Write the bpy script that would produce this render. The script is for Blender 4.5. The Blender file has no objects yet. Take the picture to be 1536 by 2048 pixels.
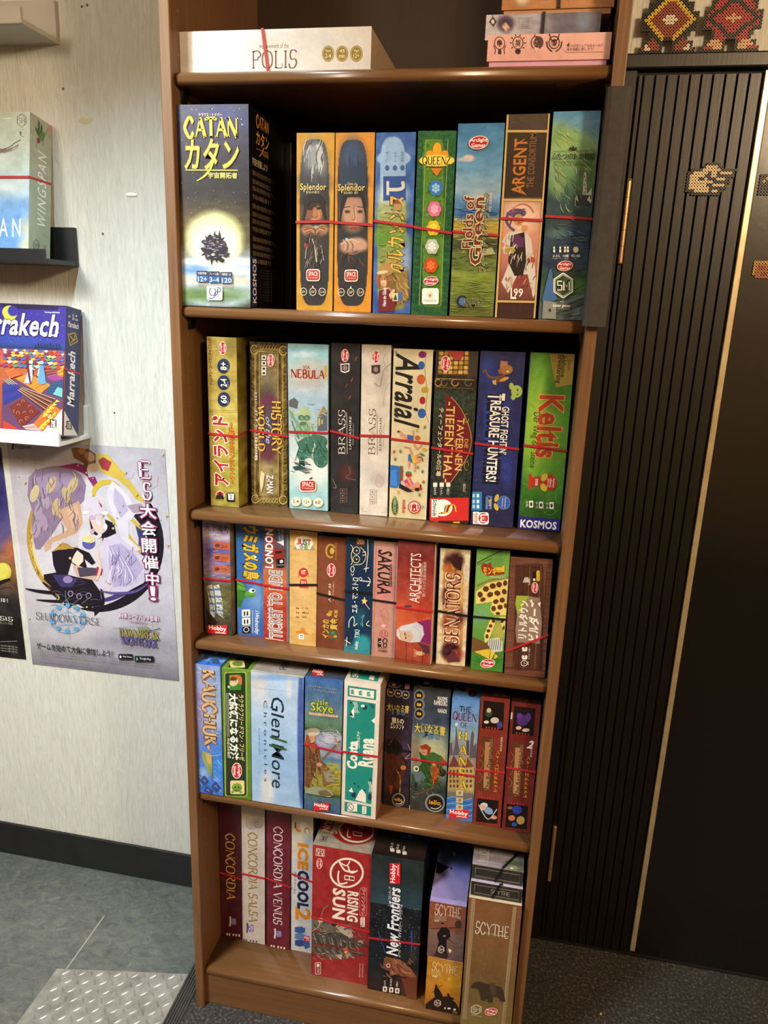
import bpy, bmesh, math, random
import numpy as np
from mathutils import Vector, Matrix, Euler
from mathutils.geometry import tessellate_polygon

R = math.radians
scene = bpy.context.scene
C = scene.collection
rng = np.random.RandomState(7)
random.seed(7)

# ------------------------------------------------------------------ camera
cam_d = bpy.data.cameras.new('camera')
cam = bpy.data.objects.new('camera', cam_d)
C.objects.link(cam)
scene.camera = cam
cam_d.sensor_fit = 'VERTICAL'
cam_d.sensor_height = 36.0
cam_d.lens = 1490.18 / 2048 * 36.0
cam_d.clip_start = 0.02
YAW, PITCH, ROLL = 0.1835, -0.2698, 0.0380
fw = Vector((-math.sin(YAW) * math.cos(PITCH), math.cos(YAW) * math.cos(PITCH), math.sin(PITCH)))
rt = Vector((math.cos(YAW), math.sin(YAW), 0))
up = rt.cross(fw)
rt2 = rt * math.cos(ROLL) + up * math.sin(ROLL)
up2 = up * math.cos(ROLL) - rt * math.sin(ROLL)
m = Matrix((rt2, up2, -fw)).transposed().to_4x4()
m.translation = Vector((0.5528, -1.1033, 1.3810))
cam.matrix_world = m

# ------------------------------------------------------------------ light and exposure
vs = scene.view_settings
vs.view_transform = 'Standard'; vs.look = 'None'; vs.exposure = 0.15; vs.gamma = 1.0
vs.use_curve_mapping = False
world = bpy.data.worlds.new('room_air'); scene.world = world
world.use_nodes = True
world.node_tree.nodes['Background'].inputs[0].default_value = (1.0, 0.78, 0.55, 1)
world.node_tree.nodes['Background'].inputs[1].default_value = 0.06

def lamp(name, kind, loc, energy, col, size=0.1, target=None, **kw):
    d = bpy.data.lights.new(name, kind); d.energy = energy; d.color = col
    if kind == 'AREA':
        d.shape = 'RECTANGLE'; d.size = size; d.size_y = kw.get('size_y', size)
    else:
        d.shadow_soft_size = size
    if kind == 'SPOT':
        d.spot_size = R(kw.get('angle', 90)); d.spot_blend = kw.get('blend', 0.5)
    o = bpy.data.objects.new(name, d); C.objects.link(o); o.location = loc
    if target is not None:
        o.rotation_euler = (Vector(target) - Vector(loc)).to_track_quat('-Z', 'Y').to_euler()
    return o
# the cool downlight above the left end of the shelf, and the warm lamps of the rest of the room
lamp('cool_downlight', 'SPOT', (-0.16, -0.24, 2.215), 62, (0.72, 0.92, 1.0), 0.018, (-0.16, -0.12, 0), angle=108, blend=1.0)
lamp('neutral_fill_spot', 'SPOT', (-0.7, -1.3, 2.34), 280, (0.90, 0.97, 1.0), 0.22, (-0.15, 0.3, 0.12), angle=70, blend=0.9)  # unseen fill spot added to brighten the lower left wall and boxes
lamp('warm_pendant_lamp', 'POINT', (1.65, -1.55, 2.15), 100, (1.0, 0.74, 0.46), 0.14)
lamp('warm_pendant_lamp', 'POINT', (-0.75, -1.45, 2.12), 34, (1.0, 0.84, 0.64), 0.16)

# ------------------------------------------------------------------ helpers
def lin(c):
    c = np.asarray(c, float)
    return np.where(c <= 0.04045, c / 12.92, ((c + 0.055) / 1.055) ** 2.4)
def hx(s):
    if not isinstance(s, str): return tuple(s)
    s = s.lstrip('#')
    if len(s) == 3: s = ''.join(ch * 2 for ch in s)
    return tuple(int(s[i:i + 2], 16) / 255 for i in (0, 2, 4))
def tag(o, label=None, cat=None, group=None, kind=None):
    if label: o['label'] = label
    if cat: o['category'] = cat
    if group: o['group'] = group
    if kind: o['kind'] = kind
    return o
def empty(name, loc=(0, 0, 0), rot=(0, 0, 0)):
    o = bpy.data.objects.new(name, None); C.objects.link(o)
    o.empty_display_size = 0.03; o.location = loc; o.rotation_euler = rot
    return o
def link(name, me, parent=None, mats=()):
    o = bpy.data.objects.new(name, me); C.objects.link(o)
    for mt in mats: me.materials.append(mt)
    if parent: o.parent = parent
    return o
def setcol(me, cols):
    a = me.color_attributes.new('Col', 'FLOAT_COLOR', 'POINT')
    cc = np.ones((len(me.vertices), 4), np.float32); cc[:, :3] = lin(cols)
    a.data.foreach_set('color', cc.ravel())
def bx(bm, x0, x1, y0, y1, z0, z1, bev=0.0, seg=2):
    r = bmesh.ops.create_cube(bm, size=1.0)
    vsx = r['verts']
    for v in vsx:
        v.co = Vector((x0 + (v.co.x + .5) * (x1 - x0), y0 + (v.co.y + .5) * (y1 - y0), z0 + (v.co.z + .5) * (z1 - z0)))
    if bev > 0:
        es = list({e for v in vsx for e in v.link_edges})
        bmesh.ops.bevel(bm, geom=es, offset=bev, segments=seg, affect='EDGES', profile=0.5)
def mk(name, bm, mat, parent=None, smooth=False):
    me = bpy.data.meshes.new(name); bm.to_mesh(me); bm.free()
    if smooth:
        me.polygons.foreach_set('use_smooth', [True] * len(me.polygons))
    return link(name, me, parent, [mat] if mat else [])
def box(name, x0, x1, y0, y1, z0, z1, mat, parent=None, bev=0.0, seg=2, smooth=False):
    bm = bmesh.new(); bx(bm, x0, x1, y0, y1, z0, z1, bev, seg)
    return mk(name, bm, mat, parent, smooth)
def prism(name, prof, axis, a0, a1, mat, parent=None, smooth=False):
    """extrude a closed 2D profile along an axis; prof in the other two coordinates (in x,y,z order)"""
    bm = bmesh.new()
    def P(p, a):
        l = list(p); l.insert(axis, a); return l
    A = [bm.verts.new(P(p, a0)) for p in prof]; B = [bm.verts.new(P(p, a1)) for p in prof]
    n = len(prof)
    for i in range(n): bm.faces.new((A[i], A[(i + 1) % n], B[(i + 1) % n], B[i]))
    bm.faces.new(A[::-1]); bm.faces.new(B)
    bmesh.ops.recalc_face_normals(bm, faces=bm.faces)
    o = mk(name, bm, mat, parent)
    if smooth:
        for p in o.data.polygons: p.use_smooth = len(p.vertices) == 4
    return o

# ------------------------------------------------------------------ materials
def mat(name, col=(.5, .5, .5), rough=.5, metal=0.0, spec=.5, coat=0.0):
    m = bpy.data.materials.new(name); m.use_nodes = True
    b = m.node_tree.nodes['Principled BSDF']
    b.inputs['Base Color'].default_value = (*lin(hx(col)), 1)
    b.inputs['Roughness'].default_value = rough; b.inputs['Metallic'].default_value = metal
    b.inputs['Specular IOR Level'].default_value = spec
    b.inputs['Coat Weight'].default_value = coat; b.inputs['Coat Roughness'].default_value = .16
    return m
def nd(m, t, **kw):
    n = m.node_tree.nodes.new(t)
    for k, v in kw.items():
        if k in n.inputs: n.inputs[k].default_value = v
        else: setattr(n, k, v)
    return n
def lk(m, a, ao, b, bi): m.node_tree.links.new(a.outputs[ao], b.inputs[bi])
def texmat(name, stops, rough=.5, scale=(1, 1, 1), nscale=5.0, detail=6.0, bump=0.0, bdist=.001, metal=0.0, spec=.5, distort=0.0, coat=0.0, rvar=0.0, nrough=.55, second=None):
    m = mat(name, stops[0][1], rough, metal, spec, coat)
    b = m.node_tree.nodes['Principled BSDF']
    tc = nd(m, 'ShaderNodeTexCoord'); mp = nd(m, 'ShaderNodeMapping')
    mp.inputs['Scale'].default_value = scale
    lk(m, tc, 'Object', mp, 'Vector')
    no = nd(m, 'ShaderNodeTexNoise', Scale=nscale, Detail=detail, Roughness=nrough, Distortion=distort)
    lk(m, mp, 'Vector', no, 'Vector')
    cr = nd(m, 'ShaderNodeValToRGB')
    el = cr.color_ramp.elements
    while len(el) < len(stops): el.new(0.5)
    for e, (p, c) in zip(el, stops): e.position = p; e.color = (*lin(hx(c)), 1)
    lk(m, no, 'Fac', cr, 'Fac')
    out = cr
    if second:
        n2 = nd(m, 'ShaderNodeTexNoise', Scale=second[0], Detail=3.0)
        lk(m, tc, 'Object', n2, 'Vector')
        c2 = nd(m, 'ShaderNodeValToRGB')
        c2.color_ramp.elements[0].position = .35; c2.color_ramp.elements[0].color = (*[1 - second[1]] * 3, 1)
        c2.color_ramp.elements[1].position = .65; c2.color_ramp.elements[1].color = (1, 1, 1, 1)
        lk(m, n2, 'Fac', c2, 'Fac')
        mx = nd(m, 'ShaderNodeMixRGB', blend_type='MULTIPLY'); mx.inputs[0].default_value = 1
        lk(m, cr, 'Color', mx, 1); lk(m, c2, 'Color', mx, 2); out = mx
    lk(m, out, 'Color', b, 'Base Color')
    if bump > 0:
        bp = nd(m, 'ShaderNodeBump', Strength=bump, Distance=bdist)
        lk(m, no, 'Fac', bp, 'Height'); lk(m, bp, 'Normal', b, 'Normal')
    return m
M = {}
WOODV = [(.25, '#5b3e26'), (.5, '#6d4b2d'), (.8, '#7e5a38')]
M['wood_v'] = texmat('walnut_grain_upright', WOODV, .42, (60, 60, 2.2), 3.0, 5, .15, .0006)
M['wood_h'] = texmat('walnut_grain_lengthwise', [(.3, '#654527'), (.5, '#6d4b2d'), (.75, '#765233')], .30, (2.2, 60, 60), 3.0, 5, .04, .0004, coat=.4)
M['wood_back'] = texmat('walnut_back_panel', [(.3, '#2c1d11'), (.7, '#352416')], .6, (40, 40, 2), 3.0, 4)
M['paper'] = texmat('wrinkled_wallpaper', [(.25, '#c0bfb5'), (.45, '#cecec5'), (.7, '#d6d6ce')], .6, (40, 40, 5.5), 3.0, 5, .75, .0035, distort=1.6)
M['base'] = texmat('black_vinyl_baseboard', [(.3, '#121315'), (.8, '#1d1e20')], .45, (1, 1, 1), 30, 4, .1, .0005)
M['vinyl'] = texmat('grey_stone_vinyl', [(.28, '#3c3e3e'), (.45, '#565a58'), (.58, '#666962'), (.75, '#83867a')], .42, (1, 1.4, 1), 38, 12, .08, .0006, distort=.9, nrough=.78, second=(3.2, .18))
M['carpet'] = texmat('mottled_carpet', [(.32, '#171616'), (.45, '#292726'), (.55, '#393734'), (.68, '#6a6863')], .95, (1, 1, 1), 160, 4, .8, .003, nrough=.7, second=(7, .25))
M['ceil'] = mat('ceiling_paint', '#c9bda6', .8)
M['backwall'] = texmat('room_wall_paint', [(.3, '#8f7f68'), (.7, '#a08e74')], .8, (1, 1, 1), 4, 3)
M['ledge_w'] = mat('white_painted_ledge', '#dcdedd', .4)
M['ledge_g'] = mat('grey_white_ledge', '#b8b5ad', .45)
M['ledge_k'] = mat('black_painted_ledge', '#17191c', .4)
M['foam'] = texmat('grey_foam', [(.3, '#2f2c2a'), (.7, '#3a3633')], .8, (1, 1, 1), 120, 3, .15, .0006)
M['plastic_k'] = mat('black_plastic', '#15110f', .35)
M['pin'] = mat('pale_hole_rim', '#8d7a62', .5)
M['band_red'] = mat('red_rubber', '#ae1f29', .45)
M['band_black'] = mat('black_rubber', '#101012', .5)
M['door'] = texmat('black_painted_wood', [(.3, '#0d0b09'), (.75, '#15120f')], .36, (50, 50, 3), 5, 6, .2, .0006, coat=0.0)
M['door_gloss'] = texmat('black_gloss_panel', [(.3, '#0c0b0a'), (.8, '#100f0e')], .24, (1, 1, 1), 90, 5, .12, .0009, coat=.9)
M['groove'] = mat('groove_black', '#050404', .7)
M['brass'] = texmat('aged_brass', [(.3, '#a8865a'), (.7, '#c09c74')], .36, (1, 1, 1), 60, 4, metal=.6)
M['strip'] = texmat('pale_metal_strip', [(.3, '#d8c8a0'), (.7, '#f2e6c6')], .26, (1, 1, 1), 30, 5, .2, .0005, metal=.62)
M['trimwood'] = texmat('bare_wood_edge', [(.3, '#8d7350'), (.7, '#a88d66')], .6, (40, 40, 2), 3, 4)
M['plate'] = texmat('worn_tread_plate', [(.25, '#6c6862'), (.5, '#94918b'), (.75, '#b0aea8')], .36, (1, 1, 1), 22, 8, .1, .0004, metal=.35, nrough=.7)
M['rubber'] = texmat('dark_ribbed_rubber', [(.3, '#2a2a28'), (.7, '#3c3a36')], .6, (1, 1, 1), 40, 4)
M['nail'] = mat('dark_nail', '#5b4a3a', .4, .5)
M['putty'] = mat('white_putty', '#e8e8e2', .7)
M['fluff'] = mat('yellow_fluff', '#a8935a', .9)

def attrmat(name, rough, bump=.0, spec=.5, coat=0.0):
    m = mat(name, '#808080', rough, 0, spec, coat)
    b = m.node_tree.nodes['Principled BSDF']
    a = nd(m, 'ShaderNodeAttribute', attribute_name='Col')
    no = nd(m, 'ShaderNodeTexNoise', Scale=35.0, Detail=4.0)
    tc = nd(m, 'ShaderNodeTexCoord'); lk(m, tc, 'Object', no, 'Vector')
    cr = nd(m, 'ShaderNodeValToRGB')
    cr.color_ramp.elements[0].position = .3; cr.color_ramp.elements[0].color = (.88, .88, .88, 1)
    cr.color_ramp.elements[1].position = .6; cr.color_ramp.elements[1].color = (1, 1, 1, 1)
    lk(m, no, 'Fac', cr, 'Fac')
    mx = nd(m, 'ShaderNodeMixRGB', blend_type='MULTIPLY'); mx.inputs[0].default_value = 1
    lk(m, a, 'Color', mx, 1); lk(m, cr, 'Color', mx, 2); lk(m, mx, 'Color', b, 'Base Color')
    return m
M['card'] = attrmat('printed_card', .38)
M['paperprint'] = attrmat('printed_poster_paper', .42)
M['bead'] = attrmat('fused_plastic_beads', .4)

# ------------------------------------------------------------------ print engine: flat printed artwork as fine coloured relief on real faces
SER = {
 'A': (8, '-0048 4880 -2363'), 'B': (7.5, '1018 184866553414 4454725010'), 'C': (8, '7658380503305072'),
 'D': (8, '1018 184876724010'), 'E': (7, '1018 -1868 -6867 -1454 -1060 -6062'), 'F': (7, '1018 -1868 -6867 -1454'),
 'G': (8, '7658380503305071 7174'), 'H': (8.4, '1018 7078 -1474'), 'I': (2.4, '1018'), 'J': (5, '4842312001'),
 'K': (8, '1018 -1368 3470'), 'L': (6.6, '1018 -1060 -6062'), 'M': (10, '-1018 1851 -5198 9890'), 'N': (8.6, '-1018 1880 -8088'),
 'O': (8.6, '481704114071847748'), 'P': (7, '1018 185876554414'), 'Q': (8.6, '481704114071847748 5380'),
 'R': (8, '1018 185876554414 4480'), 'S': (6.6, '6758281624546240201002'), 'T': (7.6, '4048 -0888 0807 8887'),
 'U': (8, '181230507278'), 'V': (8, '0840 -4088'), 'W': (11, '0830 -3058 5880 -80A8'), 'X': (8, '0880 -0088'),
 'Y': (8, '0844 -4488 4440'), 'Z': (7, '-0868 -0070 7800'), ' ': (3.6, ''), '.': (2, '0001'), '2': (6, '06285866624100 -0060'), 'Ï': (2.4, '1018'),
}
def _pt(a): return (int(a[0], 16), int(a[1], 16))
def _spline(P):
    if len(P) == 2: return P
    closed = P[0] == P[-1]
    out = []
    n = len(P)
    for i in range(n - 1):
        p0 = P[i - 1] if i > 0 else (P[-2] if closed else P[0])
        p1, p2 = P[i], P[i + 1]
        p3 = P[i + 2] if i + 2 < n else (P[1] if closed else P[-1])
        for k in range(4):
            t = k / 4
            out.append(tuple(.5 * (2 * p1[j] + (p2[j] - p0[j]) * t + (2 * p0[j] - 5 * p1[j] + 4 * p2[j] - p3[j]) * t * t + (3 * p1[j] - p0[j] - 3 * p2[j] + p3[j]) * t ** 3) for j in (0, 1)))
    out.append(P[-1])
    return out
def strip_quads(P, wf):
    """polyline to a mitred strip; wf(dx, dy) gives half width"""
    V, F = [], []
    n = len(P)
    for i, p in enumerate(P):
        a = P[max(i - 1, 0)]; b = P[min(i + 1, n - 1)]
        dx, dy = b[0] - a[0], b[1] - a[1]; L = math.hypot(dx, dy) or 1
        h = wf(dx / L, dy / L)
        V += [(p[0] - dy / L * h, p[1] + dx / L * h), (p[0] + dy / L * h, p[1] - dx / L * h)]
        if i: k = 2 * i; F.append((k - 2, k - 1, k + 1, k))
    return V, F
_tc = {}
def serif_mesh(s, bold=0.0):
    key = ('S', s, bold)
    if key in _tc: return _tc[key]
    V, F = [], []; x = 0
    T, t = .62 + bold, .24 + bold * .5
    for ch in s:
        w, d = SER.get(ch, SER['I'])
        for st in d.split():
            thin = st[0] == '-'; st = st.lstrip('-')
            P = [_pt(st[i:i + 2]) for i in range(0, len(st), 2)]
            two = len(P) == 2
            Q = _spline([(float(a), float(b)) for a, b in P])
            wf = (lambda dx, dy: t) if thin else (lambda dx, dy: t + (T - t) * min(1, abs(dy) * 1.15) ** 1.3)
            v, f = strip_quads(Q, wf)
            k = len(V); V += [(a + x, b) for a, b in v]; F += [tuple(i + k for i in q) for q in f]
            if two and P[0][1] != P[1][1] and abs(P[0][1] - P[1][1]) > 3:
                for q in P:
                    if q[1] not in (0, 8): continue
                    if ch == 'A' and q[1] == 8 or ch in 'VW' and q[1] == 0 or ch == 'M' and q[1] == 1: continue
                    y0, y1 = (0, .42) if q[1] == 0 else (7.58, 8)
                    k = len(V); a = q[0] + x
                    V += [(a - 1.15, y0), (a + 1.15, y0), (a + 1.15, y1), (a - 1.15, y1)]; F.append((k, k + 1, k + 2, k + 3))
        x += w + 1.2
    V = np.array(V); lo = np.array([V[:, 0].min(), 0.0]); hi = np.array([V[:, 0].max(), 8.0])
    _tc[key] = ((V - lo) / (hi - lo), F); return _tc[key]
def text_mesh(s, off=0.0, sh=0.0, sp=1.0):
    key = (s, off, sh, sp)
    if key in _tc: return _tc[key]
    base = None
    if off != 0: base = text_mesh(s, 0.0, sh, sp)[2]
    c = bpy.data.curves.new('t', 'FONT'); c.body = s; c.resolution_u = 2; c.offset = off; c.shear = sh; c.space_character = sp
    o = bpy.data.objects.new('t', c); me = o.to_mesh()
    n = len(me.vertices); V = np.zeros(n * 3, np.float32); me.vertices.foreach_get('co', V); V = V.reshape(-1, 3)[:, :2].astype(float)
    F = [tuple(p.vertices) for p in me.polygons]
    o.to_mesh_clear(); bpy.data.objects.remove(o); bpy.data.curves.remove(c)
    if base is None: base = (V.min(0), V.max(0) + 1e-6) if n else (np.zeros(2), np.ones(2))
    r = ((V - base[0]) / (base[1] - base[0]) if n else V, F, base)
    _tc[key] = r; return r

class Face:
    """A printed face: sheet coordinates are given by four corner marks (tl, tr, bl, br)."""
    def __init__(s, parent, org, U, V, n, W, H, marks, res=.0011, name='printed_artwork', mat_='card', wob=None):
        s.parent, s.o, s.U, s.V, s.nn, s.W, s.H = parent, np.array(org, float), np.array(U, float), np.array(V, float), np.array(n, float), W, H
        (s.x0, s.y0), (s.x1, s.y1), (s.x2, s.y2), (s.x3, s.y3) = marks
        s.name, s.mat_, s.wob = name, mat_, wob
        s.pw = ((s.x1 - s.x0) + (s.x3 - s.x2)) / 2; s.ph = ((s.y2 - s.y0) + (s.y3 - s.y1)) / 2
        s.nx, s.ny = max(2, int(W / res)), max(2, int(H / res))
        u, v = np.meshgrid(np.linspace(0, 1, s.nx + 1), np.linspace(0, 1, s.ny + 1))
        s.u, s.v = u, v
        xl = s.x0 + (s.x2 - s.x0) * v; xr = s.x1 + (s.x3 - s.x1) * v
        s.gx = xl + (xr - xl) * u
        yt = s.y0 + (s.y1 - s.y0) * u; yb = s.y2 + (s.y3 - s.y2) * u
        s.gy = yt + (yb - yt) * v
        s.col = np.full(u.shape + (3,), .5)
        s.VV, s.FF, s.CC, s.k = [], [], [], 0
        s.TV, s.TF, s.TC = [], [], []
    def uv(s, x, y):
        v = (y - s.y0) / (s.y2 - s.y0); u = .5
        for _ in range(3):
            yt = s.y0 + (s.y1 - s.y0) * u; yb = s.y2 + (s.y3 - s.y2) * u
            v = (y - yt) / (yb - yt)
            xl = s.x0 + (s.x2 - s.x0) * v; xr = s.x1 + (s.x3 - s.x1) * v
            u = (x - xl) / (xr - xl)
        return u, v
    # --- soft painting into the fine grid
    def g(s, stops, axis='v'):
        t = s.v if axis == 'v' else s.u
        ps = [p for p, _ in stops]; cs = np.array([hx(c) for _, c in stops])
        for i in range(3): s.col[..., i] = np.interp(t, ps, cs[:, i])
        return s
    def noise(s, cw, ch, seed=0):
        r = np.random.RandomState(seed + 11); gw = max(2, int(s.pw / cw) + 2); gh = max(2, int(s.ph / ch) + 2)
        q = r.rand(gh + 1, gw + 1)
        X = s.u * (gw - 1); Y = s.v * (gh - 1); i = X.astype(int); j = Y.astype(int); a = X - i; b = Y - j
        a = a * a * (3 - 2 * a); b = b * b * (3 - 2 * b)
        return (q[j, i] * (1 - a) + q[j, i + 1] * a) * (1 - b) + (q[j + 1, i] * (1 - a) + q[j + 1, i + 1] * a) * b - .5
    def n(s, amp, cw=20, ch=20, seed=0, col=None):
        f = s.noise(cw, ch, seed) + .5 * s.noise(cw / 2.1, ch / 2.1, seed + 1)
        if col is None: s.col = s.col + (f * amp)[..., None]
        else:
            m = np.clip((f + amp - .5) * 4, 0, 1)[..., None]; s.col = s.col * (1 - m) + np.array(hx(col)) * m
        return s
    def b(s, cx, cy, rx, ry, col, soft=.5, a=1.0, n=2, rot=0):
        dx, dy = s.gx - cx, s.gy - cy
        if rot:
            c_, s_ = math.cos(R(rot)), math.sin(R(rot)); dx, dy = dx * c_ + dy * s_, -dx * s_ + dy * c_
        d = (np.abs(dx / rx) ** n + np.abs(dy / ry) ** n) ** (1 / n)
        m = (np.clip((1 + soft / 2 - d) / max(soft, 1e-3), 0, 1) * a)[..., None]
        s.col = s.col * (1 - m) + np.array(hx(col)) * m
        return s
    # --- crisp shapes, each a hair proud of the last
    def _add(s, V2, F, col, text=False):
        s.k += 1
        V2 = [(min(max(u, .003), .997), min(max(v, .002), .998)) for u, v in V2]
        z = .00034 + s.k * .000014
        P = [s.o + s.U * (u * s.W) + s.V * (v * s.H) + s.nn * (z + (s.wob(u, v) if s.wob else 0)) for u, v in V2]
        VV, FF, CC = (s.TV, s.TF, s.TC) if text else (s.VV, s.FF, s.CC)
        k = len(VV); VV += P; FF += [tuple(i + k for i in f) for f in F]
        c = hx(col) if not isinstance(col, list) else None
        if c: CC += [c] * len(P)
        else:
            a, b_ = np.array(hx(col[0])), np.array(hx(col[1])); vs_ = [q[1] for q in V2]; lo, hi = min(vs_), max(vs_)
            CC += [tuple(a + (b_ - a) * ((q[1] - lo) / (hi - lo + 1e-9))) for q in V2]
        return s
    def p(s, pts, col):
        if isinstance(pts, str):
            q = [float(a) for a in pts.replace(',', ' ').split()]; pts = list(zip(q[::2], q[1::2]))
        V2 = [s.uv(*p) for p in pts]
        return s._add(V2, [tuple(t) for t in tessellate_polygon([[Vector((a, b, 0)) for a, b in V2]])], col)
    def r(s, x0, y0, x1, y1, col): return s.p([(x0, y0), (x1, y0), (x1, y1), (x0, y1)], col)
    def rr(s, x0, y0, x1, y1, col, rad=8):
        q = []
        for cx, cy, a0 in ((x1 - rad, y1 - rad, 0), (x0 + rad, y1 - rad, 90), (x0 + rad, y0 + rad, 180), (x1 - rad, y0 + rad, 270)):
            q += [(cx + rad * math.cos(R(a0 + t)), cy + rad * math.sin(R(a0 + t))) for t in (0, 30, 60, 90)]
        return s.p(q, col)
    def e(s, cx, cy, rx, ry, col, rot=0, n=18):
        c_, s_ = math.cos(R(rot)), math.sin(R(rot))
        return s.p([(cx + rx * math.cos(t) * c_ - ry * math.sin(t) * s_, cy + rx * math.cos(t) * s_ + ry * math.sin(t) * c_) for t in [2 * math.pi * i / n for i in range(n)]], col)
    def k_(s, cx, cy, rx, ry, w, col, a0=0, a1=360, n=24):
        P = [(cx + rx * math.cos(R(a0 + (a1 - a0) * i / n)), cy + ry * math.sin(R(a0 + (a1 - a0) * i / n))) for i in range(n + 1)]
        return s.l(P, w, col)
    def l(s, pts, w, col, sm=False, taper=False):
        if isinstance(pts, str):
            q = [float(a) for a in pts.replace(',', ' ').split()]; pts = list(zip(q[::2], q[1::2]))
        if sm: pts = _spline(pts)
        n = len(pts)
        V, F = strip_quads(pts, lambda a, b: w / 2)
        if taper:
            V2 = []
            for i, p in enumerate(pts):
                f = math.sin(math.pi * (i + .3) / (n - .4)) ** .7
                for q in V[2 * i:2 * i + 2]: V2.append((p[0] + (q[0] - p[0]) * f, p[1] + (q[1] - p[1]) * f))
            V = V2
        return s._add([s.uv(*p) for p in V], F, col)
    def _txt(s, VF, x0, y0, x1, y1, col, d, grow=0):
        V, F = VF[0], VF[1]
        if not len(V): return s
        w, h = x1 - x0, y1 - y0
        if d == 'd': Q = [(x0 + b * w, y0 + a * h) for a, b in V]
        elif d == 'u': Q = [(x1 - b * w, y1 - a * h) for a, b in V]
        elif d == 'r': Q = [(x1 - a * w, y0 + b * h) for a, b in V]
        else: Q = [(x0 + a * w, y1 - b * h) for a, b in V]
        # sheet centre maps through the corner marks; slant follows the face
        cx, cy = (x0 + x1) / 2, (y0 + y1) / 2; cu, cv = s.uv(cx, cy)
        V2 = [(cu + (a - cx) / s.pw, cv + (b - cy) / s.ph) for a, b in Q]
        return s._add(V2, F, col, True)
    def t(s, txt, x0, y0, x1, y1, col, d='', o=None, ow=.04, bold=0.0, sh=0.0, sp=1.0):
        bold *= .45; ow *= .8; sp = max(sp, 1.0)
        if o or bold > .02: sp += .05
        if bold > .035: sp += .03
        if o: s._txt(text_mesh(txt, ow + bold, sh, sp), x0, y0, x1, y1, o, d)
        return s._txt(text_mesh(txt, bold, sh, sp), x0, y0, x1, y1, col, d)
    def s_(s, txt, x0, y0, x1, y1, col, d='', o=None, ow=.5, bold=0.0):
        if o: s._txt(serif_mesh(txt, bold + ow), x0, y0, x1, y1, o, d)
        return s._txt(serif_mesh(txt, bold), x0, y0, x1, y1, col, d)
    def done(s, grid=True):
        par = s.parent
        V, F, Cc = [], [], []
        if grid:
            P = s.o + s.u[..., None] * s.W * s.U + s.v[..., None] * s.H * s.V
            off = .00030 + (np.vectorize(s.wob)(s.u, s.v) if s.wob else 0 * s.u)
            P = (P + off[..., None] * s.nn).reshape(-1, 3)
            s.n(.035, 9, 9, 77); s.n(.02, 5, 7, 78)
            V = P.tolist(); Cc = np.clip(s.col, 0.004, 1).reshape(-1, 3).tolist()
            a = np.arange(s.ny * (s.nx + 1)).reshape(s.ny, s.nx + 1)[:, :-1].ravel(); w = s.nx + 1
            F = np.stack([a, a + w, a + w + 1, a + 1], 1).tolist()
        k = len(V); V += [list(q) for q in s.VV]; F += [[i + k for i in f] for f in s.FF]; Cc += [list(c) for c in s.CC]
        k = len(V); V += [list(q) for q in s.TV]; F += [[i + k for i in f] for f in s.TF]; Cc += [list(c) for c in s.TC]
        s._mesh(s.name, V, F, Cc, par)
    def _mesh(s, name, V, F, Cc, par):
        me = bpy.data.meshes.new(name); me.from_pydata([tuple(q) for q in V], [], [tuple(f) for f in F]); setcol(me, np.array(Cc))
        return link(name, me, par, [M[s.mat_]])

# ------------------------------------------------------------------ the setting
WY, ZL = 0.365, -0.065          # back wall plane, lower grey floor on the left
def struct(o): o['kind'] = 'structure'; return o
struct(box('wall_back', -2.4, 0.655, WY, WY + .08, ZL, 2.4, M['paper']))
struct(box('wall_right', 0.655, 2.4, .352, .43, 0, 2.4, M['paper']))
struct(box('wall_left', -2.48, -2.4, -3.2, WY, ZL, 2.4, M['backwall']))
struct(box('wall_front', -2.4, 2.4, -3.28, -3.2, ZL, 2.4, M['backwall']))
struct(box('wall_side', 2.4, 2.48, -3.2, .35, 0, 2.4, M['backwall']))
struct(box('ceiling', -2.4, 2.4, -3.2, .43, 2.4, 2.46, M['ceil']))
struct(box('floor', -.014, 2.4, -3.2, .352, -.08, 0, M['carpet']))
struct(box('floor', -2.4, -.048, -3.2, WY, ZL - .05, ZL, M['vinyl']))
struct(box('baseboard_left', -2.4, -.05, WY - .008, WY, ZL, .03, M['base'], bev=.002))
struct(box('trim_1', -.345, -.342, .072, .225, ZL, ZL + .0006, mat('pale_floor_strip', '#96988f', .5)))  # thin pale strip lying along the grey floor

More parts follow.
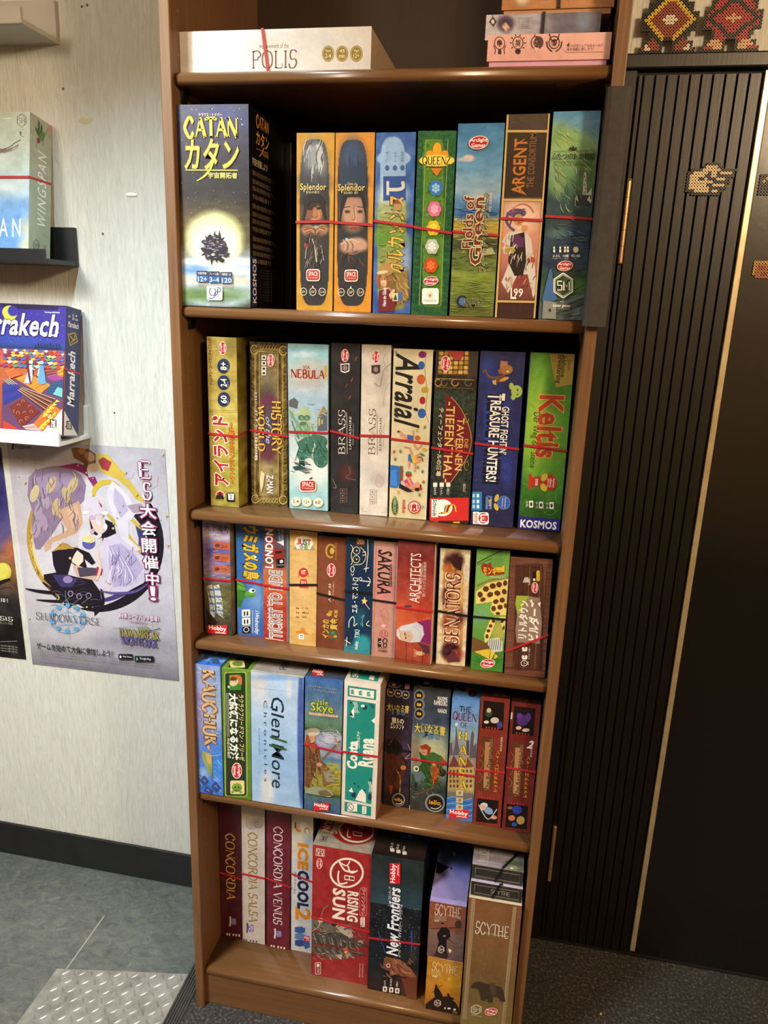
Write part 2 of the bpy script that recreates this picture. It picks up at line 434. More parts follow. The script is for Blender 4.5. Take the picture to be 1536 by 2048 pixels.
# nosing strip along the edge of the raised carpet floor, and the tread plate ramp
nos = empty('stair_nosing', (-.031, 0, 0))
tag(nos, 'dark ribbed rubber edging strip between the tread plate and the bookcase foot', 'edging strip')
box('strip_base', -.017, .017, -1.2, .362, -.07, .0015, M['rubber'], nos)
for i in range(6):
    box('rib', -.0155 + i * .0055, -.012 + i * .0055, -1.2, .362, .001, .0038, M['rubber'], nos, bev=.0006, seg=1)
ramp = empty('tread_plate_ramp', (-.048, 0, 0), (0, 0, 0))
tag(ramp, 'worn silver checker tread plate ramp sloping down to the grey floor', 'ramp')
RL = math.hypot(.315, .062); RA = math.atan2(.062, .315)
rot = Matrix.Rotation(-RA, 4, 'Y')
pl = box('plate', -RL, 0, -1.15, .066, -.003, 0, M['plate'], ramp, bev=.0008)
bm = bmesh.new()
def lens(bm, cx, cy, L, w, a, h):
    c_, s_ = math.cos(a), math.sin(a); ring = []
    for t, ww in ((-1, 0), (-.5, .75), (0, 1), (.5, .75), (1, 0), (.5, -.75), (0, -1), (-.5, -.75)):
        x, y = t * L, ww * w
        ring.append(bm.verts.new((cx + x * c_ - y * s_, cy + x * s_ + y * c_, .0001)))
    tops = [bm.verts.new((cx + t * L * c_, cy + t * L * s_, h)) for t in (-.55, .55)]
    for i in range(8):
        j = (i + 1) % 8
        ti, tj = (0 if i in (0, 1, 7) else 1), (0 if j in (0, 1, 7) else 1)
        if i in (2, 6): ti = 0 if i == 2 else 1
        if ti == tj: bm.faces.new((ring[i], ring[j], tops[ti]))
        else: bm.faces.new((ring[i], ring[j], tops[tj], tops[ti]))
n_ = 0
for i in range(15):
    for j in range(30):
        x = -.012 - i * .0215; y = .056 - j * .0215
        if x < -RL + .012 or y < -.6: continue
        lens(bm, x, y, .0105, .0024, R(38 if (i + j) % 2 else -52), .0016)
bmesh.ops.recalc_face_normals(bm, faces=bm.faces)
dm = mk('raised_tread_lug', bm, M['plate'], ramp, smooth=False); dm['kind'] = 'stuff'
for o in (pl, dm): o.rotation_euler = (0, -RA, 0)

# ------------------------------------------------------------------ bookcase
W, PT, BD = .64, .0167, .36
SH = [1.6929, 1.3702, 1.0420, .8056, .4986]      # tops of the loose shelves
Z6 = .0921
bc = empty('bookcase', (0, 0, 0))
tag(bc, 'tall narrow walnut brown bookcase packed with board game boxes', 'bookcase')
box('side_panel', 0, PT, 0, BD, 0, 2.08, M['wood_v'], bc, bev=.0015)
box('side_panel', W - PT, W, 0, BD, 0, 2.08, M['wood_v'], bc, bev=.0015)
box('back_panel', PT, W - PT, BD - .008, BD, .03, 2.06, M['wood_back'], bc)
box('top_panel', PT, W - PT, .004, BD - .009, 2.06, 2.078, M['wood_h'], bc, bev=.001)
def shelfprof(z0, z1, y0, y1):
    r = (z1 - z0) * .42; P = []
    for a in (270, 255, 240, 225, 210, 195, 180): P.append((y0 + r + r * math.cos(R(a)), z0 + r * .8 + r * .8 * math.sin(R(a))))
    for a in (180, 165, 150, 135, 120, 105, 90): P.append((y0 + r * 1.2 + r * 1.2 * math.cos(R(a)), z1 - r + r * math.sin(R(a))))
    return P + [(y1, z1), (y1, z0)]
for z in SH:
    prism('shelf_board', shelfprof(z - .0175, z, .0085, BD - .009), 0, PT + .0003, W - PT - .0003, M['wood_h'], bc, smooth=True)
prism('bottom_board', shelfprof(Z6 - .0175, Z6, .0075, BD - .009), 0, PT + .0003, W - PT - .0003, M['wood_h'], bc, smooth=True)
box('plinth', PT, W - PT, .0125, .028, .001, Z6 - .0176, M['wood_h'], bc, bev=.0006)
for z in SH:
    for s, x in ((1, PT + .0004), (-1, W - PT - .0004)):
        pts = [(0, 0), (.0055, 0), (.0050, -.006), (.0030, -.012), (.0018, -.018), (0, -.019)]
        bm = bmesh.new()
        prof = [(x + s * a, z - .0178 + b) for a, b in pts]
        A = [bm.verts.new((p[0], .026, p[1])) for p in prof]; B = [bm.verts.new((p[0], .046, p[1])) for p in prof]
        for i in range(6): bm.faces.new((A[i], A[(i + 1) % 6], B[(i + 1) % 6], B[i]))
        bm.faces.new(A); bm.faces.new(B[::-1]); bmesh.ops.recalc_face_normals(bm, faces=bm.faces)
        mk('shelf_bracket', bm, M['plastic_k'], bc)
bm = bmesh.new()
for x, s in ((PT + .0003, 1), (W - PT - .0003, -1)):
    z = .145
    while z < 2.0:
        for yy in (.0265,):
            c0 = [bm.verts.new((x, yy + .0017 * math.cos(t), z + .0024 * math.sin(t))) for t in [2 * math.pi * i / 8 for i in range(8)]]
            bm.faces.new(c0 if s > 0 else c0[::-1])
        z += .0281
pn = mk('shelf_pin_hole', bm, M['pin'], bc); pn['kind'] = 'stuff'

# grey foam guard on the right post
fg = empty('foam_edge_guard', (.632, 0, 1.362))
tag(fg, 'grey foam edge guard wrapped around the right post of the bookcase', 'edge guard')
def guard():
    P = []
    for cx, cy, a0 in ((.007, .004, 180), (.0165 - .007, .004, 270)):
        for t in (0, 22, 45, 68, 90): P.append((cx * (1 if a0 == 270 else -1) * 1.0 + .010 * math.cos(R(a0 + t)) * .9, -.012 + .010 + .010 * math.sin(R(a0 + t))))
    return P
gp = [(-.0125, -.002), (-.0145, -.006), (-.0125, -.012), (-.007, -.0145), (.010, -.0145), (.0165, -.012), (.0185, -.006), (.0185, .07), (.0095, .07), (.0085, .069), (.0085, -.0005), (-.009, -.0005)]
prism('foam_channel', gp, 2, .002, .298, M['foam'], fg)

# ------------------------------------------------------------------ door and its surround on the right
DY = .335
dr = empty('door_1', (.665, DY, 0)); dr['kind'] = 'structure'
def dbox(name, x0, x1, y0, y1, z0, z1, m_, bev=.0, par=dr):
    return box(name, x0 - .665, x1 - .665, y0 - DY, y1 - DY, z0, z1, m_, par, bev)
dbox('door_backing', .664, .884, DY + .004, DY + .014, .004, 1.775, M['groove'])
dbox('door_frame', .657, 1.6, DY - .012, DY + .016, 1.7715, 1.795, M['door'], .003)
dbox('door_frame', .657, .6845, DY - .008, DY + .014, .004, 1.7713, M['door'], .002)
dbox('door_panel', .8945, 1.6, DY - .001, DY + .012, .004, 1.771, M['door_gloss'], .001)
gx = [.6868, .6955, .7139, .7323, .7506, .7687, .7864, .8044, .8233, .8415, .8603, .8800]
for a, b_ in zip(gx[:-1], gx[1:]):
    dbox('slat', a + .0012, b_ - .0012, DY - .0035, DY + .005, .006, 1.765, M['door'], .0008)
dbox('metal_strip', .8825, .8935, DY - .006, DY + .006, .014, 1.769, M['strip'], .0015)
dbox('bottom_rail', .657, 1.6, DY - .006, DY + .004, .0005, .0045, M['groove'])
for z0, z1 in ((1.470, 1.602), (.168, .303)):
    bm = bmesh.new()
    for k in range(5):
        a = z0 + (z1 - z0) * k / 5; b_ = z0 + (z1 - z0) * (k + 1) / 5 - .0006
        r = bmesh.ops.create_cone(bm, cap_ends=True, segments=14, radius1=.0042, radius2=.0042, depth=b_ - a)
        for v in r['verts']: v.co += Vector((.6915 - .665, -.0075, (a + b_) / 2))
    for zz in (z0 - .0015, z1 + .0015):
        r = bmesh.ops.create_uvsphere(bm, u_segments=10, v_segments=6, radius=.0046)
        for v in r['verts']: v.co = Vector((v.co.x + .0265, v.co.y - .0075, v.co.z * .5 + zz))
    mk('hinge', bm, M['brass'], dr)
struct(box('trim_2', .6555, .6585, .338, .350, .10, .50, M['trimwood']))

# ------------------------------------------------------------------ bead pictures
BE = .0047
def beads(name, rows, pal, loc, label, rot=(0, 0, 0)):
    """fused ring beads joined into one plaque"""
    t = empty(name, loc, rot); tag(t, label, 'bead picture')
    V, F, Cc = [], [], []
    N = 8
    for j, row in enumerate(rows[::-1]):
        for i, ch in enumerate(row):
            if ch in ' .': continue
            c = hx(pal[ch]); cx, cz = (i + .5) * BE, (j + .5) * BE; k = len(V)
            for rr_, yy in ((.5, 0), (.52, -.0030), (.2, -.0030), (.18, 0)):
                for a in range(N):
                    th = 2 * math.pi * (a + .5) / N; V.append((cx + rr_ * BE * math.cos(th), yy, cz + rr_ * BE * math.sin(th))); Cc.append(c)
            for q in range(3):
                for a in range(N):
                    b_ = (a + 1) % N; F.append((k + q * N + a, k + q * N + b_, k + (q + 1) * N + b_, k + (q + 1) * N + a))
    me = bpy.data.meshes.new('fused_bead'); me.from_pydata(V, [], F); setcol(me, np.array(Cc))
    o = link('fused_bead', me, t, [M['bead']]); o['kind'] = 'stuff'
    bm = bmesh.new()
    for j, row in enumerate(rows[::-1]):
        i = 0
        while i < len(row):
            if row[i] in ' .': i += 1; continue
            k = i
            while k < len(row) and row[k] not in ' .': k += 1
            bx(bm, (i + .12) * BE, (k - .12) * BE, -.0008, 0, (j + .02) * BE, (j + .98) * BE); i = k
    mk('fused_backing', bm, M['groove'], t)
    return t
hand = """
......kkkkk......
.....kcccckk.....
.kkkkcccccckkkkkk
kkccccckcckcccck
kccccckkcckkkkkk
kccckkckkkccckk.
kcccccccckkkkkk.
kcccccckkcccck..
kccccccckkkkkk..
kkkccccckcckk...
..kkkkkkkkkk....
""".strip('\n').split('\n')
beads('bead_hand', hand, {'k': '#16120e', 'c': '#f2e0ba'}, (.784, DY - .0042, 1.580), 'small cream pixel-bead pointing hand stuck on the slatted door')
def tile(seed, pal, w=19, h=23):
    """plain stepped ornament filled with nested diamonds, mirrored left to right, with a black border bead"""
    def inside(x, y):
        d = abs(x - (w - 1) / 2)
        if y < 2: return 2 <= d <= 9
        if y < 4: return 2 <= d <= 8
        if y < 7: return d <= 6
        if y < 13: return d <= 9
        if y < 16: return d <= 7
        return d <= 4 + (y < 20)
    rows = []
    for y in range(h - 1, -1, -1):
        row = ''
        for x in range(w):
            if not inside(x, y) or y >= h: row += '.'; continue
            if any(not inside(x + a, y + b_) or y + b_ < 0 or y + b_ >= h for a, b_ in ((1, 0), (-1, 0), (0, 1), (0, -1))): row += 'k'; continue
            q = int(abs(x - (w - 1) / 2) * .9 + abs(y - 10) * (1 + .2 * seed)) // 2
            row += pal[q % len(pal)]
        rows.append(row)
    return rows
beads('bead_plaque', tile(0, 'wbbykbb'), {'k': '#17130f', 'b': '#964424', 'w': '#f4eedc', 'y': '#e0bc28'}, (.682, .3350, 1.7952), 'brown and yellow bead plaque standing on the door frame beside the bookcase', (R(-2), 0, 0))
beads('bead_plaque', tile(1, 'crrkrrc'), {'k': '#17130f', 'r': '#b02a24', 'c': '#e4bc88'}, (.7785, .3350, 1.7952), 'red and cream bead plaque standing on the door frame, further right', (R(-2), 0, 0))
beads('bead_badge', ["yyyyyy", "yooooo", "yorroo", "yooooo", "yoorro", ".ooooo"], {'y': '#c9a02c', 'o': '#b8702c', 'r': '#8a4a22'}, (.9115, DY - .0012, 1.450), 'orange bead picture at the right picture edge on the gloss panel')
beads('bead_badge', ["kkkkk", "kkccc", "kckkc", "kkkkk", "kkkkk", "kkkkk", "kkkkk"], {'k': '#1a1510', 'c': '#cdb389'}, (.9000, DY - .0012, 1.582), 'black bead picture at the right picture edge level with the bead hand')

# ------------------------------------------------------------------ picture ledges and wall bits on the left
def ledge(label, z, zback, zlip, m_, x0=-1.0, x1=-.38, yf=.25, th=.009):
    t = empty('picture_ledge', ((x0 + x1) / 2, WY, z)); tag(t, label, 'wall ledge')
    cx = (x0 + x1) / 2
    box('ledge_shelf', x0 - cx, x1 - cx, yf + .0085 - WY, -.0105, 0, th, m_, t, bev=.0008)
    box('ledge_back', x0 - cx, x1 - cx, -.010, 0, 0, zback - z, m_, t, bev=.0008)
    box('ledge_lip', x0 - cx, x1 - cx, yf - WY, yf + .008 - WY, 0, zlip - z, m_, t, bev=.0008)
    return t
ledge('grey-white picture ledge at the top left, empty at its end', 1.842, 1.915, 1.869, M['ledge_g'], x1=-.388)
ledge('black picture ledge carrying the pale blue bird game box', 1.436, 1.511, 1.462, M['ledge_k'])
ledge('white picture ledge carrying the violet carpet-seller game box', 1.078, 1.149, 1.106, M['ledge_w'])
for n_, (x, z) in enumerate([(-.326, 1.907), (-.388, 1.766), (-.322, 1.501), (-.320, 1.137), (-.337, 1.905)]):
    bm = bmesh.new(); r = bmesh.ops.create_uvsphere(bm, u_segments=8, v_segments=5, radius=.0024)
    for v in r['verts']: v.co = Vector((v.co.x, v.co.y * .5, v.co.z))
    o = mk('wall_nail', bm, M['nail']); o.location = (x, WY, z)
    tag(o, ['small nail high on the pale wall near the bookcase', 'small nail right above the bird game box', 'small nail right of the black ledge', 'small nail right of the white ledge', 'nail beside the end of the grey-white ledge'][n_], 'nail')
bm = bmesh.new()
for (x, z, a, b_) in ((-.256, 1.575, .012, .004), (-.2475, 1.5745, .006, .0032)):
    r = bmesh.ops.create_uvsphere(bm, u_segments=9, v_segments=6, radius=1)
    for v in r['verts']: v.co = Vector((v.co.x * a, v.co.y * .002, v.co.z * b_)) + Vector((x + .25, 0, z - 1.575))
o = mk('tape_remnant', bm, M['putty'], smooth=True); o.location = (-.25, WY, 1.575); tag(o, 'white crumpled tape remnant stuck to the pale wall', 'tape')
bm = bmesh.new(); r = bmesh.ops.create_icosphere(bm, subdivisions=1, radius=.003)
for v in r['verts']: v.co.z = v.co.z * .6 + .0018
o = mk('crumb', bm, M['fluff']); o.location = (.808, .165, .0); tag(o, 'tiny yellow crumb lying on the dark carpet', 'crumb')

bm = bmesh.new()
for k in range(5):
    r = bmesh.ops.create_icosphere(bm, subdivisions=1, radius=1)
    for v in r['verts']: v.co = Vector((v.co.x * .008 + (k - 2) * .005, v.co.y * .0006, v.co.z * (.004 + .001 * (k % 2)) + .003 * math.sin(k * 2.1)))
o = mk('glue_mark', bm, mat('dry_yellow_glue', '#c2bd98', .6)); o.location = (-.344, WY, 1.709); tag(o, 'dull yellow glue smear on the pale wall right of the bird game box', 'glue smear')

# ------------------------------------------------------------------ game boxes
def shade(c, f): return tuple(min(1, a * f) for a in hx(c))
BOXES = []
class GB:
    """one boxed game: an Empty at the base with lid, printed artwork, lettering and rubber band as parts"""
    def __init__(s, label, x, y, z, w, h, d, base='#333', top=None, side=None, lean=0.0, group=None, yaw=0.0, pitch=0.0, name='game_box', cat='game box', tray=None, bev=.0012):
        s.w, s.h, s.d = w, h, d
        th = math.atan2(lean, h)
        s.e = empty(name, (x + w / 2, y, z + abs(th) * w / 2 + .0002), (pitch, th, yaw))
        tag(s.e, label, cat, group)
        BOXES.append(s.e)
        bm = bmesh.new(); bx(bm, -w / 2, w / 2, 0, d, 0, h, bev, 2)
        bm.normal_update()
        me = bpy.data.meshes.new('lid')
        # split by colour: separate vertices per face so every side keeps its own flat colour
        bmesh.ops.split_edges(bm, edges=[e for e in bm.edges if len(e.link_faces) == 2 and e.link_faces[0].normal.angle(e.link_faces[1].normal, 0) > .3])
        bm.normal_update(); bm.to_mesh(me)
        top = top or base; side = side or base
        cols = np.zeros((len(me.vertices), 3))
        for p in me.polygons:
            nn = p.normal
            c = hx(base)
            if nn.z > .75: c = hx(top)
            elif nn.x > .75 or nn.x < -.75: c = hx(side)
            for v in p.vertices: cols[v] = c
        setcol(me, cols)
        bm.free()
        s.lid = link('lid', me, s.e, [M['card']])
        if tray:   # the lower half of the box showing below or beside the lid
            c, side_ = tray
            if side_ == 'L': q = box('box_tray', -w / 2 - .0012, -w / 2 + .004, .0006, d - .001, .001, h - .001, None, s.e)
            elif side_ == 'R': q = box('box_tray', w / 2 - .004, w / 2 + .0012, .0006, d - .001, .001, h - .001, None, s.e)
            else: q = box('box_tray', -w / 2 + .003, w / 2 - .003, .002, d - .002, -.007, .002, None, s.e, .0006)
            setcol(q.data, np.array([hx(c)] * len(q.data.vertices))); q.data.materials.append(M['card'])
    def front(s, *m, **k): return Face(s.e, (-s.w / 2, 0, s.h), (1, 0, 0), (0, 0, -1), (0, -1, 0), s.w, s.h, m, **k)
    def right(s, *m, **k): return Face(s.e, (s.w / 2, 0, s.h), (0, 1, 0), (0, 0, -1), (1, 0, 0), s.d, s.h, m, **k)
    def top(s, *m, dep=.05, **k): return Face(s.e, (-s.w / 2, dep, s.h), (1, 0, 0), (0, -1, 0), (0, 0, 1), s.w, dep, m, **k)
    def band(s, v0, v1=None, vb=None, col='red', wd=.0034, vert=False):
        """rubber band: v0 height share at the left front edge, v1 at the right, vb at the back"""
        v1 = v0 if v1 is None else v1; vb = (v0 + v1) / 2 if vb is None else vb
        g, th = .0017, .0010; a = s.w / 2
        if not vert:
            z = lambda v: s.h * (1 - v)
            P = [(-a - .0004, -g, z(v0)), (a + .0004, -g, z(v1)), (a + .0004, s.d + .0004, z(vb)), (-a - .0004, s.d + .0004, z(vb))]
            w_ = Vector((0, 0, wd / 2))
        else:
            u0, u1 = -a + v0 * s.w, -a + v1 * s.w
            P = [(u0, -g, s.h + .0005), (u1, -g, .0006), (u1, s.d, .0006), (u0, s.d, s.h + .0005)]
            w_ = Vector((wd / 2, 0, 0))
        V, F = [], []
        cen = Vector((0, s.d / 2, s.h / 2))
        for p in P:
            p = Vector(p); q = p - cen
            if vert: out = Vector((0, math.copysign(th, q.y), math.copysign(th * .6, q.z) if q.z > 0 else 0))
            else: out = Vector((math.copysign(th * .4, q.x), math.copysign(th, q.y), 0))
            V += [p - w_, p + w_, p + w_ + out, p - w_ + out]
        for i in range(4):
            k, j = i * 4, ((i + 1) % 4) * 4
            for t in range(4): F.append((k + t, k + (t + 1) % 4, j + (t + 1) % 4, j + t))
        me = bpy.data.meshes.new('rubber_band'); me.from_pydata([tuple(v) for v in V], [], F)
        bm = bmesh.new(); bm.from_mesh(me); bmesh.ops.recalc_face_normals(bm, faces=bm.faces); bm.to_mesh(me); bm.free()
        link('rubber_band', me, s.e, [M['band_' + col]])
        return s

# --- small emblems that recur on the boxes
def arclight(f, cx, cy, w, d=''):
    h = w * .62
    if d in ('d', 'u', 'r'):
        f.e(cx, cy, h / 2 * 1.08, w / 2 * 1.06, '#f4dccf'); f.e(cx, cy, h / 2 * .95, w / 2 * .95, '#b8202c')
        o = h * .2 if d == 'd' else -h * .2
        f.t('Arclight', cx + o - h * .17, cy - w * .38, cx + o + h * .17, cy + w * .38, '#fff', d, bold=.02)
        f.t('Games', cx - o - h * .15, cy - w * .30, cx - o + h * .15, cy + w * .30, '#fff', d, bold=.02)
    else:
        f.e(cx, cy, w / 2 * 1.06, h / 2 * 1.08, '#f4dccf', -8); f.e(cx, cy, w / 2 * .97, h / 2 * .95, '#b8202c', -8)
        f.t('Arclight', cx - w * .44, cy - h * .34, cx + w * .44, cy + h * .02, '#fff', bold=.03)
        f.t('Games', cx - w * .36, cy + h * .06, cx + w * .34, cy + h * .36, '#fff', bold=.03)
def hobby(f, x0, y0, x1, y1, d=''):
    f.r(x0, y0, x1, y1, '#cf1f2b'); w, h = x1 - x0, y1 - y0
    if d == 'u':
        f.t('Hobby', x0 + w * .1, y0 + h * .06, x0 + w * .66, y1 - h * .06, '#fff', d, bold=.05); f.t('JAPAN', x0 + w * .72, y0 + h * .1, x0 + w * .92, y0 + h * .6, '#fff', d, bold=.02)
    else:
        f.t('Hobby', x0 + w * .06, y0 + h * .1, x1 - w * .06, y0 + h * .66, '#fff', bold=.05); f.t('JAPAN', x0 + w * .38, y0 + h * .72, x1 - w * .1, y0 + h * .92, '#fff', bold=.02)
def spacebadge(f, cx, cy, w, h):
    f.rr(cx - w / 2, cy - h / 2, cx + w / 2, cy + h / 2, '#f2e6d4', w * .2); f.rr(cx - w * .45, cy - h * .42, cx + w * .45, cy + h * .42, '#b02a2a', w * .17)
    f.t('SPACE', cx - w * .34, cy - h * .3, cx + w * .34, cy + h * .06, '#f6ead8', bold=.02)
    f.t('Cowboys', cx - w * .36, cy + h * .1, cx + w * .36, cy + h * .34, '#e8b8a0', sh=.3)
    f.p([(cx + w * .05, cy - h * .55), (cx + w * .3, cy - h * .75), (cx + w * .22, cy - h * .5)], '#1c1a18')
def hexsm(f, cx, cy, rx, ry, col='#f0f0e8', lw=3):
    P = [(cx + rx * math.sin(R(60 * i)), cy - ry * math.cos(R(60 * i))) for i in range(7)]
    f.l(P, lw, col); f.l([(cx + (x - cx) * .86, cy + (y - cy) * .86) for x, y in P], lw * .35, col)
    f.l([(cx - rx * .12, cy - ry * .34), (cx - rx * .52, cy - ry * .34), (cx - rx * .52, cy - ry * .02), (cx - rx * .14, cy - ry * .02), (cx - rx * .14, cy + ry * .36), (cx - rx * .56, cy + ry * .36)], lw * 1.1, col)
    f.l([(cx + rx * .06, cy + ry * .4), (cx + rx * .06, cy - ry * .34), (cx + rx * .32, cy + ry * .1), (cx + rx * .58, cy - ry * .34), (cx + rx * .58, cy + ry * .4)], lw * 1.1, col)
def circ(f, cx, cy, r, col, txt, tc, ring=None, d='', tw=.6):
    if ring: f.e(cx, cy, r, r, ring)
    f.e(cx, cy, r * (.86 if ring else 1), r * (.86 if ring else 1), col)
    f.t(txt, cx - r * tw, cy - r * .38, cx + r * tw, cy + r * .38, tc, d, bold=.02)
def stars(f, n, x0, y0, x1, y1, col='#cfd4e8', s=1.6, seed=1):
    r = random.Random(seed)
    for _ in range(n):
        x, y, q = r.uniform(x0, x1), r.uniform(y0, y1), s * r.uniform(.4, 1.2); f.p([(x - q, y), (x, y - q), (x + q, y), (x, y + q)], col)
def daub(f, n, x0, y0, x1, y1, cols, ln=26, w=5, ang=90, sp=25, seed=1):
    r = random.Random(seed)
    for _ in range(n):
        x, y, a, L = r.uniform(x0, x1), r.uniform(y0, y1), R(ang + r.uniform(-sp, sp)), ln * r.uniform(.5, 1.3)
        dx, dy = L / 2 * math.cos(a), L / 2 * math.sin(a); k = r.uniform(-.2, .2) * L
        f.l([(x - dx, y - dy), (x - dy * .12 + k * .3, y + dx * .12), (x + dx, y + dy)], w * r.uniform(.5, 1.4), r.choice(cols), False, True)
def person(f, x, y, s, skin, cloth, hair, legs='#2a2420', lean=0, arm=True):
    """small standing print figure: s is its height in sheet units, y its feet"""
    f.p([(x - s * .13, y), (x - s * .09, y - s * .46), (x + s * .09, y - s * .46), (x + s * .15, y), (x + s * .07, y), (x, y - s * .32), (x - s * .05, y)], legs)
    f.p([(x - s * .11 + lean, y - s * .44), (x - s * .17 + lean, y - s * .74), (x - s * .06 + lean, y - s * .82), (x + s * .06 + lean, y - s * .82), (x + s * .17 + lean, y - s * .74), (x + s * .11, y - s * .42)], cloth)
    if arm:
        f.l([(x - s * .15 + lean, y - s * .74), (x - s * .24 + lean, y - s * .56), (x - s * .12 + lean, y - s * .46)], s * .07, cloth)
        f.l([(x + s * .15 + lean, y - s * .74), (x + s * .25 + lean, y - s * .58), (x + s * .31 + lean, y - s * .72)], s * .07, skin)
    f.e(x + lean * 1.4, y - s * .91, s * .085, s * .1, hair); f.e(x + lean * 1.4 + s * .015, y - s * .89, s * .062, s * .075, skin)

T1, T2, T3, T4, T5 = SH
G1 = 'upright game boxes on the second shelf'
G2 = 'upright game boxes on the third shelf'
G3 = 'upright game boxes on the fourth shelf'
G4 = 'upright game boxes on the fifth shelf'
G5 = 'game boxes on the bottom shelf'
YF = .030
# ---- row 0
b = GB('flat white game box lying on the top shelf, with a vertical red band',   .0172, YF, T1, .2825, .056, .24, '#cfcdca', '#bdb9b2', '#a89078', group='flat game boxes on the top shelf')
f = b.front((40, 190), (1165, 166), (52, 418), (1162, 402), res=.003)
f.g([(0, '#d2d0ce'), (1, '#cdcac8')]); f.b(560, 250, 100, 40, '#c4beb2', 1.2, .5)
f.t('Improvement of the', 522, 252, 694, 284, '#5c4c3c', sp=.9); f.s_('POLIS', 480, 290, 745, 380, '#6c3c1c', bold=-.05)
f.l('478 284,495 262,512 284', 3, '#cdbfa8'); f.l('700 240,720 262,742 240', 3, '#cdbfa8')
for x, a, c_ in ((922, 'Players', '2-4'), (1001, '45', 'min'), (1082, 'Age', '12+')):
    f.e(x, 306, 35, 42, '#86702a'); f.k_(x, 306, 30, 36, 2, '#e0cf8a'); f.t(a, x - 15, 284, x + 15, 300, '#f2e6b8'); f.t(c_, x - 16, 306, x + 16, 328, '#f2e6b8')
f.done(); b.band(.445, .475, col='red', vert=True, wd=.0036)
b = GB('flat pink game box with four black crests, lowest of the stack on the top shelf', .4605, .020, T1 + .0072, .1585, .031, .115, '#e0b0ae', '#dba9aa', '#c79497', tray=('#cf9fc0', 'B'), group='flat game boxes on the top shelf')
f = b.front((180, 340), (1270, 305), (158, 562), (1262, 535), res=.004); f.g([(0, '#e3b4b0'), (1, '#dda9a8')])
K = '#3b2226'
for i, x in enumerate((280, 446, 610, 770)):
    y = 418 - i * 3
    f.k_(x, y - 12, 46, 52, 7, K); f.e(x, y - 12, 24, 30, K) if i != 1 else f.t('猿', x - 22, y - 40, x + 22, y + 20, K, bold=.03)
    if i == 0: f.l([(x - 56, y + 6), (x - 40, y + 44), (x - 46, y + 80)], 8, K, True); f.l([(x + 56, y + 6), (x + 40, y + 44), (x + 46, y + 80)], 8, K, True); f.r(x - 14, y + 44, x + 14, y + 82, K)
    if i == 1:
        for a in range(0, 360, 36): f.l([(x + 56 * math.cos(R(a)), y - 12 + 60 * math.sin(R(a))), (x + 72 * math.cos(R(a)), y - 12 + 78 * math.sin(R(a)))], 9, K)
        f.p([(x - 26, y + 50), (x, y + 36), (x + 26, y + 50), (x + 22, y + 74), (x, y + 86), (x - 22, y + 74)], K)
    if i == 2: f.e(x + 22, y - 14, 42, 52, '#54383a'); f.p([(x - 22, y + 30), (x + 26, y + 30), (x, y + 78)], '#e3c4bc'); f.l([(x - 22, y - 60), (x - 8, y - 84)], 6, K)
    if i == 3:
        for q in (-1, 1): f.l([(x + 10 * q, y - 10), (x + 30 * q, y - 42), (x + 44 * q, y - 84)], 8, K); f.l([(x + 16 * q, y + 66), (x + 56 * q, y + 30), (x + 68 * q, y - 20)], 9, K, True)
    stars(f, 9, x - 20, y - 40, x + 20, y + 14, '#e3b4b0', 5, i)
f.t('4', 882, 400, 906, 436, K, bold=.02); f.t('つのカジュアルなルールで', 915, 408, 1200, 434, K); f.t('塔を気軽に楽しそう！', 884, 440, 1120, 466, K); f.l('858 460,876 482,1204 474', 3, '#8a6266'); f.done()
b = GB('flat grey-blue game box, middle one of the stack on the top shelf', .4545, .040, T1 + .0385, .150, .030, .115, '#a9aabc', '#9a9aac', '#7c8096', group='flat game boxes on the top shelf')
f = b.front((140, 188), (1178, 108), (128, 420), (1172, 330), res=.003); f.g([(0, '#c3c3d2'), (.45, '#a3a3ba'), (.6, '#6f6f84'), (1, '#63657c')], 'u'); f.n(.12, 90, 40, 3)
f.b(1020, 180, 60, 80, '#7c93b8', .8); f.b(940, 170, 220, 60, '#6c6a7c', 1, .5)
f.p('200 196,236 244,206 296,164 250', '#4a3e4e'); f.e(200, 246, 14, 20, '#d8d4e0'); f.l('194 196,200 176', 6, '#4a3e4e')
f.b(318, 258, 78, 76, '#4c3c58', .5); f.b(322, 288, 26, 30, '#e6c0a4', .25); f.l('290 250,320 226,352 256', 14, '#3c2c46', True)
f.l('560 286,440 296,440 200,560 196', 3, '#4a4450')
for q in range(4): f.t('アルパカのだし', 456, 204 + q * 21, 540, 220 + q * 21, '#4a4450')
f.done(); b.band(.505, .505, col='black', vert=True, wd=.0042)
b = GB('flat tan orange game box, uppermost of the stack on the top shelf', .4735, .050, T1 + .0768, .146, .040, .115, '#c0895c', '#b88258', '#a06e48', tray=('#b88a66', 'B'), group='flat game boxes on the top shelf')
f = b.front((250, -190), (1340, -240), (250, 140), (1316, 98), res=.003); f.g([(0, '#c79064'), (.6, '#c08a60'), (1, '#b07a50')]); f.n(.1, 160, 30, 4)
f.b(445, 0, 70, 90, '#b9c4c2', .6); f.b(445, 30, 36, 38, '#e9c9a2', .25); f.e(430, 24, 5, 9, '#3a3440'); f.e(466, 26, 5, 9, '#3a3440'); f.p('318 -40,350 0,322 46,290 6', '#5c4448')
f.l('566 -60,566 48,700 38', 3, '#6a4c38'); f.t('カードゲーム', 584, 0, 650, 14, '#6a4c38'); f.t('ボルカ', 584, 24, 624, 36, '#6a4c38')
f.done(); b.band(.50, .515, col='black', vert=True, wd=.0042)

